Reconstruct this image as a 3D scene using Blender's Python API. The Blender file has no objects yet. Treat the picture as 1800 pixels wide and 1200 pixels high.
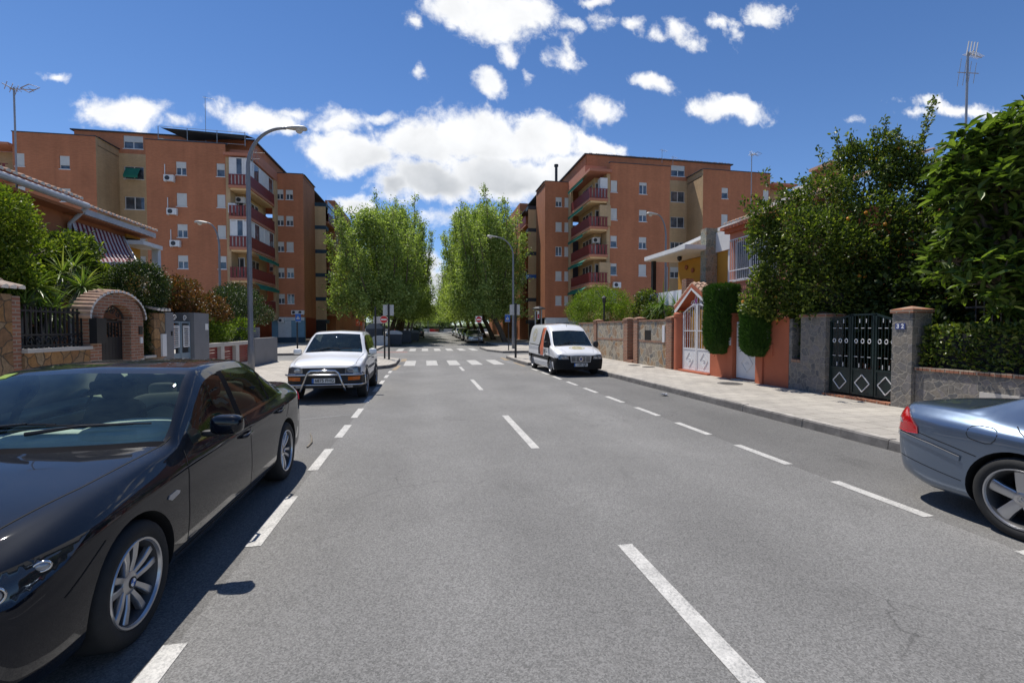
import bpy, bmesh, math, random
import numpy as np
from mathutils import Vector, Matrix, Euler
from mathutils.bvhtree import BVHTree
random.seed(5); rng = np.random.default_rng(7)
SC = bpy.context.scene; COL = SC.collection
R = math.radians

# ------------------------------------------------------------------ camera
EYE = Vector((0, 0, 1.70)); FPX = 810.0                       # focal length for an 1800 px wide frame
cam_d = bpy.data.cameras.new('camera'); cam = bpy.data.objects.new('camera', cam_d); COL.objects.link(cam)
cam_d.sensor_width = 36; cam_d.lens = 36*FPX/1800; cam_d.clip_start = .05; cam_d.clip_end = 4000
YAW = math.atan2(154, FPX); PIT = math.atan2(23, FPX)
cam.location = EYE; cam.rotation_euler = (math.pi/2-PIT, 0, -YAW)
SC.camera = cam; SC.render.resolution_x = 1800; SC.render.resolution_y = 1200
_m = Euler((math.pi/2-PIT, 0, -YAW)).to_matrix(); CR, CU, CF = _m.col[0], _m.col[1], -_m.col[2]
def ray(x, y): return CF + CR*((x-900)/FPX) + CU*((600-y)/FPX)
# survey helpers: the point of a known wall/ground plane that was measured on the photograph
def PX(x, y, X): d = ray(x, y); return EYE + d*((X)/d.x)
def PY(x, y, Y): d = ray(x, y); return EYE + d*((Y)/d.y)
def PZ(x, y, z=0.): d = ray(x, y); return EYE + d*((z-EYE.z)/d.z)
def YX(x, X): return PX(x, 577, X).y                          # Y on plane X
def XY(x, Y): return PY(x, 577, Y).x
def zX(x, y, X): return PX(x, y, X).z
def zY(x, y, Y): return PY(x, y, Y).z

# ------------------------------------------------------------------ light
SUN = Vector((-.20, .42, 1.0)).normalized()
EL = math.asin(SUN.z); AZ = math.atan2(SUN.x, SUN.y)
sd = bpy.data.lights.new('sun', 'SUN'); sd.energy = 4.8; sd.angle = R(.5); sd.color = (1, .95, .875)
so = bpy.data.objects.new('sun', sd); COL.objects.link(so); so.rotation_euler = SUN.to_track_quat('Z', 'Y').to_euler(); so.location = (0, 0, 60)
SC.view_settings.view_transform = 'Standard'; SC.view_settings.look = 'None'; SC.view_settings.gamma = 1
SC.view_settings.exposure = 0.12

# ------------------------------------------------------------------ node helper
class NT:
    def __init__(s, tree): s.t = tree; s.N = tree.nodes; s.L = tree.links; s.N.clear()
    def n(s, typ, ins=None, **props):
        o = s.N.new(typ)
        for k, v in props.items(): setattr(o, k, v)
        for k, v in (ins or {}).items(): s.set(o, k, v)
        return o
    def set(s, o, k, v):
        i = o.inputs[k]
        if isinstance(v, bpy.types.NodeSocket): s.L.new(v, i)
        elif isinstance(v, bpy.types.Node): s.L.new(v.outputs[0], i)
        else:
            if isinstance(v, (tuple, list)) and i.type == 'RGBA' and len(v) == 3: v = (*v, 1)
            i.default_value = v
    def math(s, op, a, b=0., c=0., clamp=False):
        o = s.n('ShaderNodeMath', {0: a, 1: b, 2: c}, operation=op); o.use_clamp = clamp; return o.outputs[0]
    def vm(s, op, a, b=(0, 0, 0), sc=None):
        o = s.n('ShaderNodeVectorMath', {0: a, 1: b}, operation=op)
        if sc is not None: s.set(o, 'Scale', sc)
        return o.outputs['Value'] if op in ('LENGTH', 'DOT_PRODUCT', 'DISTANCE') else o.outputs[0]
    def mix(s, f, a, b, blend='MIX'):
        o = s.n('ShaderNodeMix', data_type='RGBA', blend_type=blend); s.set(o, 0, f); s.set(o, 6, a); s.set(o, 7, b); return o.outputs[2]
    def mr(s, v, a, b, c=0., d=1., smooth=False):
        o = s.n('ShaderNodeMapRange', {0: v, 1: a, 2: b, 3: c, 4: d}); o.interpolation_type = 'SMOOTHSTEP' if smooth else 'LINEAR'; return o.outputs[0]
    def ramp(s, f, stops):
        o = s.n('ShaderNodeValToRGB', {0: f}); e = o.color_ramp.elements
        while len(e) < len(stops): e.new(.5)
        for k, (p, c) in enumerate(stops): e[k].position = p; e[k].color = (*c, 1) if len(c) == 3 else c
        return o.outputs[0]
    def noise(s, vec, scale, detail=3., rough=.5, dist=0.):
        return s.n('ShaderNodeTexNoise', {'Vector': vec, 'Scale': scale, 'Detail': detail, 'Roughness': rough, 'Distortion': dist}).outputs[0]

# ------------------------------------------------------------------ sky with cumulus clouds
W = bpy.data.worlds.new('World'); SC.world = W; W.use_nodes = True
nt = NT(W.node_tree)
sky = nt.n('ShaderNodeTexSky', sky_type='NISHITA', sun_disc=False, sun_elevation=EL, sun_rotation=AZ, altitude=700, air_density=1.0, dust_density=.1, ozone_density=2.5)
tc = nt.n('ShaderNodeTexCoord'); sep = nt.n('ShaderNodeSeparateXYZ', {0: tc.outputs['Generated']})
ay = nt.math('MAXIMUM', nt.math('ABSOLUTE', sep.outputs[1]), .02)
P = nt.n('ShaderNodeCombineXYZ', {0: nt.math('DIVIDE', sep.outputs[0], ay), 1: nt.math('DIVIDE', sep.outputs[2], ay), 2: 0.}).outputs[0]
warp = nt.n('ShaderNodeTexNoise', {'Vector': P, 'Scale': 7., 'Detail': 5., 'Roughness': .55})
Pw = nt.vm('ADD', P, nt.vm('SCALE', nt.vm('SUBTRACT', warp.outputs['Color'], (.5, .5, .5)), sc=.09))
def dirxy(x, y): d = ray(x, y); return d.x/d.y, d.z/d.y
# clouds: centre and half sizes measured on the sky (x, y, half width, half height, density)
CL = [(870, 25, 105, 62, 1.15), (800, 10, 60, 50, 1), (940, 12, 60, 45, .8), (895, 85, 22, 26, .7),
      (725, 47, 17, 22, .55), (860, 147, 40, 29, 1.0), (738, 136, 17, 14, .55), (990, 100, 32, 22, .6), (1000, 75, 14, 20, .45),
      (1046, 186, 48, 34, .9), (1148, 149, 44, 18, .85), (1285, 196, 78, 28, 1.0), (1230, 190, 34, 18, .8), (1120, 45, 22, 20, .55),
      (1065, 38, 24, 16, .5), (1045, 5, 34, 12, .7), (1190, 55, 36, 18, .55), (1265, 42, 44, 13, .5), (1345, 25, 44, 24, .75), (1010, 42, 26, 14, .45),
      (620, 268, 105, 44, 1.3), (560, 270, 40, 26, .9), (740, 250, 90, 60, 1.3), (850, 240, 110, 58, 1.4), (950, 245, 80, 50, 1.3), (1040, 262, 55, 30, 1.0), (690, 330, 50, 28, 1.0), (760, 318, 110, 44, 1.3), (880, 305, 130, 50, 1.4), (1000, 300, 70, 40, 1.2),
      (590, 215, 56, 22, .75), (665, 195, 34, 14, .55), (455, 200, 82, 30, .95), (500, 215, 30, 20, .7), (215, 197, 92, 34, 1.0), (150, 175, 44, 12, .45), (110, 127, 34, 12, .7),
      (620, 362, 50, 26, 1.0), (1690, 192, 104, 17, .75), (1610, 208, 30, 12, .5), (762, 500, 60, 34, 1.0), (752, 470, 40, 30, .9), (772, 530, 60, 24, .9), (790, 380, 60, 20, .5),
      (600, 205, 60, 20, .6), (665, 195, 40, 16, .6), (515, 190, 40, 16, .6), (300, 215, 40, 12, .45), (1215, 72, 26, 12, .45), (1160, 60, 18, 14, .4), (1290, 60, 16, 20, .4), (700, 225, 24, 12, .5),
      (930, 130, 12, 16, .35), (1500, 210, 20, 8, .3)]
fld = None; big = None
for (x, y, hw, hh, dn) in CL:
    cx, cz = dirxy(x, y); x1, _ = dirxy(x+hw, y); _, z1 = dirxy(x, y-hh)
    q = nt.vm('MULTIPLY', nt.vm('SUBTRACT', Pw, (cx, cz, 0)), (1/(x1-cx), 1/(z1-cz), 0))
    v = nt.math('MULTIPLY', nt.math('SUBTRACT', 1., nt.vm('LENGTH', q)), dn, clamp=False)
    fld = v if fld is None else nt.math('SMOOTH_MAX', fld, v, .12)
fb = nt.noise(P, 16., 6., .62, .25)
fb2 = nt.noise(Pw, 50., 4., .6)
fsum = nt.math('ADD', fld, nt.math('ADD', nt.math('MULTIPLY', nt.math('SUBTRACT', fb, .5), nt.mr(fld, .25, .7, 1.55, .5)), nt.math('MULTIPLY', nt.math('SUBTRACT', fb2, .5), .55)))
# thin stray cloud elsewhere in the sky (behind the photographer too)
mask = nt.mr(fsum, -.06, .60, 0, 1, True)
# shading: undersides of the thick big bank are grey
psep = nt.n('ShaderNodeSeparateXYZ', {0: Pw})
_, zb = dirxy(830, 345); _, zt = dirxy(830, 235)
low = nt.mr(psep.outputs[1], zt, zb, 0, 1, True)
thick = nt.mr(fld, .22, .8, 0, 1, True)
n3 = nt.noise(P, 9., 4., .5)
cxa, _ = dirxy(560, 300); cxb, _ = dirxy(1080, 300)
inx = nt.math('MULTIPLY', nt.mr(psep.outputs[0], cxa, cxa+.12), nt.mr(psep.outputs[0], cxb, cxb-.14))
grey = nt.math('MULTIPLY', nt.math('MULTIPLY', nt.math('ADD', nt.math('MULTIPLY', low, .8), .2), thick), nt.math('MULTIPLY', inx, nt.mr(n3, .3, .6, .55, 1.)), clamp=True)
lump = nt.mr(nt.noise(Pw, 13., 4., .5), .3, .7, .90, 1.04)
ccol = nt.mix(grey, (10.2, 10.25, 10.3), (5.4, 5.65, 5.95))
ccol = nt.vm('SCALE', ccol, sc=lump)
# keep the air between clouds a deep polarised blue
hz = nt.mr(nt.math('ABSOLUTE', sep.outputs[2]), .0, .75)
skyc = nt.mix(1., sky.outputs[0], nt.mix(hz, (.86, 1.0, 1.22), (.50, .76, 1.04)), 'MULTIPLY')
fin = nt.mix(nt.math('MULTIPLY', mask, .97), skyc, ccol)
bg = nt.n('ShaderNodeBackground', {'Color': fin, 'Strength': .10})
nt.n('ShaderNodeOutputWorld', {'Surface': bg})

# ------------------------------------------------------------------ materials
MATS = {}
def newmat(name):
    m = bpy.data.materials.new(name); m.use_nodes = True; return m, NT(m.node_tree)
def finish(t, col, rough=.6, bump=None, bs=.3, bd=.01, **kw):
    ins = {'Base Color': col, 'Roughness': rough}; ins.update(kw)
    b = t.n('ShaderNodeBsdfPrincipled')
    for k, v in ins.items(): t.set(b, k, v)
    if bump is not None:
        t.set(b, 'Normal', t.n('ShaderNodeBump', {'Height': bump, 'Strength': bs, 'Distance': bd}).outputs[0])
    t.n('ShaderNodeOutputMaterial', {'Surface': b}); return b
def plain(name, col, rough=.5, metal=0., spec=.5, var=.12, vs=3., coat=0., bump=0., bscale=60.):
    m, t = newmat(name)
    pos = t.n('ShaderNodeNewGeometry').outputs['Position']
    f = t.mr(t.noise(pos, vs, 6., .65), .3, .7, 1-var, 1+var)
    c = t.vm('SCALE', t.n('ShaderNodeRGB').outputs[0], sc=f); t.N[-1]
    rgb = [n for n in t.N if n.type == 'RGB'][0]; rgb.outputs[0].default_value = (*col, 1)
    kw = {'Metallic': metal, 'Specular IOR Level': spec}
    if coat: kw['Coat Weight'] = coat; kw['Coat Roughness'] = .03
    finish(t, c, rough, t.noise(pos, bscale, 3.) if bump else None, bump, .004, **kw)
    MATS[name] = m; return m
def wallpos(t):
    p = t.n('ShaderNodeNewGeometry').outputs['Position']; s = t.n('ShaderNodeSeparateXYZ', {0: p})
    return p, t.n('ShaderNodeCombineXYZ', {0: t.math('ADD', s.outputs[0], s.outputs[1]), 1: s.outputs[2], 2: 0.}).outputs[0], s
def brick(name, c1, c2, mortar, bw=.24, rh=.062, ms=.009, scale=1., grime=.2, bump=.25):
    m, t = newmat(name); p, uv, s = wallpos(t)
    b = t.n('ShaderNodeTexBrick', {'Vector': uv, 'Color1': c1, 'Color2': c2, 'Mortar': mortar, 'Scale': scale, 'Mortar Size': ms, 'Bias': 0., 'Brick Width': bw, 'Row Height': rh, 'Mortar Smooth': .2})
    f = t.mr(t.noise(p, .35, 7., .65), .3, .7, 1-grime, 1+grime*.7)
    streak = t.mr(t.noise(t.vm('MULTIPLY', p, (1.5, 1.5, .12)), 1., 5., .6), .35, .75, 1.05, .86)
    col = t.vm('SCALE', t.vm('SCALE', b.outputs[0], sc=f), sc=streak)
    finish(t, col, .85, b.outputs[1], -bump, .006, **{'Specular IOR Level': .25}); MATS[name] = m
def stone(name, cols, mortar, scale=3., edge=.05, bump=.6, sx=1.):
    m, t = newmat(name); p, uv, s = wallpos(t)
    uvw = t.vm('ADD', t.vm('MULTIPLY', uv, (sx, 1, 1)), t.vm('SCALE', t.vm('SUBTRACT', t.n('ShaderNodeTexNoise', {'Vector': uv, 'Scale': 2.2, 'Detail': 4.}).outputs['Color'], (.5, .5, .5)), sc=.34))
    v1 = t.n('ShaderNodeTexVoronoi', {'Vector': uvw, 'Scale': scale}, voronoi_dimensions='2D', feature='DISTANCE_TO_EDGE')
    v2 = t.n('ShaderNodeTexVoronoi', {'Vector': uvw, 'Scale': scale}, voronoi_dimensions='2D')
    hs = t.n('ShaderNodeSeparateColor', {0: v2.outputs['Color']}).outputs[0]
    n = len(cols); c = t.ramp(hs, [(k/(n-1), cc) for k, cc in enumerate(cols)])
    c = t.vm('SCALE', c, sc=t.mr(t.noise(p, 14., 7., .7), .25, .75, .6, 1.35))
    e = t.mr(v1.outputs['Distance'], edge*.5, edge, 0, 1, True)
    col = t.mix(e, mortar, c)
    h = t.math('ADD', e, t.math('MULTIPLY', t.noise(p, 25., 5., .7), .5))
    finish(t, col, .85, h, bump, .025, **{'Specular IOR Level': .3}); MATS[name] = m
def leafmat(name, dark, light, gloss=.45, trans=.35, yellow=None, spec=.22):
    m, t = newmat(name)
    a = t.n('ShaderNodeAttribute', attribute_name='rnd').outputs['Fac']
    stops = [(0, dark), (.75, light)] + ([(1., yellow)] if yellow else [])
    c = t.ramp(a, stops)
    b = t.n('ShaderNodeBsdfPrincipled', {'Base Color': c, 'Roughness': gloss, 'Specular IOR Level': spec})
    tr = t.n('ShaderNodeBsdfTranslucent', {'Color': t.mix(1., c, (1.4, 1.6, .6), 'MULTIPLY')})
    mx = t.n('ShaderNodeMixShader', {0: trans, 1: b.outputs[0], 2: tr.outputs[0]})
    t.n('ShaderNodeOutputMaterial', {'Surface': mx}); MATS[name] = m
def carpaint(name, col, metal=.5, rough=.32, flake=.0, dust=.12, spec=.5, cior=1.5):
    m, t = newmat(name); p = t.n('ShaderNodeTexCoord').outputs['Object']
    d = t.mr(t.noise(p, 3.5, 8., .7), .42, .72, 0, dust, True); sp = t.math('GREATER_THAN', t.noise(p, 90., 2.), .72)
    d = t.math('ADD', d, t.math('MULTIPLY', sp, dust*.8), clamp=True)
    c = t.mix(d, col, (.32, .30, .27))
    finish(t, c, t.math('ADD', t.math('MULTIPLY', d, .5), rough), None, Metallic=metal, **{'Coat Weight': 1., 'Coat Roughness': t.mr(d, 0, .3, .025, .2), 'Specular IOR Level': spec, 'Coat IOR': cior})
    MATS[name] = m
def glassmat(name, tint, rough=.01, dust=.04, film=(.5, .5, .48)):
    # thin car / window glass: mirror-like Fresnel over a tinted see-through pane, with a diffuse film of dust and painted sky reflection
    m, t = newmat(name); p = t.n('ShaderNodeTexCoord').outputs['Object']
    tr = t.n('ShaderNodeBsdfTransparent', {'Color': tint}); gl = t.n('ShaderNodeBsdfGlossy', {'Color': (1, 1, 1), 'Roughness': rough})
    fr = t.math('ADD', t.math('MULTIPLY', t.n('ShaderNodeLayerWeight', {'Blend': .25}).outputs['Fresnel'], 1.1), .03, clamp=True)
    a = t.n('ShaderNodeMixShader', {0: fr, 1: tr.outputs[0], 2: gl.outputs[0]})
    df = t.n('ShaderNodeBsdfDiffuse', {'Color': film})
    d = t.mr(t.noise(p, 6., 8., .75), .35, .8, dust*.4, dust*2.2)
    o = t.n('ShaderNodeMixShader', {0: d, 1: a.outputs[0], 2: df.outputs[0]})
    t.n('ShaderNodeOutputMaterial', {'Surface': o}); MATS[name] = m

# asphalt
def asphalt(name, base, patch=1.):
    m, t = newmat(name); p = t.n('ShaderNodeNewGeometry').outputs['Position']
    s = t.n('ShaderNodeSeparateXYZ', {0: p})
    ag = t.n('ShaderNodeTexVoronoi', {'Vector': p, 'Scale': 120.}); a1 = t.n('ShaderNodeSeparateColor', {0: ag.outputs['Color']}).outputs[0]
    a2 = t.noise(p, 210., 3., .7)
    big = t.math('MULTIPLY', t.mr(t.noise(p, .5, 6., .6), .3, .7, .86, 1.12), t.mr(t.noise(t.vm('MULTIPLY', p, (1., .22, 1.)), .35, 5., .6), .35, .68, .90, 1.10))
    # wheel tracks worn along the lanes, a little paler
    wob = t.math('ADD', s.outputs[0], t.math('MULTIPLY', t.noise(t.vm('MULTIPLY', p, (.3, .05, 1)), 1.), .7))
    trk = t.mr(t.math('SINE', t.math('MULTIPLY', wob, 3.9)), -1, 1, .97, 1.05)
    agg = t.mr(a1, 0, 1, .66, 1.36); agg2 = t.mr(a2, .3, .7, .80, 1.20)
    v = t.math('MULTIPLY', t.math('MULTIPLY', agg, agg2), t.math('MULTIPLY', big, trk))
    st = t.mr(t.noise(t.vm('MULTIPLY', p, (1.2, .5, 1)), 1.3, 7., .7), .56, .74, 0, .38, True)
    crn = t.n('ShaderNodeTexVoronoi', {'Vector': t.vm('ADD', p, t.vm('SCALE', t.n('ShaderNodeTexNoise', {'Vector': p, 'Scale': 2.5, 'Detail': 6.}).outputs['Color'], sc=.5)), 'Scale': .33}, feature='DISTANCE_TO_EDGE')
    cr = t.mr(crn.outputs['Distance'], .0, .0035, .45, 0)
    cr = t.math('MULTIPLY', cr, t.mr(t.noise(p, .35, 3.), .45, .6, 0, 1))
    col = t.vm('SCALE', base, sc=v); col = t.mix(st, col, tuple(c*.5 for c in base)); col = t.mix(cr, col, (.02, .02, .02))
    finish(t, col, .82, t.math('ADD', a2, t.math('MULTIPLY', a1, .6)), .55, .006, **{'Specular IOR Level': .35}); MATS[name] = m
asphalt('asphalt', (.190, .186, .178)); asphalt('asphalt_parking', (.150, .146, .139))
def paint_mark():
    m, t = newmat('road_paint'); p = t.n('ShaderNodeNewGeometry').outputs['Position']
    w = t.mr(t.noise(p, 55., 7., .85), .46, .60, 0, 1); w2 = t.mr(t.noise(p, 3., 5., .7), .36, .66, .35, 1.)
    c = t.mix(t.math('MULTIPLY', w, w2), t.vm('SCALE', (.56, .545, .51), sc=t.mr(t.noise(p, 8., 5.), .3, .7, .82, 1.12)), (.16, .16, .16))
    finish(t, c, .75, t.noise(p, 150., 2.), .3, .004); MATS['road_paint'] = m
paint_mark()
m, t = newmat('road_worn'); p = t.n('ShaderNodeNewGeometry').outputs['Position']; w = t.math('MAXIMUM', t.mr(t.noise(p, 40., 7., .85), .46, .60, 0, .7), t.mr(t.noise(p, 2.2, 7., .8), .50, .66, 0, .8)); finish(t, t.mix(w, (.50, .49, .46), (.19, .185, .175)), .8); MATS['road_worn'] = m
def worn(name, col):
    m, t = newmat(name); p = t.n('ShaderNodeNewGeometry').outputs['Position']
    w = t.mr(t.noise(p, 5., 8., .8), .38, .62, 0, 1)
    finish(t, t.mix(w, col, (.17, .165, .16)), .8); MATS[name] = m
worn('red_paint', (.30, .12, .10)); worn('yellow_paint', (.42, .28, .12)); worn('faint_paint', (.26, .26, .255))
def paving():
    m, t = newmat('paving'); p = t.n('ShaderNodeNewGeometry').outputs['Position']
    r = t.n('ShaderNodeVectorRotate', {'Vector': p, 'Angle': R(0)}, rotation_type='Z_AXIS').outputs[0]
    b = t.n('ShaderNodeTexBrick', {'Vector': r, 'Color1': (.45, .415, .36), 'Color2': (.37, .34, .30), 'Mortar': (.15, .135, .115), 'Scale': 1., 'Mortar Size': .008, 'Brick Width': .40, 'Row Height': .40, 'Mortar Smooth': .3})
    b.offset = .5
    f = t.mr(t.noise(p, .8, 7., .7), .3, .72, 1.12, .78); f2 = t.mr(t.noise(p, 60., 4., .7), .3, .7, .88, 1.12)
    col = t.vm('SCALE', t.vm('SCALE', b.outputs[0], sc=f), sc=f2)
    finish(t, col, .85, b.outputs[1], -.5, .006); MATS['paving'] = m
paving()
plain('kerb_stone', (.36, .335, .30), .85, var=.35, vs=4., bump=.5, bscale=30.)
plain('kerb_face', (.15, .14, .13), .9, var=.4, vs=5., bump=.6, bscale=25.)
plain('earth', (.16, .13, .095), .95, var=.3, vs=1.5)
plain('far_ground', (.10, .13, .05), .95, var=.3, vs=.3)
brick('brick_orange', (.54, .20, .095), (.46, .165, .08), (.42, .20, .12), grime=.12)
brick('brick_beige', (.62, .43, .24), (.54, .37, .20), (.46, .34, .22), grime=.15)
brick('brick_pillar', (.40, .17, .095), (.26, .115, .075), (.36, .29, .22), bw=.25, rh=.068, ms=.012, bump=.8)
stone('stone_ochre', [(.30, .16, .06), (.38, .22, .10), (.22, .12, .06), (.33, .24, .14), (.26, .13, .055)], (.10, .075, .05), 4.2, .05)
stone('stone_beige', [(.36, .27, .17), (.17, .17, .16), (.42, .36, .27), (.34, .20, .10), (.27, .26, .23), (.40, .34, .25)], (.52, .45, .34), 3.6, .055)
stone('stone_grey', [(.20, .19, .175), (.12, .12, .12), (.25, .22, .18), (.17, .16, .15), (.22, .20, .19)], (.27, .245, .21), 7., .09)
stone('stone_green', [(.24, .25, .20), (.33, .28, .18), (.16, .18, .15), (.30, .29, .24), (.27, .2, .13)], (.36, .34, .27), 7., .07)
plain('render_terracotta', (.44, .125, .06), .85, var=.14, vs=1.2, bump=.3, bscale=80.)
plain('render_salmon', (.50, .20, .125), .85, var=.1, vs=.8, bump=.2)
plain('render_yellow', (.50, .25, .03), .8, var=.08, vs=.8, bump=.2)
plain('render_ochre', (.36, .14, .06), .85, var=.1, vs=.8, bump=.2)
plain('render_white', (.72, .71, .68), .8, var=.07, vs=1.)
plain('render_grey', (.20, .20, .205), .85, var=.1, vs=1.5, bump=.2)
plain('render_bluewhite', (.60, .64, .66), .8, var=.08)
plain('concrete_pale', (.50, .47, .42), .85, var=.12, vs=2.)
plain('plaster_balcony', (.72, .50, .26), .85, var=.06)
plain('white_metal', (.72, .72, .72), .4, var=.06, spec=.5)
plain('white_shutter', (.62, .62, .60), .5, var=.07, vs=2.)
plain('grey_shutter', (.47, .46, .43), .5, var=.1, vs=2.)
plain('dark_iron', (.018, .018, .02), .45, var=.2, spec=.5)
plain('green_iron', (.007, .020, .019), .4, var=.25, spec=.5)
plain('blue_grey_metal', (.20, .27, .32), .45, var=.1)
plain('galvanised', (.32, .33, .34), .45, metal=.6, var=.15)
plain('lamp_grey', (.20, .205, .22), .5, metal=.2, var=.15)
plain('lamp_hood', (.42, .41, .38), .5, metal=.2, var=.15)
plain('maroon_rail', (.20, .028, .024), .5, var=.18)
plain('green_fabric', (.012, .17, .12), .8, var=.15)
plain('black_sheet', (.014, .016, .022), .6, var=.2)
plain('roof_edge_dark', (.05, .055, .065), .6, var=.2)
plain('tile_clay', (.42, .27, .19), .85, var=.35, vs=5., bump=.3)
plain('tile_end', (.46, .36, .29), .85, var=.2, vs=5.)
plain('tile_white', (.66, .63, .58), .85, var=.15, vs=8.); plain('gutter_grey', (.45, .47, .50), .5, var=.1)
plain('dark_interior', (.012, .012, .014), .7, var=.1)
plain('bark', (.11, .085, .062), .9, var=.4, vs=6., bump=.8, bscale=15.)
plain('bark_pale', (.20, .17, .13), .9, var=.35, vs=5., bump=.6, bscale=12.)
plain('container_grey', (.13, .14, .15), .6, var=.2); plain('container_dark', (.035, .04, .05), .6, var=.2)
plain('container_silver', (.42, .43, .43), .5, var=.15)
plain('sign_back', (.50, .50, .49), .5, metal=.3, var=.06); plain('sign_red', (.55, .02, .02), .4, var=.04); plain('sign_white', (.8, .8, .78), .4, var=.03)
plain('sign_blue', (.02, .12, .42), .4, var=.04); plain('sign_black', (.01, .01, .01), .5)
plain('tile_number_blue', (.07, .09, .24), .3, var=.05)
plain('orange_sign', (.75, .10, .02), .5, var=.05)
plain('shop_blue', (.16, .30, .40), .7, var=.1); plain('shop_dark_blue', (.02, .055, .09), .7, var=.2)
plain('purple_cloth', (.32, .02, .22), .8, var=.1); plain('white_cloth', (.74, .74, .76), .85, var=.05); plain('blue_cloth', (.05, .09, .30), .85)
plain('orange_fruit', (.80, .30, .02), .45, var=.1, vs=20.)
plain('terracotta_pot', (.33, .11, .05), .8, var=.15)
leafmat('leaf_plane', (.125, .175, .045), (.31, .37, .11), .5, .42, (.48, .54, .24))
leafmat('leaf_hedge', (.035, .065, .012), (.105, .145, .025), .38, .3, (.22, .23, .05), .4)
leafmat('leaf_citrus', (.028, .052, .011), (.12, .16, .026), .40, .34, (.31, .34, .06), .3)
leafmat('leaf_loquat', (.036, .068, .014), (.12, .175, .028), .4, .34, (.24, .31, .07), .3)
leafmat('leaf_laurel', (.014, .030, .008), (.046, .074, .016), .42, .2, (.11, .14, .03), .3)
leafmat('leaf_cypress', (.028, .070, .012), (.055, .125, .018), .6, .15)
leafmat('leaf_lime', (.06, .10, .012), (.17, .24, .025), .45, .35, (.28, .34, .05))
leafmat('leaf_yellowgreen', (.07, .11, .015), (.17, .22, .025), .4, .38, (.30, .32, .05))
leafmat('leaf_photinia', (.05, .06, .015), (.17, .06, .025), .35, .25, (.26, .11, .04))
leafmat('leaf_yucca', (.08, .13, .03), (.20, .28, .06), .35, .3, (.36, .38, .12))
leafmat('leaf_palm', (.05, .10, .02), (.13, .22, .04), .4, .3)
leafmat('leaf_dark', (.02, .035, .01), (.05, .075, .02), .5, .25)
m, t = newmat('awning_stripe'); p = t.n('ShaderNodeTexCoord').outputs['UV']
sx = t.n('ShaderNodeSeparateXYZ', {0: p}).outputs[0]
k = t.math('GREATER_THAN', t.math('FRACT', sx), .5)
k2 = t.math('MULTIPLY', t.math('GREATER_THAN', t.math('FRACT', t.math('MULTIPLY', sx, 4.)), .7), t.math('SUBTRACT', 1., k))
cc = t.mix(k2, t.mix(k, (.17, .025, .035), (.52, .43, .40)), (.10, .015, .02))
finish(t, cc, .85, None, **{'Specular IOR Level': .2}); MATS['awning_stripe'] = m
# window panes of buildings: dark room behind glass
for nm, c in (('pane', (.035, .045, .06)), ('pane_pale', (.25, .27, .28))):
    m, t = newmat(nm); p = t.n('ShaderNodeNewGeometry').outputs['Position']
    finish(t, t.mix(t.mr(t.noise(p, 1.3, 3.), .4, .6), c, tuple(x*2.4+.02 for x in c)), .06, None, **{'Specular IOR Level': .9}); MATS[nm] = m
m, t = newmat('text_black'); finish(t, (.015, .015, .018), .5); MATS['text_black'] = m
m, t = newmat('tile_roof')
p, uv, s = wallpos(t); finish(t, t.vm('SCALE', (.38, .27, .20), sc=t.mr(t.noise(p, 6., 6., .7), .3, .7, .55, 1.35)), .9); MATS['tile_roof'] = m

# ------------------------------------------------------------------ mesh helpers
OFF = {}
def mk(name, V, F, mats, parent=None, smooth=False, mi=None, uv=None, rnd=None):
    V = np.asarray(V, dtype=np.float64).reshape(-1, 3)
    if parent is not None and OFF.get(parent.name) is not None: V = V - OFF[parent.name]
    me = bpy.data.meshes.new(name); me.from_pydata(V.tolist(), [], F if isinstance(F, list) else F.tolist()); 
    if isinstance(mats, str): mats = [mats]
    for m in mats: me.materials.append(MATS[m])
    if mi is not None: me.polygons.foreach_set('material_index', np.asarray(mi, dtype=np.int32))
    if smooth: me.polygons.foreach_set('use_smooth', np.ones(len(me.polygons), dtype=bool))
    if rnd is not None:
        a = me.attributes.new('rnd', 'FLOAT', 'FACE'); a.data.foreach_set('value', np.asarray(rnd, dtype=np.float32))
    if uv is not None:
        l = me.uv_layers.new(name='UVMap'); vi = np.zeros(len(me.loops), dtype=np.int32); me.loops.foreach_get('vertex_index', vi)
        l.data.foreach_set('uv', np.asarray(uv, dtype=np.float32)[vi].ravel())
    me.update(); me.validate()
    o = bpy.data.objects.new(name, me); COL.objects.link(o)
    if parent is not None: o.parent = parent; OFF[o.name] = OFF.get(parent.name)
    return o
def tag(o, label, cat, group=None, kind=None):
    if label: o['label'] = label
    if cat: o['category'] = cat
    if group: o['group'] = group
    if kind: o['kind'] = kind
    return o
def thing(name, label, cat, loc=(0, 0, 0), rz=0., group=None, world=True):
    o = bpy.data.objects.new(name, None); COL.objects.link(o); o.location = loc; o.rotation_euler = (0, 0, rz); o.empty_display_size = .3
    OFF[o.name] = np.array(loc, dtype=float) if world else None
    return tag(o, label, cat, group)
def struct(o, label=None):
    o['kind'] = 'structure'
    if label: o['label'] = label
    return o
def copy_tree(o, parent=None):
    c = o.copy(); COL.objects.link(c)
    if parent is not None: c.parent = parent
    for ch in list(o.children): copy_tree(ch, c)
    return c
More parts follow.
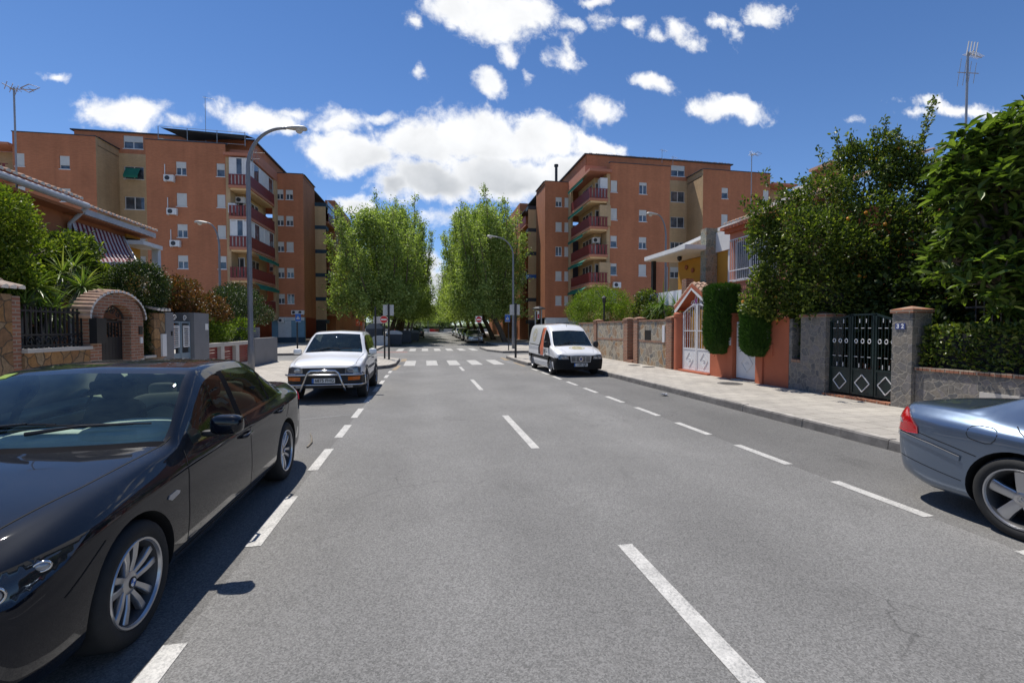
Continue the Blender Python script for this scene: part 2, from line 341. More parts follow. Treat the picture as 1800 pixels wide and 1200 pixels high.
class MB:
    def __init__(s): s.V = []; s.F = []; s.M = []; s.n = 0
    def add(s, V, F, m=0):
        V = [tuple(v) for v in V]; s.V += V; s.F += [tuple(i+s.n for i in f) for f in F]; s.M += [m]*len(F); s.n += len(V); return s
    def box(s, a, b, m=0):
        x0, y0, z0 = a; x1, y1, z1 = b
        x0, x1 = min(x0, x1), max(x0, x1); y0, y1 = min(y0, y1), max(y0, y1); z0, z1 = min(z0, z1), max(z0, z1)
        V = [(x, y, z) for z in (z0, z1) for x, y in ((x0, y0), (x1, y0), (x1, y1), (x0, y1))]
        return s.add(V, [(3, 2, 1, 0), (4, 5, 6, 7), (0, 1, 5, 4), (1, 2, 6, 5), (2, 3, 7, 6), (3, 0, 4, 7)], m)
    def obox(s, c, size, M3=None, m=0):
        M3 = M3 or Matrix.Identity(3); c = Vector(c)
        V = [c + M3 @ Vector((sx*size[0]/2, sy*size[1]/2, sz*size[2]/2)) for sz in (-1, 1) for sx, sy in ((-1, -1), (1, -1), (1, 1), (-1, 1))]
        return s.add(V, [(3, 2, 1, 0), (4, 5, 6, 7), (0, 1, 5, 4), (1, 2, 6, 5), (2, 3, 7, 6), (3, 0, 4, 7)], m)
    def bar(s, p, q, w=.03, h=None, m=0, up=(0, 0, 1)):
        p, q = Vector(p), Vector(q); d = q-p; L = d.length
        if L < 1e-6: return s
        d.normalize(); u = Vector(up)
        if abs(d.dot(u)) > .98: u = Vector((1, 0, 0))
        x = d.cross(u).normalized(); y = x.cross(d)
        return s.obox((p+q)/2, (w, L, h or w), Matrix((x, d, y)).transposed(), m)
    def tube(s, pts, r, n=8, m=0, cap=True, taper=None):
        pts = [Vector(p) for p in pts]; N = len(pts); rs = r if isinstance(r, (list, tuple)) else [r]*N
        prev = None; V = []; F = []
        for i, p in enumerate(pts):
            d = (pts[min(i+1, N-1)]-pts[max(i-1, 0)])
            if d.length < 1e-9: d = Vector((0, 0, 1))
            d.normalize()
            if prev is None:
                u = Vector((0, 0, 1)) if abs(d.z) < .9 else Vector((1, 0, 0)); x = d.cross(u).normalized()
            else: x = (prev - d*prev.dot(d)).normalized()
            prev = x; y = d.cross(x)
            for k in range(n):
                a = 2*math.pi*k/n; V.append(p + (x*math.cos(a)+y*math.sin(a))*rs[i])
        for i in range(N-1):
            for k in range(n): F.append((i*n+k, i*n+(k+1) % n, (i+1)*n+(k+1) % n, (i+1)*n+k))
        if cap: F.append(tuple(range(n-1, -1, -1))); F.append(tuple((N-1)*n+k for k in range(n)))
        return s.add(V, F, m)
    def lathe(s, prof, c=(0, 0, 0), n=16, m=0, axis='Z', closed=False):
        V = []; F = []; c = Vector(c); K = len(prof)
        for k in range(n):
            a = 2*math.pi*k/n; ca, sa = math.cos(a), math.sin(a)
            for r, h in prof:
                v = (r*ca, r*sa, h) if axis == 'Z' else ((h, r*ca, r*sa) if axis == 'X' else (r*sa, h, r*ca))
                V.append(c+Vector(v))
        for k in range(n):
            k2 = (k+1) % n
            for i in range(K-1 if not closed else K): j = (i+1) % K; F.append((k*K+i, k2*K+i, k2*K+j, k*K+j))
        return s.add(V, F, m)
    def prism(s, outline, fr, d0, d1, m=0):
        """extrude a 2-D outline; fr(u, v, d) -> world point"""
        n = len(outline); V = [fr(u, v, d0) for u, v in outline]+[fr(u, v, d1) for u, v in outline]
        F = [tuple(range(n-1, -1, -1)), tuple(range(n, 2*n))]+[(i, (i+1) % n, n+(i+1) % n, n+i) for i in range(n)]
        return s.add(V, F, m)
    def ico(s, c, r, m=0, n=8):
        prof = [(max(1e-4, math.sin(math.pi*k/6))*r, -math.cos(math.pi*k/6)*r) for k in range(7)]
        return s.lathe(prof, c, n, m)
    def build(s, name, mats, parent=None, smooth=False, **k):
        return mk(name, s.V, s.F, mats, parent, smooth, s.M if not isinstance(mats, str) else None, **k)
def arc(c, r, a0, a1, n, f): return [f(c[0]+r*math.cos(a0+(a1-a0)*k/n), c[1]+r*math.sin(a0+(a1-a0)*k/n)) for k in range(n+1)]
def text(name, body, size, mat, parent, M, extrude=.001, align='CENTER', bold=0.):
    cu = bpy.data.curves.new(name, 'FONT'); cu.body = body; cu.size = size; cu.align_x = align; cu.align_y = 'CENTER'; cu.extrude = extrude; cu.offset = bold
    o = bpy.data.objects.new(name, cu); COL.objects.link(o)
    bpy.context.view_layer.update(); me = bpy.data.meshes.new_from_object(o.evaluated_get(bpy.context.evaluated_depsgraph_get()))
    bpy.data.objects.remove(o); me.transform(M)
    if OFF.get(parent.name) is not None: me.transform(Matrix.Translation(-Vector(OFF[parent.name])))
    me.materials.clear(); me.materials.append(MATS[mat]); o = bpy.data.objects.new(name, me); COL.objects.link(o); o.parent = parent; return o
# ---- leaves ------------------------------------------------------------
LEAF = {'quad': (np.array([(0, 0, 0), (.5, .5, .06), (1, 0, 0), (.5, -.5, .06)]), [(0, 1, 2, 3)]),
        'fold': (np.array([(0, 0, 0), (.3, .42, .10), (.7, .38, .08), (1, 0, -.06), (.7, -.38, .08), (.3, -.42, .10), (.35, 0, 0), (.7, 0, -.02)]),
                 [(0, 6, 1), (6, 7, 2, 1), (7, 3, 2), (0, 5, 6), (5, 4, 7, 6), (4, 3, 7)])}
def leaves(P, D, L, Wd, kind='quad', up=None, roll=1.):
    """leaf mesh arrays: base points P, unit directions D, lengths L, widths Wd"""
    T, Fc = LEAF[kind]; n = len(P)
    u = rng.normal(size=(n, 3))*roll + (np.array([0, 0, 1.]) if up is None else up)
    S = np.cross(D, u); S /= np.linalg.norm(S, axis=1)[:, None]+1e-9; N = np.cross(S, D)
    V = (P[:, None, :] + T[None, :, 0, None]*D[:, None, :]*L[:, None, None] + T[None, :, 1, None]*S[:, None, :]*Wd[:, None, None] + T[None, :, 2, None]*N[:, None, :]*L[:, None, None])
    k = len(T); F = []; base = (np.arange(n)*k)
    ar = []
    for f in Fc: ar.append(base[:, None]+np.array(f)[None, :])
    return V.reshape(-1, 3), ar, len(Fc)
def leafobj(name, P, D, L, Wd, mat, parent, kind='quad', roll=1., rnd=None, up=None):
    V, ar, nf = leaves(P, D, L, Wd, kind, up, roll)
    F = [];
    for a in ar: F += a.tolist()
    r = rng.random(len(P)) if rnd is None else rnd
    return mk(name, V, F, mat, parent, False, rnd=np.tile(r, nf))
def unit(a): return a/(np.linalg.norm(a, axis=-1, keepdims=True)+1e-9)
def rdir(n): return unit(rng.normal(size=(n, 3)))
SC.cycles.max_bounces = 6; SC.cycles.diffuse_bounces = 3; SC.cycles.glossy_bounces = 3; SC.cycles.transmission_bounces = 3; SC.cycles.transparent_max_bounces = 12
W.cycles.sampling_method = 'MANUAL'; W.cycles.sample_map_resolution = 256
# ================================================================== THE GROUND
def gz(y): return 0. if y < 45 else min((y-45)*.012, .54)
YS = [-60, 0, 45, 90, 420]
def sheet(name, rects, mat, z, label=None, kind='structure'):
    """rects (x0,x1,y0,y1) or quads of (x, y); follows the rise of the street"""
    V = []; F = []
    for r in rects:
        if len(r) == 4 and not isinstance(r[0], tuple):
            x0, x1, y0, y1 = r; ys = sorted({y0, y1}|{y for y in YS if y0 < y < y1}); n0 = len(V)
            for y in ys: V += [(x0, y, gz(y)+z), (x1, y, gz(y)+z)]
            F += [(n0+2*k, n0+2*k+1, n0+2*k+3, n0+2*k+2) for k in range(len(ys)-1)]
        else:
            n0 = len(V); V += [(x, y, gz(y)+z) for x, y in r]; F.append(tuple(range(n0, n0+len(r))))
    o = mk(name, V, F, mat); o['kind'] = kind
    if label: o['label'] = label
    return o
g = sheet('ground', [(-420, 420, -60, 420)], 'earth', -.03, 'bare ground under the whole neighbourhood')
sheet('road', [(-1.32, 4.47, -60, 420)], 'asphalt', 0., 'grey asphalt carriageway of the straight street')
sheet('parking_lane', [(-3.9, -1.32, -60, 23), (4.47, 6.5, -60, 23), (-3.6, -1.32, 36, 150), (4.47, 6.6, 36, 150)], 'asphalt_parking', 0., 'darker asphalt strips where cars park')
sheet('side_street', [(-90, -1.32, 23, 36), (4.47, 90, 23, 36)], 'asphalt', -.002, 'side street crossing at the junction')
sheet('square', [(-60, -1.32, 150, 175), (4.47, 60, 150, 175)], 'asphalt', 0., 'cross road at the far end of the street')
# painted lines
st = []
for (a_, b_) in [(-9.1+1.8*k, -8.1+1.8*k) for k in range(6)]+[(1.70, 2.73), (3.86, 4.95), (5.82, 6.82), (7.50, 8.46), (9.12, 10.16), (10.92, 12.02), (12.80, 13.85), (14.55, 15.5), (16.3, 17.3), (18.05, 19.)]: st.append((-1.385, -1.265, a_, b_))
rt = [(4.41, 4.53, 3.34+1.63*k, 4.32+1.63*k) for k in range(-6, 10)]
ct = [(1.48, 1.60, a_, b_) for a_, b_ in [(-11, -8.5), (-5.1, -2.6), (.85, 3.35), (6.31, 8.82), (12.60, 15.24), (18.5, 20.4)]]+[(1.48, 1.60, 38+6*k, 39.5+6*k) for k in range(1, 14)]
sheet('parking_line', st+rt, 'road_paint', .004, 'dashed white lines marking the parking lanes')
sheet('centre_line', ct, 'road_paint', .004, 'dashed white centre line')
cw = [(-.95+1.04*k, -.43+1.04*k, 21.4, 24.6) for k in range(5)]
sheet('zebra_crossing', cw, 'road_worn', .004, 'white bars of the near zebra crossing')
sheet('zebra_crossing', [(-2.1+.95*k, -1.62+.95*k, 35.2, 39.2) for k in range(7)], 'road_worn', .004, 'faded white bars of the far zebra crossing')
sheet('worn_paint', [[(-4.6, 21.9), (-4.5, 22.2), (-8.2, 27.4), (-8.4, 27.2)], [(-1.45, 9.45), (-1.45, 9.5), (-3.6, 8.6), (-3.6, 8.55)], [(4.2, 21.6), (4.35, 21.6), (4.1, 24.8), (3.85, 24.8)]], 'faint_paint', .003, 'faded paint traces on the asphalt')
sheet('red_band', [(-5.4, -1.2, 33.2, 34.8), (-5.0, -3.2, 30.5, 33.2)], 'red_paint', .003, 'faded red band beside the far crossing')
sheet('kerb_paint', [[(-1.33, 19.3), (-1.15, 19.3), (-1.05, 21.6), (-1.2, 21.6)], [(-1.22, 24.4), (-.95, 24.4), (-.95, 26.2), (-1.22, 26.2)], [(4.35, 20.2), (4.5, 20.2), (4.45, 22.4), (4.3, 22.4)], [(4.2, 24.2), (4.48, 24.2), (4.48, 26.4), (4.3, 26.4)]], 'yellow_paint', .0045, 'worn yellow paint at the dropped kerbs')
# pavements with kerbs: outline polygon (counter-clockwise), top at .14
def pavement(name, outline, label, kerb=True, z=.14):
    mb = MB(); n = len(outline)
    V = [(x, y, gz(y)+z) for x, y in outline]
    mb.add(V, [tuple(range(n))], 0)
    o = mb.build(name, 'paving'); o['kind'] = 'structure'; o['label'] = label; return o
def kerb(name, path, label, side=1, w=.15, z=.145):
    """kerb stones laid along a path, each stone a little out of line"""
    mb = MB(); r = random.Random(len(name)+len(path))
    for a, b in zip(path[:-1], path[1:]):
        a, b = Vector((*a, 0)), Vector((*b, 0)); L = (b-a).length; d = (b-a)/L; nn = Vector((-d.y, d.x, 0))*side; N = max(1, round(L/.75))
        for k in range(N):
            p0 = a+d*(L*k/N+.006); p1 = a+d*(L*(k+1)/N-.006); j = r.uniform(-.008, .008); zz = z+r.uniform(-.005, .006); ch = .025
            g0, g1 = gz(p0.y), gz(p1.y)
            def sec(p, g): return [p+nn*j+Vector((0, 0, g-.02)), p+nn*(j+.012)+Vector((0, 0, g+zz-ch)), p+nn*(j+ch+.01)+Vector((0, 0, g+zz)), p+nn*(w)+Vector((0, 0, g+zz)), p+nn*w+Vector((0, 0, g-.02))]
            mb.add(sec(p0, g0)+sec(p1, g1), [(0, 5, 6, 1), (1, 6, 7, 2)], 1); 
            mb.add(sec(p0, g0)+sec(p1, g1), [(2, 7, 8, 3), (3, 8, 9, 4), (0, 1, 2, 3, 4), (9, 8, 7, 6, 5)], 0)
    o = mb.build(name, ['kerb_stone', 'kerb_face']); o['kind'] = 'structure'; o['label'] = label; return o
RK = [(6.38, -30), (6.38, 19.6), (5.7, 20.1), (4.62, 20.5), (4.52, 22.0), (4.52, 25.6), (4.9, 26.6), (7., 27.2), (40, 27.2)]
pavement('pavement', [(6.51, -30), (6.51, 19.6), (5.8, 20.2), (4.72, 20.6), (4.64, 22.), (4.64, 25.6), (5., 26.5), (7., 27.08), (40, 27.08), (40, -30)], 'pale tiled pavement along the right garden walls')
kerb('kerb', RK, 'stone kerb on the right side', -1)
LK = [(-3.75, -30), (-3.75, 19.55), (-2.1, 19.6), (-1.45, 20.3), (-1.25, 21.3)]
pavement('pavement', [(-40, -30), (-3.88, -30), (-3.88, 19.7), (-2.15, 19.75), (-1.55, 20.4), (-1.4, 21.4), (-1.4, 24.6), (-2.2, 26.2), (-4.4, 26.2), (-5.0, 24.6), (-7.6, 23.6), (-7.9, 22.2), (-40, 22.2)], 'pale pavement on the left with its corner island')
kerb('kerb', LK+[(-1.25, 22.0), (-1.25, 24.6), (-2.1, 26.35), (-4.5, 26.35), (-5.1, 24.7), (-7.75, 23.8), (-8.05, 22.35), (-40, 22.35)], 'stone kerb round the left corner island', 1)
pavement('pavement', [(-60, 29.5), (-6.2, 31.2), (-5.2, 33.5), (-3.7, 36.3), (-3.7, 45), (-60, 45)], 'shaded pavement in front of the left flats')
pavement('pavement', [(-60, 45), (-3.7, 45), (-3.7, 148), (-60, 148)], 'pavement under the left avenue trees')
kerb('kerb', [(-60, 29.35), (-6.1, 31.05), (-5.05, 33.4), (-3.55, 36.2), (-3.55, 148)], 'stone kerb in front of the left flats', 1)
pavement('pavement', [(5.4, 31.4), (60, 31.4), (60, 45), (6.75, 45), (6.75, 40), (4.7, 38.5), (4.7, 34)], 'shaded pavement in front of the right flats')
pavement('pavement', [(6.75, 45), (60, 45), (60, 148), (6.75, 148)], 'pavement under the right avenue trees')
kerb('kerb', [(60, 31.25), (5.3, 31.25), (4.55, 33.9), (4.55, 38.6), (6.6, 40.1), (6.6, 148)], 'stone kerb in front of the right flats', -1)
# manhole cover
def manhole(x, y, z, r, label):
    t = thing('manhole_cover', label, 'manhole cover', (x, y, z))
    mb = MB(); mb.lathe([(.0, .004), (r*.86, .004), (r*.88, .001), (r*.92, .001), (r*.95, .006), (r, .006), (r, -.02)], (x, y, z), 24)
    for k in range(-3, 4):
        w = math.sqrt(max(0, (r*.8)**2-(k*r*.22)**2)); mb.box((x-w, y+k*r*.22-.012, z+.0042), (x+w, y+k*r*.22+.012, z+.009))
    mb.build('lid', 'kerb_face', t); return t
for px, py, r, lb in ((1000, 662-3, .3, None), (1283, 674, .33, 'round manhole cover in the paving before the white single gate'), (1115, 642, .25, 'small manhole cover beside the narrow brick gateway'), (1140, 645, .25, 'small manhole cover before the beige stone wall')):
    if lb: p = PZ(px, py, .14); manhole(p.x, p.y, .145, r, lb)
# litter by the kerb, twig on the asphalt
p = PZ(1168, 694, 0.02); mb = MB(); r_ = random.Random(3)
pts = [(p.x+r_.uniform(-.12, .12), p.y+r_.uniform(-.1, .1), r_.uniform(.004, .07)) for _ in range(16)]
mb.add(pts, [(i, (i+3) % 16, (i+7) % 16) for i in range(16)]); tag(mb.build('paper_litter', 'white_cloth'), 'crumpled white paper lying against the right kerb', 'litter')
a = PZ(540, 787); b = PZ(548, 772); c = PZ(545, 762)
tag(MB().tube([(a.x, a.y, .012), ((a.x+b.x)/2+.03, (a.y+b.y)/2, .02), (b.x, b.y, .03), (c.x, c.y, .015)], [.012, .013, .01, .004], 6).build('dry_twig', 'bark_pale'), 'curled dry brown frond lying on the asphalt behind the black car', 'twig')

# ================================================================== APARTMENT BLOCKS
def wallgrid(mb, fr, u0, u1, z0, z1, holes, dep=.14, m=0, mr=None):
    """wall in the (u, z) plane with real openings; fr(u, z, d) -> point, d is inwards"""
    us = sorted({u0, u1}|{h[0] for h in holes}|{h[1] for h in holes}); zs = sorted({z0, z1}|{h[2] for h in holes}|{h[3] for h in holes})
    us = [u for u in us if u0 <= u <= u1]; zs = [z for z in zs if z0 <= z <= z1]
    for a, b in zip(us[:-1], us[1:]):
        for c, d in zip(zs[:-1], zs[1:]):
            um, zm = (a+b)/2, (c+d)/2
            if any(h[0] < um < h[1] and h[2] < zm < h[3] for h in holes): continue
            mb.add([fr(a, c, 0), fr(b, c, 0), fr(b, d, 0), fr(a, d, 0)], [(0, 1, 2, 3)], m)
    for a, b, c, d in holes:
        q = [(a, c), (b, c), (b, d), (a, d)]
        for i in range(4):
            (ua, za), (ub, zb) = q[i], q[(i+1) % 4]
            mb.add([fr(ua, za, 0), fr(ub, zb, 0), fr(ub, zb, dep), fr(ua, za, dep)], [(0, 1, 2, 3)], m if mr is None else mr)
def fbox(mb, fr, u0, u1, z0, z1, d0, d1, m=0):
    V = [fr(u, z, d) for d in (d0, d1) for u, z in ((u0, z0), (u1, z0), (u1, z1), (u0, z1))]
    mb.add(V, [(0, 1, 2, 3), (7, 6, 5, 4), (0, 4, 5, 1), (1, 5, 6, 2), (2, 6, 7, 3), (3, 7, 4, 0)], m)
def window(root, fr, u0, u1, z0, z1, style='half', sash=2, shut='white_shutter', frame='white_metal', grille=False, name='window'):
    f = MB(); w = .05; d0, d1 = .07, .13
    fbox(f, fr, u0, u1, z0, z0+w, d0, d1); fbox(f, fr, u0, u1, z1-w, z1, d0, d1)
    fbox(f, fr, u0, u0+w, z0+w, z1-w, d0, d1); fbox(f, fr, u1-w, u1, z0+w, z1-w, d0, d1)
    box = .2 if style != 'open' else 0.
    for k in range(1, sash):
        u = u0+(u1-u0)*k/sash; fbox(f, fr, u-.035, u+.035, z0+w, z1-w, d0+.005, d1)
    fbox(f, fr, u0-.05, u1+.05, z0-.06, z0-.001, -.04, .10)                     # sill
    if grille:
        n = int((u1-u0)/.11)
        for k in range(n+1): u = u0+(u1-u0)*k/n; fbox(f, fr, u-.009, u+.009, z0, z1, -.04, -.022)
        for zz in (z0+.05, (z0+z1)/2, z1-.05): fbox(f, fr, u0, u1, zz-.012, zz+.012, -.021, -.006)
    o = f.build(name, frame, root)
    g = MB(); fbox(g, fr, u0+w, u1-w, z0+w, z1-w, d1-.03, d1-.015); g.build('pane', 'pane', o)
    if style != 'open':
        zc = {'half': z0+(z1-z0)*.52, 'closed': z0+w, 'most': z0+(z1-z0)*.28, 'top': z0+(z1-z0)*.74}[style]
        s = MB(); n = max(2, int((z1-w-zc)/.06)); h = (z1-.01-zc)/n
        for k in range(n): fbox(s, fr, u0+.02, u1-.02, zc+k*h+.005, zc+(k+1)*h, d0-.035, d0-.01)
        fbox(s, fr, u0+.02, u1-.02, zc, z1-.01, d0-.012, d0-.004); s.build('shutter', shut, o)
    return o
def ac_unit(root, c, sx=1, axis='Y', s=1.):
    """outdoor air conditioner on the wall: casing, fan grille and refrigerant pipe"""
    w, h, d = .80*s, .54*s, .30*s; mb = MB()
    if axis == 'Y': P = lambda u, v, dd: (c[0]+u, c[1]-.03-dd, c[2]+v)
    else: P = lambda u, v, dd: (c[0]-sx*(.03+dd), c[1]+u, c[2]+v)
    out = [(-w/2, -h/2), (w/2, -h/2), (w/2, h/2), (-w/2, h/2)]
    mb.prism(out, P, .02, d); mb.prism([(-w/2+.05, -h/2-.06), (-w/2+.09, -h/2-.06), (-w/2+.09, -h/2-.001), (-w/2+.05, -h/2-.001)], P, 0, d)
    mb.prism([(w/2-.09, -h/2-.06), (w/2-.05, -h/2-.06), (w/2-.05, -h/2-.001), (w/2-.09, -h/2-.001)], P, 0, d)
    o = mb.build('air_conditioner', 'white_metal', root)
    f = MB(); f.prism([(-w*.14+.2*s*math.cos(a*.5236), .2*s*math.sin(a*.5236)) for a in range(12)], P, d+.001, d+.012)
    f.build('fan_grille', 'container_dark', o); return o
def balcony(root, X0, X1, Yf, Yb, z, sx, h=.95, enclosed=None, awning=False, panelmat='maroon_rail', side=True):
    """corner balcony: X0 street side, X1 inner end, Yf front, Yb back of the street side; z = floor level"""
    lo, hi = min(X0, X1), max(X0, X1)
    s = MB(); s.box((lo, Yf, z-.22), (hi, Yf+1.5, z)); s.box((X0, Yf+1.501, z-.22), (X0+sx*1.2, Yb, z)); s.build('balcony_slab', 'render_salmon', root)
    u = MB(); u.box((lo+.12, Yf+.12, z-.40), (hi-.12, Yf+1.4, z-.221)); u.box((X0+sx*.15, Yf+1.5, z-.36), (X0+sx*1.1, Yb, z-.221)); u.build('balcony_beam', 'plaster_balcony', root)
    r = MB(); y = Yf+.03
    r.bar((lo, y, z+h), (hi, y, z+h), .05); r.bar((lo, y, z+.06), (hi, y, z+.06), .05)
    n = max(4, int(abs(hi-lo)/.29))
    for k in range(n):
        a = lo+(hi-lo)*k/n; b = a+(hi-lo)/n*.62; r.box((a+.03, y-.018, z+.09), (b+.03, y+.018, z+h-.03))
    xs = X0+sx*.03; r.bar((xs, Yf, z+h), (xs, Yb, z+h), .05); r.bar((xs, Yf, z+.06), (xs, Yb, z+.06), .05)
    n = max(4, int((Yb-Yf)/.29))
    for k in range(n):
        a = Yf+(Yb-Yf)*k/n+.03; r.box((xs-.018, a, z+.09), (xs+.018, a+(Yb-Yf)/n*.86, z+h-.03))
    r.build('balcony_railing', panelmat, root)
    if enclosed:
        e = MB(); g = MB()
        zt = z+2.48
        for (a, b, ax) in ((lo+.05, hi-.05, 'Y'), (Yf+.08, Yb-.05, 'X')):
            n = 3 if ax == 'Y' else 5
            for k in range(n):
                p, q = a+(b-a)*k/n, a+(b-a)*(k+1)/n
                F = (lambda u, zz, d: (u, Yf+.10+d, zz)) if ax == 'Y' else (lambda u, zz, d: (X0+sx*(.10+d), u, zz))
                fbox(e, F, p, p+.06, z+.01, zt, 0, .06); fbox(e, F, q-.06, q, z+.01, zt, 0, .06); fbox(e, F, p+.06, q-.06, z+.95, z+1.02, 0, .06); fbox(e, F, p+.06, q-.06, zt-.08, zt, 0, .06)
                fbox(e, F, p+.06, q-.06, z+.01, z+.95, .02, .045)
                if enclosed == 'glass' or (k % 3 == 1): fbox(g, F, p+.06, q-.06, z+1.02, zt-.08, .02, .04)
                else: fbox(e, F, p+.06, q-.06, z+1.02, zt-.08, .02, .045)
        o = e.build('balcony_enclosure', 'white_metal', root); g.build('pane', 'pane', o)
    if awning:
        a = MB(); xa = X0-sx*.05
        a.add([(xa+sx*.12, Yf+.9, z+2.42), (xa+sx*.12, Yb-.1, z+2.42), (xa-sx*.35, Yb-.1, z+2.1), (xa-sx*.35, Yf+.9, z+2.1)], [(0, 1, 2, 3)])
        a.add([(xa-sx*.35, Yf+.9, z+2.1), (xa-sx*.35, Yb-.1, z+2.1), (xa-sx*.36, Yb-.1, z+1.86), (xa-sx*.36, Yf+.9, z+1.86)], [(0, 1, 2, 3)])
        a.bar((xa-sx*.36, Yf+.9, z+2.1), (xa-sx*.36, Yb-.1, z+2.1), .05); a.build('awning', 'green_fabric', root)
FL = [15.86, 13.1, 10.36, 7.6, 4.84]        # window centres of the five upper floors
def block(name, label, x0, sx, Yf, wid, dC, dcol, recd, cfg):
    """one stepped block; a(...) measures outwards from the street corner. sx=+1 right of the street"""
    X = lambda a: sx*(x0+a)
    c1, c2, by0, by1, b1, r1, a1, e1 = wid           # column, C, bay start, bay end, B end, recess end, A end, second bay end
    root = thing(name, label, 'apartment building', (X(8), Yf+6, 0)); TOP = 18.22
    F = lambda Y: (lambda u, z, d: (u, Y+d, z)); G = lambda Xx: (lambda u, z, d: (Xx+sx*d, u, z))
    W = MB()     # 0 orange, 1 beige
    wins = []    # (frame fn, u0,u1,z0,z1, style, sash, shut, grille)
    def face(fn, u0, u1, z0, z1, ws, m):
        u0, u1 = min(u0, u1), max(u0, u1); wallgrid(W, fn, u0, u1, z0, z1, [w[:4] for w in ws], .14, m)
        for w in ws: wins.append((fn,)+tuple(w))
    rnd = random.Random(cfg['seed'])
    def sty(): return rnd.choice(['half', 'half', 'closed', 'most', 'top'])
    # tower B, facing the junction
    bx = cfg['bwin']; ws = []
    for k, z in enumerate(FL): ws.append((bx-.42, bx+.42, z-.58, z+.60, cfg['bsty'][k], 2, 'white_shutter', False))
    nx = X(by1+.42)
    for k, z in enumerate(FL): ws.append((nx-.35, nx+.35, z-.55, z+.62, cfg['nsty'][k], 1, 'white_shutter', False))
    face(F(Yf), X(by1), X(b1), 0, TOP, ws, 0)
    # recess back (beige) and its two side walls
    rz = Yf+recd; rx0, rx1 = sorted((X(b1), X(r1))); ws = []; rc = cfg['rwin']; zs = [18.95 if cfg['toprec'] else 18.3]+[16.15, 13.35, 10.6, 7.85, 5.1][:5]
    for k, z in enumerate(zs):
        ws.append((rc-.82, rc+.82, z-.58, z+.60, ['half', 'open', 'open', 'open', 'half', 'half'][k] if cfg['toprec'] else ['half', 'open', 'open', 'half', 'half', 'half'][k], 2 if k < 3 else 3, 'white_shutter', False))
        if cfg['small']: ws.append((cfg['small']-.22, cfg['small']+.22, z-.58, z+.58, 'open', 1, 'white_shutter', False))
    wallgrid(W, F(rz), rx0, rx1, 0, 17.9, [w[:4] for w in ws if w[3] < 17.8], .14, 1)
    wallgrid(W, F(rz), rx0, rx1, 17.9, cfg['pt'], [w[:4] for w in ws if w[3] > 17.9], .14, 0)
    for w in ws: wins.append((F(rz),)+tuple(w))
    for a_ in (b1, r1):
        W.add([(X(a_), Yf, 0), (X(a_), rz, 0), (X(a_), rz, TOP), (X(a_), Yf, TOP)], [(0, 1, 2, 3)], 1)
    # wing A
    ws = []; ax = cfg['awin']
    for k, z in enumerate(FL): ws.append((ax-.38, ax+.38, z-.55, z+.58, cfg['asty'][k], 1, 'white_shutter', False))
    ex = X(a1-.5)
    for k, z in enumerate(FL): ws.append((ex-.35, ex+.35, z-.5, z+.6, 'closed', 1, 'white_shutter', False))
    face(F(Yf), X(r1), X(a1), 0, TOP, ws, 0)
    # second bay at the far corner and the wall behind it
    W.add([(X(a1), Yf, 0), (X(a1), Yf+1.5, 0), (X(a1), Yf+1.5, TOP), (X(a1), Yf, TOP)], [(0, 1, 2, 3)], 1)
    face(F(Yf+1.5), X(a1), X(e1+1), 0, 17.0, [], 1)
    # C, set back, and the street faces
    ws = []
    for k, z in enumerate(FL):
        for j, a_ in enumerate(cfg['cwin']): ws.append((X(a_)-.36, X(a_)+.36, z-.52, z+.52, cfg['csty'][k*2+j], 2, 'white_shutter', False))
    face(F(Yf+dC), X(c1), X(by0), 2.9, TOP-.15, ws, 0); 
    Yc = Yf+dcol
    face(G(X(c1)), Yf+dC, Yc, 2.9, TOP-.15, [], 0)
    # beige column with coloured insets
    face(F(Yc), X(0), X(c1), 0, 16.35, [], 1)
    Yend = Yc+16
    face(G(X(.0)+sx*1.2), Yc, Yc+5, 0, 16.3, [], 1)
    face(F(Yc+5), X(0), X(1.2), 0, 18., [], 0)
    face(G(X(0)), Yc+5, Yend, 0, 18., [(Yc+6+2.6*j, Yc+6.9+2.6*j, z-.5, z+.5, 'half', 2, 'white_shutter', False) for j in range(3) for z in FL], 0)
    # bay: plastered walls behind the balconies
    face(F(Yf+1.5), X(by0+1.2), X(by1), 2.6, 17.1, [], 2)
    # the blind pier (beige) between tower B and the balcony
    pier = MB(); p0, p1 = sorted((X(by1)-sx*.35, X(by1)-sx*.004)); W.box((p0, Yf-.02, 2.6), (p1, Yf+1.49, 17.1), 1)
    face(G(X(by0+1.2)), Yf+1.5, Yf+dC+.05, 2.6, 17.1, [], 2)
    W.box(tuple((min(X(by0), X(by0+.25)), Yf+dC-.9, 2.6)), (max(X(by0), X(by0+.25)), Yf+dC-.01, 17.1), 1)
    # penthouse floor and parapets
    py = rz; PT = cfg['pt']
    lo, hi = sorted((X(by0+.9), X(a1-2.6))); W.box((lo, rz+.142, 18.0), (hi, Yend-2, PT), 0); wallgrid(W, F(rz), lo, rx0, 17.6, PT, [], .14, 0); wallgrid(W, F(rz), rx1, hi, 17.6, PT, [], .14, 0)
    # body of the block behind, roof decks
    W.box((min(X(by0+1.22), X(e1+1)), Yf+1.52+.14, 0.01), (max(X(by0+1.22), X(e1+1)), Yf+recd-.01, TOP-1.2), 0) if recd > 1.8 and False else None
    wob = W.build('wall', ['brick_orange', 'brick_beige', 'plaster_balcony'], root)
    # parapet copings: dark flashing line
    cp = MB()
    for (aa, bb, Yy) in ((by1-.05, b1, Yf), (r1, a1, Yf), (c1, by0, Yf+dC)):
        lo, hi = sorted((X(aa), X(bb))); zt = TOP if Yy == Yf else TOP-.15
        cp.box((lo-.04, Yy-.05, zt), (hi+.04, Yy+.24, zt+.07))
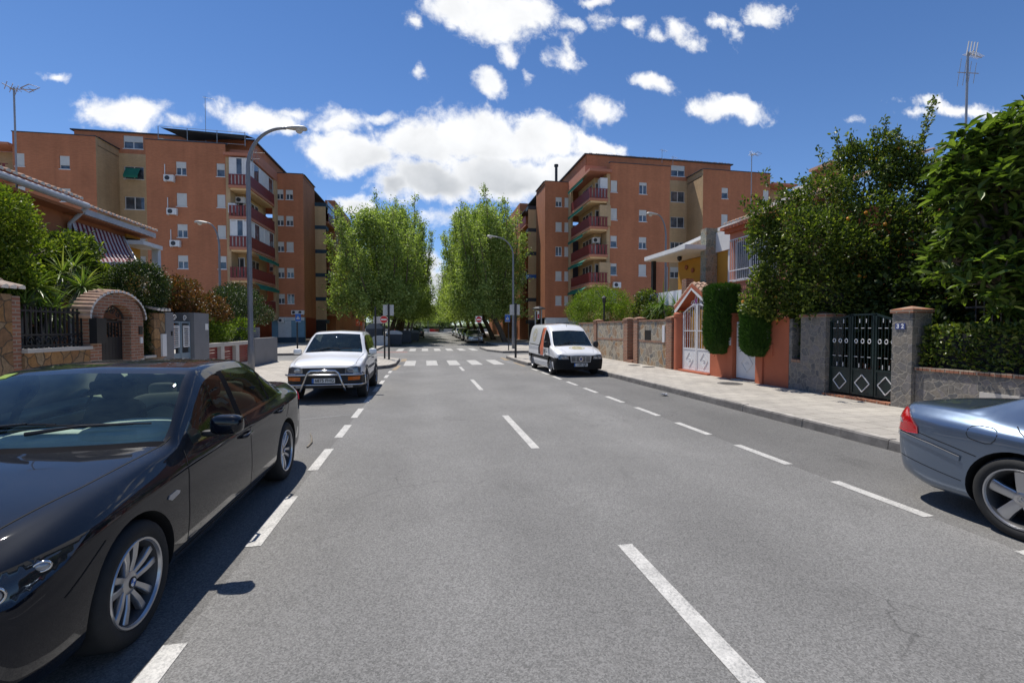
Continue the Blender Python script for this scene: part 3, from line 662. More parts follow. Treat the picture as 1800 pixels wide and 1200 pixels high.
    for (Xx, ya, yb, zt) in ((X(c1), Yf+dC+.24, Yc, TOP-.15), (X(r1), Yf+.24, rz, TOP), (X(b1), Yf+.24, rz, TOP)):
        cp.box((Xx-.13, ya+.001, zt), (Xx+.13, yb, zt+.07))
    lo, hi = sorted((X(by0+.9), X(a1-2.6))); cp.box((lo-.25, rz-.14, PT), (hi+.25, Yend-1.9, PT+.10))
    cp.build('roof', 'roof_edge_dark', root)
    dk = MB()                                        # decks closing the volumes
    dk.box((min(X(0), X(c1)), Yc+.01, 16.3), (max(X(0), X(c1)), Yc+5, 16.38)); dk.box((min(X(c1), X(by0+1.2)), Yf+dC+.02, 17.7), (max(X(c1), X(by0+1.2)), Yend, 17.8))
    dk.box((min(X(by0+1.2), X(b1)), Yf+.25, 17.5), (max(X(by0+1.2), X(b1)), rz, 17.6)); dk.box((min(X(r1), X(a1)), Yf+.25, 17.5), (max(X(r1), X(a1)), rz, 17.6))
    dk.box((min(X(.1), X(e1)), Yend-.3, 0), (max(X(.1), X(e1)), Yend, 17.9)); dk.box((X(e1+1)-.1, Yf+1.6, 0), (X(e1+1)+.1, Yend, 17.)); dk.build('roof_deck', 'roof_edge_dark', root)
    # a window in every opening; dark rooms are put into the pane colour
    for (fn, u0, u1, z0, z1, s_, n_, sh, gr) in wins: window(root, fn, u0, u1, z0, z1, s_, n_, sh, grille=gr)
    # coloured insets of the column
    for k, z in enumerate((16.15, 13.5, 10.7, 7.95, 5.15, 2.5)):
        ins = MB(); ins.box((min(X(.0)-.012*sx, X(c1)), Yc-.012, z-.22), (max(X(0)-.012*sx, X(c1)), Yc+1.3, z+.22)); ins.build('coloured_inset', 'sign_blue' if cfg.get('blue') == k else ('container_dark' if sx > 0 else 'shop_dark_blue'), root)
    # balconies: corner bay, street bay beyond the column, second bay
    for k, z in enumerate(FL):
        zf = z-1.36
        balcony(root, X(by0), X(by1)-sx*.36, Yf-.45, Yf+dC-1.0, zf, sx, enclosed=cfg['encl'][k], awning=cfg['awn'][k])
        d = MB()                                     # balcony door
        fn = F(Yf+1.5); uu = (X(by0+1.2)+X(by1))/2
        fbox(d, fn, uu-.45, uu+.45, zf+.02, zf+2.1, -.05, -.003); dd = d.build('balcony_door', 'white_metal', root)
        d = MB(); fbox(d, fn, uu-.36, uu-.04, zf+.3, zf+2.0, -.06, -.051); fbox(d, fn, uu+.04, uu+.36, zf+.3, zf+2.0, -.06, -.051); d.build('pane', 'pane', dd)
        d = MB(); gn = G(X(by0+1.2)); 
        for q in range(3): fbox(d, gn, Yf+2+q*.95, Yf+2.85+q*.95, zf+.02, zf+2.1, -.06, -.003)
        dd = d.build('balcony_door', 'white_metal', root); d = MB()
        for q in range(3): fbox(d, gn, Yf+2.08+q*.95, Yf+2.77+q*.95, zf+.2, zf+2.0, -.07, -.061)
        d.build('pane', 'pane', dd)
        y0 = Yc+.3; r = MB(); r.box((X(0)-sx*.02, y0+1, zf-.2), (X(1.2), y0+4.6, zf)); r.build('balcony_slab', 'render_salmon', root)
        r = MB(); xs = X(0)-sx*.02
        for q in range(14): r.box((xs-.015, y0+1+q*.26, zf+.05), (xs+.015, y0+1.2+q*.26, zf+.92))
        r.bar((xs, y0+1, zf+.95), (xs, y0+4.6, zf+.95), .05); r.build('balcony_railing', 'maroon_rail', root)
        if k in cfg['senc']:
            e = MB(); fbox(e, G(X(0)+sx*.05), y0+1, y0+4.6, zf+.95, zf+2.45, 0, .05); dd = e.build('balcony_enclosure', 'white_metal', root)
            e = MB(); [fbox(e, G(X(0)+sx*.05), y0+1.08+q*.88, y0+1.08+q*.88+.75, zf+1.05, zf+2.35, -.01, -.001) for q in range(4)]; e.build('pane', 'pane', dd)
        # second bay
        lo, hi = sorted((X(a1)+sx*.15, X(e1))); r = MB(); r.box((lo, Yf-.3, zf-.2), (hi, Yf+1.49, zf)); r.build('balcony_slab', 'render_salmon', root)
        r = MB(); n = int((hi-lo)/.3)
        for q in range(n): r.box((lo+q*.3+.05, Yf-.29, zf+.05), (lo+q*.3+.23, Yf-.26, zf+.92))
        r.bar((lo, Yf-.27, zf+.95), (hi, Yf-.27, zf+.95), .05); r.build('balcony_railing', 'maroon_rail', root)
    # cap over the top balcony
    r = MB(); lo, hi = sorted((X(by0)-sx*.05, X(by1)-sx*.02)); r.box((lo, Yf-.55, 17.1), (hi, Yf+1.5, 17.35)); r.box((min(X(by0)-sx*.05, X(by0+1.25)), Yf+1.501, 17.1), (max(X(by0)-sx*.05, X(by0+1.25)), Yf+dC-.01, 17.35))
    r.box((min(X(by0)+sx*.0, X(by1)-sx*.001), Yf+.9, 17.351), (max(X(by0), X(by1)-sx*.001), Yf+dC-.01, 18.1)); r.build('cornice', 'render_salmon', root)
    lo, hi = sorted((X(a1), X(e1))); r = MB(); r.box((lo, Yf-.4, 17.0), (hi, Yf+1.49, 17.2)); r.build('cornice', 'render_salmon', root)
    # rainwater pipes
    r = MB(); r.tube([(X(b1)-sx*.25, Yf-.08, 0), (X(b1)-sx*.25, Yf-.08, cfg.get('pipe', 3))], .05, 8); r.build('rain_pipe', 'galvanised', root)
    for c in cfg['ac']:
        ac_unit(root, (c[0], Yf, c[1]))
        r = MB(); r.tube([(c[0]-.42, Yf-.05, c[1]+.05), (c[0]-.42, Yf-.05, c[1]+1.25)], .035, 6); r.build('conduit', 'white_metal', root) if c[2] else None
    return root, X
rb, XR = block('apartment_building', 'orange brick apartment block right of the street, behind the yellow porch house', 12.3, 1, 43.8, (1.0, 4.3, 3.7, 6.0, 12.5, 16.25, 24.2, 27.2), 6.4, 10.5, 3.0,
    dict(seed=4, pt=20.0, bwin=21.85, bsty=['top', 'half', 'half', 'closed', 'half'], nsty=['closed', 'closed', 'half', 'top', 'half'], rwin=27.45, toprec=True, small=None, awin=31.1,
         asty=['half', 'closed', 'half', 'closed', 'half'], cwin=(2.58, 3.62), csty=['half', 'closed', 'closed', 'closed', 'open', 'closed', 'closed', 'closed', 'closed', 'closed'],
         encl=[None]*5, awn=[True, True, True, True, True], senc=(3,), blue=3, ac=[(19.0, 6.05, False)], pipe=8))
K_ = 1.02
lb, XL = block('apartment_building', 'orange brick apartment block left of the street with a black sheet roof terrace', 11.42, -1, 46.0, (1.22, 4.6, 3.77, 5.9, 12.34, 16.2, 22.4, 25.7), 7.0, 11.7, 2.95,
    dict(seed=9, pt=19.75, bwin=-20.96, bsty=['half', 'closed', 'half', 'half', 'half'], nsty=['half', 'closed', 'closed', 'half', 'half'], rwin=-26.4, toprec=True, small=-24.1, awin=-30.0,
         asty=['most', 'half', 'closed', 'half', 'half'], cwin=(3.55, 2.6), csty=['half', 'half', 'half', 'half', 'half', 'closed', 'half', 'half', 'half', 'open'],
         encl=['part', None, 'part', None, None], awn=[False, False, False, True, True], senc=(0, 3), ac=[(-21.83, 14.9, True), (-21.65, 12.0, True), (-21.45, 9.2, True)], pipe=3))
# extra bits of the right block: white boiler cabinet and door on the top balcony, AC on the third
r = MB(); r.box((17.2, 43.6, 14.6), (17.95, 44.3, 16.6)); r.build('cabinet', 'white_metal', rb)
for (z) in (13.05, 7.4, ): r = MB(); r.box((17.1, 43.45, z-1.2), (18.25, 43.8-.03, z+.85)); r.build('balcony_screen', 'brick_beige', rb)
ac_unit(rb, (17.3, 45.2, 10.7)); ac_unit(lb, (-16.6, 47.4, 13.6)); r = MB(); r.box((-17.1, 45.8, 12.1), (-16.5, 46.25, 12.95)); r.build('cabinet', 'white_metal', lb)
for (x_, y_, z_) in ((-14.95, 53., 2.35), (-13.6, 53., 3.2), (-12.95, 53., 3.2)): ac_unit(lb, (x_, y_-.1+.1, z_+.2), s=.8)
# ground floors
r = MB(); r.box((-15.95, 52.98, 0.14), (-12.66, 53.4, 2.899)); r.build('shop_front', 'shop_blue', lb)
r = MB(); r.box((-16., 52.9, .14), (-12.62, 52.975, .75)); r.build('plinth', 'shop_dark_blue', lb)
r = MB(); F_ = lambda u, z, d: (u, 52.96+d, z)
for k in range(22): fbox(r, F_, -15.3, -14.0, .3+k*.1, .39+k*.1, -.03, -.01)
fbox(r, F_, -15.3, -14.0, .2, 2.5, -.012, 0.018); r.build('roller_door', 'render_bluewhite', lb)
r = MB(); r.box((-15.95, 52.9, 2.55), (-12.66, 52.975, 2.88)); r.build('shop_sign', 'render_bluewhite', lb)
r = MB(); r.box((12.4, 54.0, .14), (13.3, 54.31, 2.4)); r.build('shop_front', 'dark_interior', rb)
r = MB(); r.box((13.35, 50.1, .14), (18.0, 50.5, 2.899)); r.build('ground_floor_wall', 'render_bluewhite', rb)
r = MB(); r.box((14.6, 50.04, .9), (16.1, 50.098, 2.3)); r.build('garage_door', 'container_dark', rb)
r = MB(); r.box((-12.6, 57.5, .14), (-11.5, 57.69, 2.6)); r.build('shop_front', 'dark_interior', lb)
lb.rotation_euler = (0, 0, -R(1.5))
# roof terrace of the left block: black sun sheet on posts
t = thing('roof_pergola', 'black sheet canopy on thin posts on top of the left block', 'pergola', (-18.5, 45.6, 18.29))
mb = MB(); y0, y1 = 46.25, 48.7
mb.add([(-22.8, y0, 19.4), (-15.8, y0, 19.25), (-15.8, y1, 19.9), (-21.4, y1, 19.86)], [(0, 1, 2, 3)]); mb.add([(-22.8, y0, 19.4), (-15.8, y0, 19.25), (-15.9, y0+.1, 18.95), (-20.9, y0+.9, 18.75)], [(0, 1, 2, 3)]); mb.build('canopy_sheet', 'black_sheet', t)
mb = MB()
for x in (-22.9, -20.6, -18.2, -15.9): mb.tube([(x, 46.1, 18.2), (x, 46.1, 19.45)], .03, 6)
mb.tube([(-22.9, 46.1, 19.45), (-15.9, 46.1, 19.4)], .02, 6); mb.tube([(-22.9, 46.1, 18.34), (-15.9, 46.1, 18.34)], .03, 6); mb.build('post_frame', 'galvanised', t)
# roof details on the right block
t = thing('chimney_pipe', 'dark metal flue pipe on the roof of the right block', 'chimney', (15.1, 52, 18.1)); mb = MB(); mb.tube([(15.1, 52, 17.8), (15.1, 52, 20.4)], .16, 12); mb.build('flue', 'container_dark', t); mb = MB(); mb.tube([(15.1, 52, 20.4), (15.1, 52, 20.62)], .25, 12); mb.build('cowl', 'container_dark', t)
t = thing('solar_panel', 'flat dark solar panel lying on the right block roof', 'solar panel', (26.5, 48, 20.1)); mb = MB(); mb.add([(25.4, 47.4, 20.13), (29.6, 47.4, 20.13), (29.6, 49., 20.5), (25.4, 49., 20.5)], [(0, 1, 2, 3)]); mb.add([(25.4, 47.4, 20.17), (29.6, 47.4, 20.17), (29.6, 49., 20.54), (25.4, 49., 20.54)], [(0, 1, 2, 3)]); mb.build('panel', 'pane', t); mb = MB(); [mb.bar((x, 48.9, 20.1), (x, 48.9, 20.5), .05) for x in (25.6, 27.5, 29.4)]; mb.build('support', 'galvanised', t)
r = MB()
rr_ = random.Random(2)
for k in range(90): r.box((17.2+k*.185, 46.7, 20.101), (17.2+k*.185+.12, 46.9, 20.13+rr_.random()*.05))
r.build('tile_edge', 'tile_clay', rb)
# green drying awning on the left recess
r = MB(); r.add([(-27.0, 48.85, 16.55), (-25.8, 48.85, 16.55), (-25.8, 48.4, 15.8), (-27.0, 48.4, 15.8)], [(0, 1, 2, 3)]); r.add([(-27.0, 48.4, 15.8), (-25.8, 48.4, 15.8), (-25.8, 48.41, 15.55), (-27.0, 48.41, 15.55)], [(0, 1, 2, 3)]); r.build('awning', 'green_fabric', lb)
# far blocks behind the avenue trees
def farblock(x0, sx, y0, y1, H, wall, label, bal='maroon_rail'):
    X = lambda a: sx*(x0+a); root = thing('apartment_building', label, 'apartment building', (X(6), y0, gz(y0))); W = MB()
    G = lambda u, z, d: (X(0)+sx*d, u, z+gz(y0)); F = lambda u, z, d: (u, y0+d, z+gz(y0))
    hs = []; fl = [z for z in (15.8, 13, 10.3, 7.5, 4.8) if z < H-1.5]
    for z in fl:
        y = y0+1.2
        while y < y1-1.5: hs.append((y, y+1.1, z-.6, z+.6)); y += 3.3
    wallgrid(W, G, y0, y1, 0, H, hs, .14, 0)
    hf = [(min(X(a), X(a+1)), max(X(a), X(a+1)), z-.6, z+.6) for a in (2.2, 5.5, 9.) for z in fl]
    wallgrid(W, F, min(X(0), X(14)), max(X(0), X(14)), 0, H, hf, .14, 0)
    W.box((min(X(.1), X(14)), y0+.15, H-.4), (max(X(.1), X(14)), y1, H-.1)); W.build('wall', wall, root)
    for h in hs: window(root, G, *h, style='half')
    for h in hf: window(root, F, *h, style='half')
    for z in fl:
        r = MB(); r.box((X(-1.0), y0+5, z-1.5), (X(-.002), y0+9.5, z-1.3)); r.build('balcony_slab', 'render_salmon', root)
        r = MB(); [r.box((X(-1.0)-.015, y0+5+q*.3, z-1.25), (X(-1.0)+.015, y0+5.22+q*.3, z-.35)) for q in range(15)]; [r.box((X(-1.0+q*.3), y0+5, z-1.25), (X(-.8+q*.3), y0+5.03, z-.35)) for q in range(3)]; r.build('balcony_railing', bal, root)
    r = MB(); r.box((min(X(-.15), X(14)), y0-.1, H+gz(y0)), (max(X(-.15), X(14)), y1, H+.12+gz(y0))); r.build('roof', 'roof_edge_dark', root)
    r = MB(); r.box((min(X(-.02), X(-.06)), y0+1, .2+gz(y0)), (max(X(-.02), X(-.06)), y0+6, 2.6+gz(y0))); r.build('shop_front', 'dark_interior', root)
    return root
farblock(12.2, -1, 73, 100, 17.2, 'brick_orange', 'brown brick flats behind the left avenue trees')
farblock(13.6, 1, 71, 98, 15.2, 'brick_orange', 'brick flats behind the right avenue trees')
# ================================================================== GARDEN WALLS, RIGHT SIDE
WX = 9.3; ZB = .14
def ybox(mb, y0, y1, z0, z1, x0=None, x1=None, m=0):
    x0 = WX if x0 is None else x0; x1 = WX+.28 if x1 is None else x1; mb.box((x0, y0, z0), (x1, y1, z1), m)
def coping(mb, y0, y1, z, x0, x1, m=0, step=.075, h=.06, over=.03):
    n = max(1, int((y1-y0)/step)); r = random.Random(int(y0*100))
    for k in range(n):
        a = y0+(y1-y0)*k/n; mb.box((x0-over+r.uniform(-.004, .004), a+.004, z), (x1+over, a+(y1-y0)/n-.004, z+h+r.uniform(-.004, .004)), m)
def stonewall(name, label, y0, y1, zt, mat, x0=WX, th=.28, cap='brick_pillar', band=None, group=None):
    t = thing(name, label, 'wall', (x0, (y0+y1)/2, ZB), group=group)
    mb = MB(); mb.box((x0, y0, ZB-.1), (x0+th, y1, zt)); mb.build('wall_panel', mat, t)
    mb = MB(); coping(mb, y0, y1, zt+.001, min(x0, x0+th), max(x0, x0+th)); mb.build('coping', cap, t)
    if band: mb = MB(); coping(mb, y0+.002, y1-.002, band, x0-.012, x0+.02, over=0, h=.07); mb.build('brick_band', cap, t)
    return t
def pillar(name, label, y0, y1, zt, mat, x0=WX-.06, th=.40, capmat=None, group=None, cat='gate pillar'):
    t = thing(name, label, cat, (x0, (y0+y1)/2, ZB), group=group); mb = MB(); mb.box((x0, y0, ZB-.1), (x0+th, y1, zt)); mb.build('shaft', mat, t)
    mb = MB(); mb.box((min(x0, x0+th)-.03, y0-.03, zt+.001), (max(x0, x0+th)+.03, y1+.03, zt+.07)); cx = x0+th/2; cy = (y0+y1)/2
    hx, hy = abs(th)/2+.03, (y1-y0)/2+.03; z = zt+.071
    mb.add([(cx-hx, cy-hy, z), (cx+hx, cy-hy, z), (cx+hx, cy+hy, z), (cx-hx, cy+hy, z), (cx, cy, z+.07)], [(0, 1, 4), (1, 2, 4), (2, 3, 4), (3, 0, 4)]); mb.build('cap', capmat or mat, t); return t
G1 = 'brick pillars of the beige stone wall'
pillar('brick_pillar', 'narrow brick pillar right behind the white van, farthest along the beige stone wall', 23.95, 24.3, 2.07, 'brick_pillar', group=G1)
stonewall('stone_wall', 'shaded beige stone wall beyond the farthest brick pillar, ending at the side street', 24.31, 27.0, 1.98, 'stone_beige')
stonewall('stone_wall', 'beige stone wall between the van and the narrow brick gateway', 20.43, 23.94, 2.0, 'stone_beige', band=1.12)
pillar('brick_pillar', 'brick pillar on the far side of the narrow dark gateway', 20.0, 20.42, 2.08, 'brick_pillar', group=G1)
pillar('brick_pillar', 'brick pillar on the near side of the narrow dark gateway', 18.98, 19.36, 2.08, 'brick_pillar', group=G1)
t = stonewall('stone_wall', 'beige stone wall with a small black meter door, left of the terracotta gate', 16.53, 18.97, 2.0, 'stone_beige', band=1.12)
mb = MB(); p0, p1 = YX(1144, WX), YX(1134, WX); mb.box((WX-.02, p0, 1.22), (WX+.01, p1, 1.62)); mb.build('meter_door', 'sign_black', t)
mb = MB(); mb.box((WX-.03, 16.68, 1.15), (WX+.01, 16.86, 1.82)); mb.build('meter_box', 'white_metal', t)
pillar('brick_pillar', 'brick pillar touching the terracotta gate surround', 16.1, 16.52, 2.05, 'brick_pillar', group=G1)
# narrow gateway: dark door set back
t = thing('garden_door', 'dark slatted door deep in the narrow brick gateway', 'door', (9.75, 19.68, ZB)); mb = MB()
for k in range(6): mb.box((9.72, 19.38+k*.1, .3), (9.75, 19.46+k*.1, 2.0))
mb.box((9.751, 19.37, .3), (9.78, 19.99, 2.0)); mb.build('door_leaf', 'dark_iron', t); mb = MB(); mb.box((9.2, 19.37, .1), (9.8, 19.99, .26)); mb.build('step', 'brick_pillar', t); mb = MB(); mb.box((9.69, 19.88, 1.05), (9.72, 19.94, 1.2)); mb.build('handle', 'galvanised', t)
# terracotta frontage with two white gates
TC = 'render_terracotta'
t = thing('rounded_pillar', 'terracotta rounded pillar left of the white double gate', 'gate pillar', (WX, 15.8, ZB)); mb = MB()
mb.lathe([(.0, ZB-.1), (.29, ZB-.1), (.29, 2.12), (.31, 2.15), (.31, 2.24), (.26, 2.30), (0, 2.31)], (WX+.22, 15.82, 0), 24); mb.build('shaft', TC, t, smooth=False)
def garden_gate(name, label, y0, y1, zt, mat, arch=.0, leafs=2, panel=.98, x=WX+.08, finial=False):
    t = thing(name, label, 'gate', (x, (y0+y1)/2, ZB))
    for k in range(leafs):
        a, b = y0+(y1-y0)*k/leafs+.012, y0+(y1-y0)*(k+1)/leafs-.012; z0 = ZB+.07; mb = MB()
        top = lambda y: zt+arch*math.sin(math.pi*(y-y0)/(y1-y0)) if leafs == 2 else zt+arch*math.sin(math.pi*.5*(y-y0)/(y1-y0))
        mb.box((x-.02, a, z0), (x+.02, a+.05, top(a))); mb.box((x-.02, b-.05, z0), (x+.02, b, top(b)))
        mb.tube([(x, a+(b-a)*j/10, top(a+(b-a)*j/10)) for j in range(11)], .024, 6); mb.box((x-.018, a+.05, z0), (x+.018, b-.05, z0+.05)); mb.box((x-.018, a+.05, panel-.03), (x+.018, b-.05, panel+.02)); mb.box((x-.016, a+.05, panel+.62), (x+.016, b-.05, panel+.65))
        lf = mb.build('gate_leaf', mat, t)
        mb = MB(); mb.box((x-.006, a+.05, z0+.05), (x+.006, b-.05, panel-.03)); c = ((a+b)/2, (z0+panel)/2); ry, rz = (b-a)*.26, .27
        D = [(c[0]+ry, c[1]), (c[0], c[1]+rz), (c[0]-ry, c[1]), (c[0], c[1]-rz)]
        for j in range(4): q, w = D[j], D[(j+1) % 4]; mb.bar((x-.014, *q), (x-.014, *w), .022, .012, up=(1, 0, 0))
        mb.tube([(x-.014, c[0]+.06*math.cos(j*.628), c[1]+.035*math.sin(j*.628)) for j in range(11)], .008, 5, cap=False); mb.build('panel', mat, lf)
        mb = MB(); n = 6 if leafs == 2 else 5
        for j in range(1, n): y = a+(b-a)*j/n; mb.tube([(x, y, panel), (x, y, top(y))], .011, 6); mb.lathe([(.001, -.03), (.02, 0), (.001, .03)], (x, y, panel+.33), 6)
        mb.build('bars', mat, lf)
    return t
gt = garden_gate('white_gate', 'white arched double gate of bars and diamond panels under a tiled gable', 13.78, 15.52, 2.26, 'white_metal', arch=.28)
mb = MB(); cy = 14.65
def scroll(mb, y, z, s, r=.16, turns=1.6, sgn=1, x=WX+.08):
    pts = []
    for j in range(22): a = j/21*turns*2*math.pi; rr = r*(1-j/24); pts.append((x, y+s*sgn*0+s*(rr*math.cos(a)), z+rr*math.sin(a)))
    mb.tube(pts, .011, 5)
for s in (-1, 1): scroll(mb, cy+s*.22, 2.55, s, .15); mb.tube([(WX+.08, cy+s*(.62-.5*math.sin(j*.157)), 2.42+.42*(1-math.cos(j*.157))) for j in range(11)], .012, 5)
scroll(mb, cy, 2.85, 1, .09); mb.tube([(WX+.08, cy, 2.5), (WX+.08, cy, 3.05)], .012, 5); mb.build('scrollwork', 'white_metal', gt)
# gable over the gate
t = thing('tiled_gable', 'small tiled gable with terracotta edge above the white double gate', 'gable roof', (WX+.2, 14.75, 2.3))
a0, a1, ap, ze, zp = 13.55, 15.98, 14.85, 2.36, 3.14
mb = MB()
for (ya, yb) in ((a0, ap), (a1, ap)):
    for x0, x1, m, dz in ((WX-.02, WX+.5, 0, 0.),):
        mb.add([(x0, ya, ze), (x1, ya, ze), (x1, yb, zp), (x0, yb, zp), (x0, ya, ze+.14), (x1, ya, ze+.14), (x1, yb, zp+.14), (x0, yb, zp+.14)], [(0, 1, 2, 3), (4, 5, 6, 7), (0, 1, 5, 4), (0, 4, 7, 3), (1, 2, 6, 5)])
mb.build('edge', TC, t)
mb = MB(); mb.add([(WX+.3, a0+.12, ze-.2), (WX+.3, a1-.12, ze-.2), (WX+.3, a1-.12, ze), (WX+.3, ap, zp-.03), (WX+.3, a0+.12, ze)], [(0, 1, 2, 3, 4)]) if False else None
mb.add([(WX-.035, a0+.08, ze-.10), (WX-.035, ap, zp-.09), (WX-.035, ap, zp-.003), (WX-.035, a0, ze-.003)], [(0, 1, 2, 3)]); mb.add([(WX-.035, a1-.08, ze-.10), (WX-.035, ap, zp-.09), (WX-.035, ap, zp-.003), (WX-.035, a1, ze-.003)], [(0, 1, 2, 3)])
mb.build('white_trim', 'render_white', t)
mb = MB()
for (ya, yb) in ((a0-.05, ap), (a1+.05, ap)):
    for k in range(3):
        x = WX+.06+k*.18
        for j in range(7):
            f0, f1 = j/7, (j+1.25)/7
            P0 = Vector((x, ya+(yb-ya)*f0, ze+.15+(zp-ze)*f0+.015)); P1 = Vector((x, ya+(yb-ya)*min(1, f1), ze+.15+(zp-ze)*min(1, f1)-.0))
            mb.tube([P0, P1], [.085, .065], 8)
mb.build('roof_tiles', ['tile_clay', 'tile_white'], t)
t = thing('terracotta_wall', 'terracotta rendered wall between the two white gates with a brick-red pillar', 'wall', (WX, 13.2, ZB)); mb = MB(); mb.box((WX, 12.80, ZB-.1), (WX+.3, 13.77, 1.98)); mb.box((WX-.06, 12.56, ZB-.1), (WX+.32, 12.79, 2.1)); mb.build('wall_panel', TC, t)
mb = MB(); mb.box((WX-.09, 12.53, 2.101), (WX+.35, 12.82, 2.16)); mb.build('cap', TC, t); mb = MB(); mb.box((WX-.075, 12.62, 1.18), (WX-.061, 12.74, 1.42)); mb.build('doorbell', 'white_metal', t)
mb = MB(); mb.box((WX-.1, 13.75, ZB-.05), (WX+.3, 15.56, ZB+.06)); mb.build('threshold', TC, t)
garden_gate('white_gate', 'white single gate with a diamond panel, half hidden by the hanging cypress', 11.6, 12.54, 1.88, 'white_metal', arch=-.0, leafs=1, panel=1.12)
t = thing('terracotta_wall', 'terracotta rendered wall with a white mailbox, right of the single white gate', 'wall', (WX, 11., ZB)); mb = MB(); mb.box((WX, 10.41, ZB-.1), (WX+.3, 11.3, 1.98)); mb.box((WX-.05, 11.31, ZB-.1), (WX+.32, 11.58, 2.0)); mb.build('wall_panel', TC, t)
mb = MB(); mb.box((WX-.03, 10.95, .95), (WX-.002, 11.28, 1.28)); mb.build('raised_panel', TC, t); mb = MB(); mb.box((WX-.1, 11.56, ZB-.05), (WX+.3, 12.56, ZB+.03)); mb.build('threshold', 'kerb_stone', t)
m_ = thing('mailbox', 'white framed mailbox on the terracotta wall', 'mailbox', (WX-.1, 11.2, 1.42)); mb = MB()
for a in (((11.06, 1.42), (11.34, 1.46)), ((11.06, 1.66), (11.34, 1.70)), ((11.06, 1.461), (11.10, 1.659)), ((11.30, 1.461), (11.34, 1.659))): mb.box((WX-.12, a[0][0], a[0][1]), (WX-.051, a[1][0], a[1][1]))
mb.build('frame', 'white_metal', m_); mb = MB(); mb.box((WX-.09, 11.101, 1.461), (WX-.06, 11.299, 1.659)); mb.build('box', 'container_dark', m_)
# grey stone frontage with the green gate
SG = 'stone_grey'
t = thing('stone_wall', 'grey stone wall with a hedge-filled gap beside the terracotta wall', 'wall', (WX, 10.2, ZB)); mb = MB(); mb.box((WX, 10.02, ZB-.1), (WX+.3, 10.40, .85)); mb.box((WX+.0, 10.3, .851), (WX+.3, 10.40, 1.95)); mb.build('wall_panel', SG, t); mb = MB(); coping(mb, 10.02, 10.29, .852, WX, WX+.3); mb.build('coping', 'brick_pillar', t)
pillar('stone_pillar', 'broad grey stone pillar left of the green gate', 9.28, 10.01, 1.97, SG, x0=WX-.02, th=.5, capmat='brick_pillar')
pillar('stone_pillar', 'grey stone pillar with the blue house number, right of the green gate', 7.27, 7.66, 2.0, SG, x0=WX-.08, th=.45, capmat='brick_pillar')
hn = thing('house_number', 'blue and white house number tiles reading 32 on the stone pillar', 'house number', (WX-.09, 7.47, 1.72)); mb = MB(); mb.box((WX-.092, 7.40, 1.68), (WX-.081, 7.49, 1.80)); mb.box((WX-.092, 7.50, 1.68), (WX-.081, 7.59, 1.80)); mb.build('tiles', 'tile_number_blue', hn)
Mx = Matrix.Translation((WX-.0925, 7.495, 1.74)) @ Matrix(((0, 0, -1, 0), (-1, 0, 0, 0), (0, 1, 0, 0), (0, 0, 0, 1)))
text('numerals', '3 2', .115, 'sign_white', hn, Mx, .0008, bold=.004)
t = stonewall('stone_wall', 'low grey stone wall with a brick edge under the clipped hedge, behind the blue car', -1.5, 7.26, .90, SG, th=.35, cap='brick_pillar')
mb = MB(); y = YX(1745, WX); mb.box((WX-.02, y-.6, .1), (WX+.002, y+.15, .62)); mb.build('meter_plate', 'concrete_pale', t)
# green gate: three leaves of bars, rings, pale clips and diamond panels
t = thing('green_gate', 'dark green iron gate with white rings and three white diamond panels', 'gate', (WX+.1, 8.45, ZB)); x = WX+.1
L = [(8.72, 9.26), (8.17, 8.71), (7.67, 8.16)]
for k, (a, b) in enumerate(L):
    mb = MB(); z0 = ZB+.1; zt = 2.02 if k == 1 else 1.9
    tp = lambda y, k=k, a=a, b=b: 2.0 if k == 1 else (2.0-.16*((y-a)/(b-a) if k == 0 else (b-y)/(b-a)))
    mb.box((x-.02, a+.005, z0), (x+.02, a+.045, tp(a))); mb.box((x-.02, b-.045, z0), (x+.02, b-.005, tp(b)))
    mb.bar((x, a, tp(a)), (x, b, tp(b)), .04); mb.box((x-.02, a+.045, z0), (x+.02, b-.045, z0+.04)); mb.box((x-.02, a+.045, .78), (x+.02, b-.045, .82))
    lf = mb.build('gate_leaf', 'green_iron', t); mb = MB(); mb.box((x-.005, a+.045, z0+.04), (x+.005, b-.045, .78)); mb.build('panel', 'green_iron', lf)
    mb = MB(); c = ((a+b)/2, .50); D = [(c[0]+.17, c[1]), (c[0], c[1]+.19), (c[0]-.17, c[1]), (c[0], c[1]-.19)]
    for j in range(4): mb.bar((x-.012, *D[j]), (x-.012, *D[(j+1) % 4]), .016, .014, up=(1, 0, 0))
    mb.build('diamond_trim', 'white_metal', lf)
    mb = MB(); pl = MB()
    for j in range(1, 7): y = a+(b-a)*j/7; mb.tube([(x, y, .82), (x, y, tp(y))], .009, 6)
    mb.build('bars', 'green_iron', lf)
    for j in (1, 3, 5):
        y = a+(b-a)*(j+.5)/7; pl.tube([(x-.012, y+.034*math.cos(q*.524), 1.42+.045*math.sin(q*.524)) for q in range(13)], .009, 5, cap=False)
        pl.box((x-.016, y-.035, 1.07), (x-.004, y+.035, 1.082)); pl.box((x-.016, y-.035, 1.70), (x-.004, y+.035, 1.712))
        if j < 5: y2 = y+(b-a)/7; pl.box((x-.016, y2-.006, .84), (x-.004, y2+.006, .93)); pl.box((x-.016, y2-.006, 1.82), (x-.004, y2+.006, 1.91))
    pl.build('pale_clips', 'white_metal', lf)
mb = MB(); coping(mb, 7.67, 9.27, ZB-.02, WX-.1, WX+.2, h=.07, over=0); mb.build('threshold', 'brick_pillar', t)
# gardens behind the walls
sheet('garden_soil', [(9.6, 30, -20, 26.8)], 'earth', .16, 'garden soil behind the right walls'); sheet('garden_soil', [(-30, -7.2, -20, 22)], 'earth', .16, 'garden soil behind the left walls')

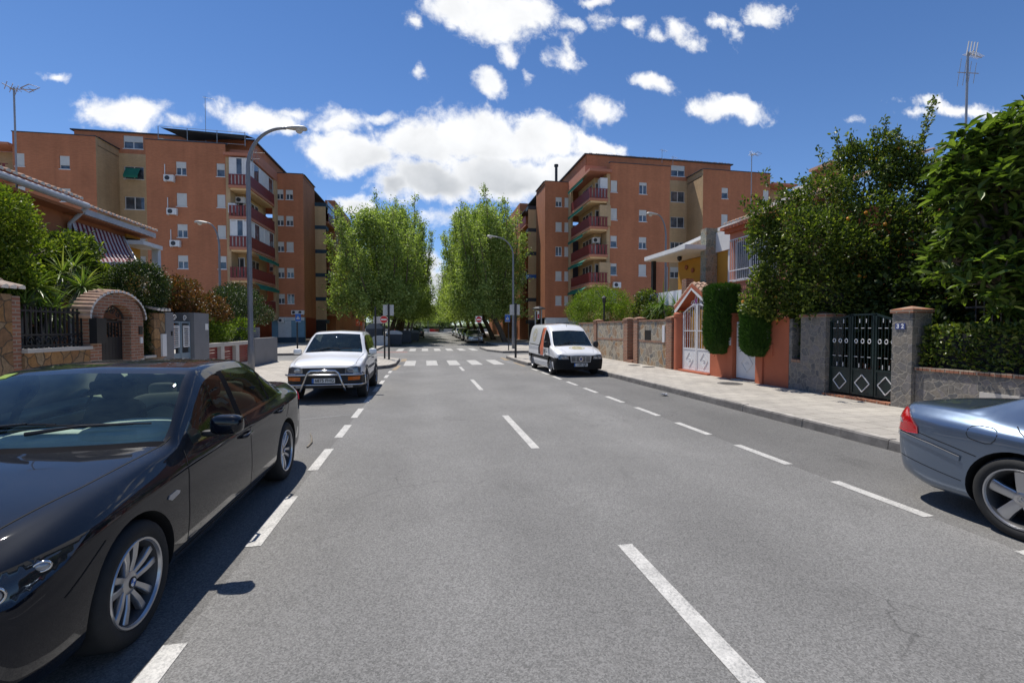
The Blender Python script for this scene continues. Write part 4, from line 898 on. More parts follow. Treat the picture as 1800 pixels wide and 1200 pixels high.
# ================================================================== HOUSES, RIGHT SIDE
def tiles_slope(mb, P0, along, up, n, rows, w, L, m=0, r=.075):
    """clay half-round tiles; P0 corner, `along` unit vector along the eave, `up` unit vector up the slope"""
    P0, along, up = Vector(P0), Vector(along), Vector(up); nn = along.cross(up).normalized()
    if nn.z < 0: nn = -nn
    rj = random.Random(int(P0.x*10+P0.y*7))
    for i in range(n):
        for j in range(rows):
            c0 = P0+along*(i*w)+up*(j*L)+nn*(.035+rj.uniform(0, .012)); c1 = c0+up*(L*1.12)-nn*.02; V = []; j0 = rj.uniform(-.01, .01)
            for q, (c, rr) in enumerate(((c0, r), (c1, r*.82))):
                for a in range(7): an = math.pi*a/6; V.append(c+along*(rr*math.cos(an)+j0)+nn*(rr*math.sin(an)))
            mb.add(V, [(a, a+1, a+8, a+7) for a in range(6)], m); mb.add(V[:7], [(0, 1, 2, 3, 4, 5, 6)], 1 if j == 0 else 0)
# yellow porch house
h = thing('porch_house', 'yellow house with a white flat porch canopy and a stone pier', 'house', (13, 18.5, ZB))
mb = MB(); mb.box((12.5, 17.9, ZB), (20, 21.2, 5.0)); mb.box((12.3, 16.5, ZB), (20, 17.89, 5.25)); mb.build('wall', 'render_yellow', h)
mb = MB(); z = zX(1131, 458.7, 10.8); mb.box((10.8, 17.8, z-.05), (12.499, 21.4, z+.10)); mb.box((12.5, 17.8, 5.05), (13.2, 21.4, z+.10)); mb.box((10.78, 17.78, z-.02), (10.799, 21.42, z+.16)); mb.box((10.8, 17.76, z-.02), (12.29, 17.779, z+.16)); mb.build('canopy', 'render_white', h)
z4, z5 = zX(1240, 440, 12.2), 5.9
mb = MB(); mb.box((12.2, 16.3, 4.92), (12.29, 17.85, 5.75)); mb.build('fascia', 'render_white', h)
# sloping roof with white barge edge
pa, pb, pc = PX(1186, 439, 12.6), PX(1312, 382, 12.6), PX(1385, 350, 12.6)
mb = MB(); mb.bar(pa, pc, .16, .14); mb.build('barge_board', 'render_white', h)
mb = MB(); d = Vector((7, 0, 0)); mb.add([pa-Vector((0, 0, .09)), pc-Vector((0, 0, .09)), pc+d-Vector((0, 0, .09)), pa+d-Vector((0, 0, .09))], [(0, 1, 2, 3)]); mb.add([pa-Vector((0, 0, .09)), pc-Vector((0, 0, .09)), (12.6, pc.y, 5.2), (12.6, pa.y, 5.2)], [(0, 1, 2, 3)]); mb.build('roof', 'tile_roof', h)
mb = MB(); mb.box((11.75, 17.75, ZB), (12.28, 18.15, 5.95)); mb.build('stone_pier', 'stone_green', h)
mb = MB(); mb.box((12.44, 18.3, 2.5), (12.499, 19.0, 4.45)); mb.build('door', 'dark_interior', h)
for (a, b) in ((1206, 470), (1217, 475)):
    p = PX(a, b, 12.45); mb = MB(); mb.lathe([(.001, -.05), (.11, -.03), (.12, 0), (.10, .03), (.001, .04)], (12.46, p.y, p.z), 10, axis='X'); mb.build('wall_plaque', 'terracotta_pot', h)
mb = MB(); p = PX(1194.5, 452, 11.6); mb.lathe([(.001, -.2), (.09, -.14), (.12, 0), (.07, .02), (.03, .1), (.02, .2)], (p.x, p.y, p.z), 8); mb.build('porch_lamp', 'dark_iron', h)
mb = MB(); p = PX(1149, 480, 11.2); mb.box((p.x-.09, p.y-.09, 2.2), (p.x+.09, p.y+.09, 5.02)); mb.build('porch_post', 'dark_iron', h)
mb = MB(); mb.box((12.25, 16.9, 2.9), (12.299, 17.0, 4.9)); mb.build('white_jamb', 'render_white', h)
# terrace wall, railings and laundry of the porch
t = thing('terrace', 'raised terrace with brick piers in front of the yellow porch house', 'terrace', (11, 19, ZB)); mb = MB(); mb.box((10.9, 16.2, ZB), (12.28, 21.8, 2.45)); mb.build('terrace_wall', 'render_yellow', t)
mb = MB(); p = PX(1206, 500, 10.95); mb.box((10.85, p.y-.17, 2.46), (11.2, p.y+.17, zX(1206, 490, 10.9))); mb.build('pier', 'brick_pillar', t)
mb = MB(); q = PX(1136, 505, 10.95); mb.box((10.85, q.y-.17, 2.46), (11.15, q.y+.17, 3.6)); mb.build('pier', 'brick_pillar', t); mb = MB(); mb.bar((10.95, p.y+.17, 3.3), (10.95, q.y-.17, 3.3), .05); mb.bar((10.95, p.y-.17, 3.3), (10.95, 16.3, 3.3), .05)
for k in range(24): yy = p.y+.2+k*(q.y-p.y-.4)/24; mb.bar((10.95, yy, 2.46), (10.95, yy, 3.3), .02)
mb.build('railing', 'white_metal', t)
def cloth(name, y0, y1, z0, z1, mat, label, x=10.9):
    V = []; F = []; n, m = 24, 8; r = random.Random(int(y0*10))
    for i in range(n+1):
        for j in range(m+1):
            u, v = i/n, j/m; yy = y0+(y1-y0)*u; V.append((x-.04-.05*v*math.sin(u*19+r.random()*.3)-.02*v*math.sin(u*41), yy, z1-(z1-z0)*v*(1+.08*math.sin(u*9))))
    for i in range(n):
        for j in range(m): a = i*(m+1)+j; F.append((a, a+1, a+m+2, a+m+1))
    return tag(mk(name, V, F, mat, None, True), label, 'laundry')
cloth('hanging_sheet', p.y+.2, p.y+2.2, 2.7, 3.36, 'white_cloth', 'white sheet hung over the terrace railing of the porch house'); cloth('hanging_towel', p.y+2.25, p.y+3.3, 2.85, 3.36, 'blue_cloth', 'blue towel hung at the far end of the terrace railing'); cloth('hanging_towel', p.y-1.0, p.y-.2, 2.6, 3.36, 'purple_cloth', 'purple towel hung beside the brick pier of the terrace')
# salmon house with the white window grille
h = thing('salmon_house', 'salmon house with a large white window grille behind the orange tree', 'house', (14, 12, ZB)); X0 = 11.7
fr = lambda u, z, d: (X0+d, u, z); mb = MB(); yw0, yw1 = YX(1345, X0), YX(1289, X0); zw1, zw0 = zX(1289, 425, X0), zX(1289, 493, X0)
yc = YX(1281, X0); ze = zX(1281, 407, X0)
YN = 11.9; wallgrid(mb, fr, YN, yc, ZB, ze, [(yw0-.6, yw1, zw0, zw1)], .2); mb.box((X0+.001, yc-.001, ZB), (X0+7, yc+.001, ze)); mb.box((X0, YN-.01, ZB), (X0+7, YN, ze)); mb.build('wall', 'render_salmon', h)
w_ = window(h, fr, yw0-.6, yw1, zw0, zw1, 'open', 3, grille=False)
mb = MB(); n = 22
for k in range(n+1): yy = yw0-.65+(yw1-yw0+.7)*k/n; mb.tube([(X0-.16, yy, zw0-.02), (X0-.16, yy, zw1+.03)], .011, 5)
for zz in (zw0-.02, zw0+.35, zw1+.03): mb.bar((X0-.16, yw0-.65, zz), (X0-.16, yw1+.05, zz), .035)
for yy in (yw0-.65, yw1+.05):
    for zz in (zw0, zw1): mb.bar((X0-.16, yy, zz), (X0, yy, zz), .03)
mb.build('window_grille', 'white_metal', h)
mb = MB(); mb.box((X0-.35, YN-.2, ze), (X0+.1, yc+.12, ze+.12)); mb.box((X0-.2, YN-.2, ze-.12), (X0-.001, yc+.06, ze-.001)); mb.build('cornice', 'render_terracotta', h)
mb = MB(); up = Vector((1, 0, .38)).normalized(); tiles_slope(mb, (X0-.38, YN-.1, ze+.13), (0, 1, 0), up, int((yc+.2-YN)/.19), 12, .19, .38); mb.build('roof_tiles', ['tile_clay', 'tile_white'], h)
mb = MB(); a = Vector((X0-.36, YN-.2, ze+.13)); b = Vector((X0-.36, yc+.12, ze+.13)); mb.add([a, b, b+up*5, a+up*5], [(0, 1, 2, 3)]); mb.add([(X0, yc, ze), (X0+4.6, yc, ze), (X0+4.6, yc, ze+1.75)], [(0, 1, 2)]); mb.build('roof', 'tile_roof', h)
# taller house behind the orange tree
h = thing('tall_house', 'house with a tiled roof and small orange chimney rising behind the orange tree', 'house', (16, 7, ZB))
e0 = PX(1700, 275, 13.); X1 = 13.; ze = e0.z; ya, yb = 2.0, YX(1600, 13.)
mb = MB(); mb.box((X1+.4, ya, ZB), (X1+8, yb-.3, ze)); mb.build('wall', 'render_ochre', h)
mb = MB(); mb.tube([(X1-.05, ya, ze-.04), (X1-.05, yb, ze-.04)], .07, 8); mb.build('gutter', 'gutter_grey', h)
mb = MB(); tiles_slope(mb, (X1, ya, ze+.02), (0, 1, 0), (Vector((1, 0, .42))).normalized(), int((yb-ya)/.19), 11, .19, .38); mb.build('roof_tiles', ['tile_clay', 'tile_white'], h)
mb = MB(); u_ = Vector((1, 0, .42)).normalized(); a = Vector((X1, ya, ze)); b = Vector((X1, yb, ze)); mb.add([a, b, b+u_*4.6, a+u_*4.6], [(0, 1, 2, 3)]); mb.add([b, b+u_*4.6, (b.x+4.2, b.y, ze-1)], [(0, 1, 2)]); mb.build('roof', 'tile_roof', h)
q0 = PY(1460, 330, 13.5); q1 = PY(1482, 290, 13.5); mb = MB(); mb.box((q0.x, 13.5, 4.5), (q1.x, 14.3, q1.z)); mb.build('chimney', 'render_ochre', h)
mb = MB(); mb.box((q0.x-.06, 13.44, q1.z+.001), (q1.x+.06, 14.36, q1.z+.1)); mb.build('chimney_cap', 'tile_clay', h)
mb = MB(); q0 = PY(1431, 345, 14); q1 = PY(1461, 319, 14); mb.box((q0.x, 14.31, 4.5), (q1.x, 15., q1.z)); mb.build('roof_turret', 'render_white', h)

# ================================================================== LEFT SIDE: WALL, ARCH, HOUSE
LX = -6.9
def L(x): return YX(x, LX)
def lz(x, y): return zX(x, y, LX)
SO = 'stone_ochre'
t = thing('stone_pillar', 'tall ochre stone pillar with clay tile cap at the left edge', 'gate pillar', (LX, L(10), ZB)); ya, yb = L(0)-3.5, L(22)
mb = MB(); mb.box((LX-.5, ya, ZB), (LX, yb, 2.28)); mb.build('shaft', SO, t); mb = MB(); mb.box((LX-.46, yb+.001, ZB), (LX-.04, yb+.22, 2.26)); mb.build('brick_edge', 'brick_pillar', t)
mb = MB(); tiles_slope(mb, (LX+.14, ya, 2.33), (0, 1, 0), Vector((-1, 0, .35)).normalized(), int((yb+.3-ya)/.17), 2, .17, .34, r=.07); mb.build('roof_tiles', ['tile_end', 'tile_white'], t)
t = thing('stone_wall', 'low ochre stone wall with a pale sill carrying the black iron fence', 'wall', (LX, L(100), ZB)); mb = MB(); ya, yb = L(22)+.23, L(158); mb.box((LX-.35, ya, ZB), (LX, yb, 1.26)); mb.build('wall_panel', SO, t)
mb = MB(); mb.box((LX-.4, ya, 1.261), (LX+.05, yb, 1.33)); mb.build('sill', 'concrete_pale', t)
t = thing('iron_fence', 'black iron bar fence on the low ochre wall', 'fence', (LX-.15, (ya+yb)/2, 1.33)); mb = MB(); n = int((yb-ya)/.115)
for k in range(n+1): y = ya+(yb-ya)*k/n; mb.bar((LX-.15, y, 1.33), (LX-.15, y, 2.1), .028)
mb.build('bars', 'dark_iron', t); mb = MB()
for z in (1.38, 1.58, 2.02): mb.bar((LX-.15, ya, z), (LX-.15, yb, z), .035)
mb.build('rail', 'dark_iron', t); mb = MB()
for k in range(int((yb-ya)/.2)): scroll(mb, ya+.1+k*.2, 1.48, 1 if k % 2 else -1, .075, 1.2, x=LX-.13)
mb.build('scrollwork', 'dark_iron', t)
# brick arch
t = thing('brick_archway', 'round brick archway topped with a curve of clay tiles', 'archway', (LX, L(203), ZB)); pa, pb, pc, pd = L(158), L(178), L(230), L(252)
r_o = (pd-pa)/2; cyy = (pa+pd)/2; r_i = (pc-pb)/2; zs = 1.92; mb = MB(); H = zX(203, 508, LX)
mb.box((LX-.28, pa, ZB), (LX, pb, zs)); mb.box((LX-.28, pc, ZB), (LX, pd, zs))
N = 18; ry = H-.12-zs
for k in range(N):
    a0, a1 = math.pi*k/N, math.pi*(k+1)/N; V = []
    for xx in (LX-.28, LX):
        for a in (a0, a1): V += [(xx, cyy+r_i*math.cos(a), zs+(ry-.22)*math.sin(a)), (xx, cyy+r_o*math.cos(a), zs+ry*math.sin(a))]
    mb.add(V, [(4, 5, 7, 6), (0, 2, 3, 1), (0, 4, 6, 2), (1, 3, 7, 5)])
mb.build('brick_arch', 'brick_pillar', t)
mb = MB()
for k in range(21):
    a = math.pi*(.5+k)/21; c = Vector((LX+.05, cyy+(r_o+.0)*math.cos(a), zs+(ry+.03)*math.sin(a))); tn = Vector((0, -math.sin(a)*r_o, math.cos(a)*ry)).normalized(); nn = Vector((0, math.cos(a), math.sin(a)))
    for q, dd in ((0, Vector((-1, 0, 0))),):
        V = []
        for cc, rr in ((c, .062), (c+dd*.36+nn*.03, .052)):
            for i in range(7): an = math.pi*i/6; V.append(cc+tn*(rr*math.cos(an))+nn*(rr*math.sin(an)+.01))
        mb.add(V, [(i, i+1, i+8, i+7) for i in range(6)]); mb.add(V[:7], [(0, 1, 2, 3, 4, 5, 6)], 1)
mb.build('roof_tiles', ['tile_clay', 'tile_white'], t)
mb = MB(); mb.box((LX, pa-.02, 1.38), (LX+.14, pa+.28, 1.92)); tag(mb.build('mailbox', 'dark_iron', None), 'large black mailbox on the left pier of the brick archway', 'mailbox')
mb = MB(); mb.box((LX+.001, pd-.2, 1.55), (LX+.02, pd-.06, 1.75)); mb.build('name_plate', 'sign_black', t); mb = MB(); mb.box((LX+.001, pd-.16, 1.33), (LX+.03, pd-.08, 1.48)); mb.build('doorbell', 'white_metal', t)
t = thing('iron_gate', 'black iron gate with scrolled arch inside the brick archway', 'gate', (LX-.2, cyy, ZB)); mb = MB(); n = 9
for k in range(n+1):
    y = pb+(pc-pb)*k/n; mb.bar((LX-.2, y, ZB+.05), (LX-.2, y, 1.85), .025)
for z in (.25, 1.85): mb.bar((LX-.2, pb, z), (LX-.2, pc, z), .04)
mb.box((LX-.21, pb, .25), (LX-.19, pc, 1.5)); mb.build('gate_leaf', 'dark_iron', t); mb = MB()
for k in range(5): scroll(mb, pb+.12+k*(pc-pb-.24)/4, 1.98+.14*math.sin(math.pi*(k+.5)/5), 1, .09, 1.5, x=LX-.2)
mb.tube([(LX-.2, cyy+(r_i-.02)*math.cos(a*math.pi/12), zs+(ry-.25)*math.sin(a*math.pi/12)) for a in range(13)], .02, 6); mb.build('scrollwork', 'dark_iron', t)
# hedge gap, brick pillar with tile cap
t = thing('stone_wall', 'short ochre wall with pale sill under the tall clipped hedge', 'wall', (LX, L(262), ZB)); mb = MB(); mb.box((LX-.35, pd+.001, ZB), (LX, L(271), .95)); mb.build('wall_panel', SO, t); mb = MB(); mb.box((LX-.38, pd+.002, .951), (LX+.04, L(271), 1.01)); mb.build('sill', 'concrete_pale', t)
t = thing('stone_pillar', 'ochre stone pillar with a small tile cap and white meter box', 'gate pillar', (LX, L(280), ZB)); ya, yb = L(271)+.001, L(290); mb = MB(); mb.box((LX-.4, ya, ZB), (LX, yb, 2.1)); mb.build('shaft', SO, t)
mb = MB(); tiles_slope(mb, (LX+.1, ya, 2.12), (0, 1, 0), Vector((-1, 0, .3)).normalized(), 4, 2, .17, .3, r=.07); mb.build('roof_tiles', ['tile_end', 'tile_white'], t)
mb = MB(); mb.box((LX+.001, L(282), .95), (LX+.05, L(289), 1.55)); mb.build('meter_box', 'white_metal', t)
# grey wall, blue-grey gate, low panel wall
t = thing('grey_wall', 'plain grey rendered pier left of the blue-grey gate', 'wall', (LX, L(300), ZB)); mb = MB(); mb.box((LX-.35, L(290)+.001, ZB), (LX+.02, L(304), 2.14)); mb.build('pier', 'render_grey', t); mb = MB(); mb.box((LX+.021, L(299), 1.5), (LX+.04, L(301), 1.62)); mb.build('bell', 'dark_iron', t)
t = thing('metal_gate', 'blue-grey metal gate with white mesh panels', 'gate', (LX-.1, L(320), ZB)); ya, yb = L(304)+.02, L(340)-.02; ym = (ya+yb)/2
for (a, b) in ((ya, ym-.01), (ym+.01, yb)):
    mb = MB(); mb.box((LX-.12, a, ZB+.05), (LX-.08, b, .98)); mb.box((LX-.12, a, .981), (LX-.08, a+.06, 1.9)); mb.box((LX-.12, b-.06, .981), (LX-.08, b, 1.9)); mb.box((LX-.12, a+.06, 1.86), (LX-.08, b-.06, 1.9)); lf = mb.build('gate_leaf', 'blue_grey_metal', t)
    mb = MB(); F_ = lambda u, z, d: (LX-.075+d, u, z); fbox(mb, F_, a+.1, b-.1, 1.15, 1.19, 0, .02); fbox(mb, F_, a+.1, b-.1, 1.74, 1.78, 0, .02); fbox(mb, F_, a+.1, a+.14, 1.19, 1.74, 0, .02); fbox(mb, F_, b-.14, b-.1, 1.19, 1.74, 0, .02)
    for k in range(9): fbox(mb, F_, a+.14, b-.14, 1.22+k*.06, 1.245+k*.06, .002, .012)
    mb.build('mesh_panel', 'white_metal', lf)
    mb = MB(); scroll(mb, (a+b)/2, 2.0, 1, .1, 1.3, x=LX-.1); mb.build('scrollwork', 'white_metal', lf)
t = thing('grey_wall', 'broad grey rendered pier between the blue-grey gate and the low panel wall', 'wall', (LX, L(352), ZB)); mb = MB(); mb.box((LX-.5, L(340), ZB), (LX+.02, L(366), 2.18)); mb.build('pier', 'render_grey', t); mb = MB(); mb.box((LX+.021, L(362)-.1, 1.65), (LX+.03, L(362)+.1, 1.85)); mb.build('name_plate', 'sign_white', t)
t = thing('panel_wall', 'low pale wall with three maroon panels and a solid grey end', 'wall', (LX, L(420), ZB)); ys = [L(366)+.001, L(388), L(394), L(414), L(420), L(444)]; mb = MB(); zt = 1.2
mb.box((LX-.2, ys[0], zt-.13), (LX, L(446), zt)); mb.box((LX-.2, ys[0], ZB), (LX, L(446), .38))
for a, b in ((ys[1], ys[2]), (ys[3], ys[4]), (ys[5]-.15, L(446))): mb.box((LX-.2, a, .381), (LX, b, zt-.131))
mb.build('frame', 'concrete_pale', t); mb = MB(); mb.box((LX-.25, L(446)+.001, ZB), (LX+.03, L(486), 1.28)); mb.build('end_wall', 'render_grey', t)
for a, b in ((ys[0], ys[1]), (ys[2], ys[3]), (ys[4], ys[5]-.15)):
    mb = MB(); n = 7
    for k in range(n): mb.box((LX-.14, a, .385+k*.098), (LX-.12, b, .385+k*.098+.088))
    mb.build('panel', 'maroon_rail', t)
t = thing('grey_screen', 'grey screen panels on a dark post above the solid end of the panel wall', 'fence', (LX-.8, L(465), ZB)); mb = MB(); mb.box((LX-.8, L(446), ZB), (LX-.76, L(480)+.6, 1.75)); mb.build('panel', 'render_grey', t); mb = MB(); mb.box((LX-.75, L(462), ZB), (LX-.70, L(462)+.07, 1.85)); mb.build('post', 'dark_iron', t)
# house with striped awning
HX = -10.4; h = thing('awning_house', 'ochre house with clay tile eaves and a striped awning', 'house', (HX, 16, ZB)); yE = YX(250, HX); yM = YX(117, HX); ze = zX(200, 392, HX)
mb = MB(); mb.box((HX-8, 4, ZB), (HX, yE-.9, ze-.18)); mb.build('wall', 'render_ochre', h); mb = MB(); mb.box((HX-6, yE-.899, ZB), (HX+.05, yE-.1, ze-.2)); mb.build('yellow_bay', 'render_yellow', h)
up = Vector((-1, 0, .36)).normalized(); mb = MB(); tiles_slope(mb, (HX+.55, yM+.1, ze), (0, 1, 0), up, int((yE+.2-yM)/.2), 7, .2, .4); tiles_slope(mb, (HX+.62, 6, ze+.12), (0, 1, 0), up, int((yM+.05-6)/.2), 7, .2, .4); mb.build('roof_tiles', ['tile_clay', 'tile_white'], h)
mb = MB(); a = Vector((HX+.5, yM+.1, ze-.01)); b = Vector((HX+.5, yE+.1, ze-.01)); mb.add([a, b, b+up*6, a+up*6], [(0, 1, 2, 3)]); a = Vector((HX+.6, 4, ze+.1)); b = Vector((HX+.6, yM+.05, ze+.1)); mb.add([a, b, b+up*6, a+up*6], [(0, 1, 2, 3)])
mb.box((HX, 4, ze-.2), (HX+.5, yM, ze-.12)); mb.box((HX, yM+.001, ze-.24), (HX+.42, yE, ze-.18)); mb.build('roof', 'render_ochre', h)
mb = MB(); mb.tube([(HX+.62, 4, ze+.02), (HX+.62, yM, ze+.02)], .09, 10); mb.tube([(HX+.60, yM, ze+.0), (HX+.35, yM+.05, ze-.25), (HX+.12, yM+.05, ze-.5), (HX+.1, yM+.05, .3)], .055, 8); mb.build('gutter', 'gutter_grey', h)
mb = MB(); mb.box((HX+.43, yM+.1, ze-.2), (HX+.5, yE+.05, ze-.03)); mb.build('fascia', 'gutter_grey', h)
mb = MB(); ya, yb = YX(122, HX)+.25, YX(222, HX); mb.box((HX+.001, ya, 2.6), (HX+.03, yb-.2, ze-.45)); mb.build('window', 'dark_interior', h)
A = PX(125, 388, HX+.12); B = PX(217, 416, HX+.12); C_ = PX(242, 462, HX+1.05); D_ = PX(150, 462, HX+1.05)
n = 11; V = []; uv = []; F = []
for i in range(n+1):
    u = i/n
    for j, (P_, Q_) in enumerate(((A, D_), (B, C_))): pass
for i in range(2):
    for j in range(5):
        v = j/4; P_ = A.lerp(D_, v) if i == 0 else B.lerp(C_, v); P_ = P_-Vector((0, 0, .10*math.sin(v*math.pi))); V.append(P_); uv.append((i*13., v))
F = [(j, j+1, j+6, j+5) for j in range(4)]
V += [D_-Vector((0, 0, .22)), C_-Vector((0, 0, .22))]; uv += [(0, 1.2), (13, 1.2)]; F.append((4, 10, 11, 9)); mk('awning', V, F, 'awning_stripe', h, uv=uv)
mb = MB(); mb.bar(D_, C_, .05); mb.bar(A+(B-A)*.02, D_, .03); mb.bar(B, C_, .03); mb.build('awning_arm', 'white_metal', h)
# next house: small white canopy on a post
h = thing('side_canopy', 'small white porch canopy on a pale post beyond the awning house', 'canopy', (-10, 20.5, ZB)); q = PX(286, 437, -9.6); q2 = PX(252, 432, -9.6); mb = MB(); z = q.z
mb.box((-12.5, q2.y, z-.06), (-9.6, q.y, z+.08)); mb.build('roof', 'render_white', h); mb = MB(); mb.add([(-12.5, q2.y, z+.5), (-12.5, q.y, z+.5), (-9.6, q.y, z+.085), (-9.6, q2.y, z+.085)], [(0, 1, 2, 3)]); mb.build('roof_slope', 'tile_clay', h)
mb = MB(); q3 = PX(276, 455, -9.8); mb.box((-9.92, q3.y-.1, ZB), (-9.72, q3.y+.1, z-.061)); mb.build('post', 'render_bluewhite', h)

# ================================================================== LAMPS, SIGNS, ANTENNAS
def lamp(x, y, sx, H, arm, label, s=1., z0=.14):
    t = thing('street_lamp', label, 'street lamp', (x, y, z0)); mb = MB(); 
    mb.lathe([(.13*s, 0), (.13*s, .04), (.11*s, .05)], (x, y, z0), 14); hb = 1.35; arc_ = [(x+sx*arm*(1-math.cos(a)), y, H-hb+(hb+.05)*math.sin(a)) for a in [k*math.pi/28 for k in range(1, 15)]]; pts = [(x, y, z0), (x, y, z0+.9), (x, y, z0+.95), (x, y, z0+3), (x, y, H-hb-1.), (x, y, H-hb)]+arc_; mb.tube(pts, [.105*s, .10*s, .085*s, .078*s, .068*s, .062*s]+[.058*s-.0012*k for k in range(14)], 12); mb.build('pole', 'lamp_grey', t, smooth=True)
    ex = x+sx*arm; mb = MB(); N = 12
    prof = [(-.06, .035, .04), (.05, .055, .07), (.22, .11, .10), (.42, .14, .12), (.60, .13, .11), (.68, .06, .06)]
    V = []
    for (d, w, hh) in prof:
        for k in range(N): a = 2*math.pi*k/N; V.append((ex+sx*d, y+w*math.cos(a), H+.05+.02*d+(hh*math.sin(a) if math.sin(a) > 0 else hh*.35*math.sin(a))))
    F = [(i*N+k, i*N+(k+1) % N, (i+1)*N+(k+1) % N, (i+1)*N+k) for i in range(len(prof)-1) for k in range(N)]+[tuple(range(N)), tuple((len(prof)-1)*N+k for k in range(N))]
    mb.add(V, F); hd = mb.build('lamp_head', 'lamp_hood', t, smooth=True); mb = MB(); mb.lathe([(.001, -.13), (.07, -.115), (.115, -.06), (.125, .02)], (ex+sx*.42, y, H+.04), 12); mb.build('glass_bowl', 'concrete_pale', hd, smooth=True)
    mb = MB(); mb.box((x-.05, y-.107*s, z0+.35), (x+.05, y-.08*s, z0+.65)); mb.build('service_door', 'lamp_grey', t)
GL = 'street lamps'
y = 17.2; x = XY(440.5, y); lamp(x, y, 1, zY(470, 226, y), 1.22, 'tall grey street lamp at the left pavement, arm reaching over the street', 1.05)
y = 35.; x = XY(902, y); lamp(x, y, -1, zY(880, 418, y), 1.35, 'street lamp before the right avenue trees behind the double panel sign')
y = 30.; x = XY(388, y); lamp(x, y, -1, zY(375, 397, y)+.1, .6, 'smaller street lamp in front of the left brick block', .9)
y = 26.5; x = XY(1169, y); lamp(x, y, -1, zY(1155, 380, y)+.05, .62, 'street lamp in front of the right brick block behind the porch canopy', .9)
def post(mb, x, y, z0, z1, r=.045): mb.tube([(x, y, z0), (x, y, z1)], r, 10)
def roundsign(t, x, y, z, r):
    mb = MB(); mb.lathe([(.001, 0), (r, 0), (r, .02), (.001, .02)], (x, y-.065, z), 28, axis='Y'); s = mb.build('sign_disc', 'sign_red', t)
    mb = MB(); mb.lathe([(r*.93, -.003), (r*1., -.003), (r*1., -.0005), (r*.93, -.0005)], (x, y-.065, z), 28, axis='Y', closed=True); mb.box((x-r*.72, y-.071, z-r*.17), (x+r*.72, y-.066, z+r*.17)); mb.build('white_bar', 'sign_white', s)
def pedsign(t, x, y, z, w, h):
    mb = MB(); mb.box((x-w/2, y-.07, z-h/2), (x+w/2, y-.05, z+h/2)); s = mb.build('sign_plate', 'sign_blue', t); f = lambda u, v, d: (x+u*w, y-.071-d, z+v*w); mb = MB()
    fbox(mb, lambda u, v, d: (x+u, y-.0705-d, z+v), -w/2, w/2, h/2-.02, h/2, 0, .001); fbox(mb, lambda u, v, d: (x+u, y-.0705-d, z+v), -w/2, w/2, -h/2, -h/2+.02, 0, .001)
    mb.prism([(-.33, -.30), (.33, -.30), (0, .34)], f, .0, .002); mb.build('white_triangle', 'sign_white', s); mb = MB()
    mb.prism([(-.12, -.24), (-.05, -.24), (0, -.08), (.08, -.24), (.13, -.22), (.04, -.02), (.04, .08), (.1, .02), (.12, .05), (.03, .14), (-.05, .12), (-.11, .02), (-.08, 0), (-.04, .06), (-.05, -.06)], f, .003, .005); mb.lathe([(.001, 0), (w*.04, 0), (w*.04, .002), (.001, .002)], (x, y-.078, z+w*.19), 10, axis='Y'); mb.build('walker', 'sign_black', s)
# left island: three posts
p = PZ(660.5, 628.5, .14); t = thing('panel_sign', 'pale square sign seen from behind, leftmost post on the corner island', 'sign', (p.x, p.y, .14)); mb = MB(); post(mb, p.x, p.y, .14, zY(660, 539, p.y)); mb.build('post', 'dark_iron', t); a, b = PY(656, 556, p.y), PY(668, 568.5, p.y); mb = MB(); mb.box((a.x, p.y+.046, b.z), (b.x+.12, p.y+.06, a.z)); mb.build('panel', 'sign_back', t)
p = PZ(677, 630, .14); t = thing('no_entry_sign', 'no entry sign on the middle post of the corner island', 'road sign', (p.x, p.y, .14)); s_ = PY(675, 561.5, p.y); mb = MB(); post(mb, s_.x+.02, p.y, .14, s_.z+.25); mb.build('post', 'dark_iron', t); roundsign(t, s_.x, p.y, s_.z, .20)
p = PZ(683.8, 631.5, .14); t = thing('panel_sign', 'tall post with two pale panels seen from behind on the corner island', 'sign', (p.x, p.y, .14)); mb = MB(); post(mb, p.x, p.y, .14, zY(684, 534, p.y), .05); mb.build('post', 'dark_iron', t)
for (x0, x1) in ((673, 682), (683.5, 692)): a, b = PY(x0, 535.5, p.y), PY(x1, 554.5, p.y); mb = MB(); mb.box((a.x, p.y+.052, b.z), (b.x, p.y+.066, a.z)); mb.build('panel', 'sign_back', t)
p = PZ(523, 622.6, .14); t = thing('pedestrian_sign', 'blue pedestrian crossing sign before the blue shop front', 'road sign', (p.x, p.y, .14)); s_ = PY(524.5, 558, p.y); mb = MB(); post(mb, p.x, p.y, .14, s_.z+.2); mb.build('post', 'dark_iron', t); pedsign(t, s_.x, p.y, s_.z, .30, .50)
p = PZ(907, 628.8, .14); t = thing('panel_sign', 'dark post with two pale panels seen from behind, left of the white van', 'sign', (p.x, p.y, .14)); mb = MB(); post(mb, p.x-.02, p.y, .14, zY(906, 533, p.y), .06); mb.build('post', 'dark_iron', t)
for (x0, x1) in ((896.5, 904.5), (906.5, 914)): a, b = PY(x0, 535, p.y), PY(x1, 553.5, p.y); mb = MB(); mb.box((a.x, p.y+.062, b.z), (b.x, p.y+.076, a.z)); mb.build('panel', 'sign_back', t)
p = PZ(894, 615.7, .14); t = thing('pedestrian_sign', 'blue pedestrian crossing sign before the right avenue trees', 'road sign', (p.x, p.y, .14)); s_ = PY(891.8, 559, p.y); mb = MB(); post(mb, p.x, p.y, .14, s_.z+.2, .04); mb.build('post', 'dark_iron', t); pedsign(t, s_.x, p.y, s_.z, .36, .52)
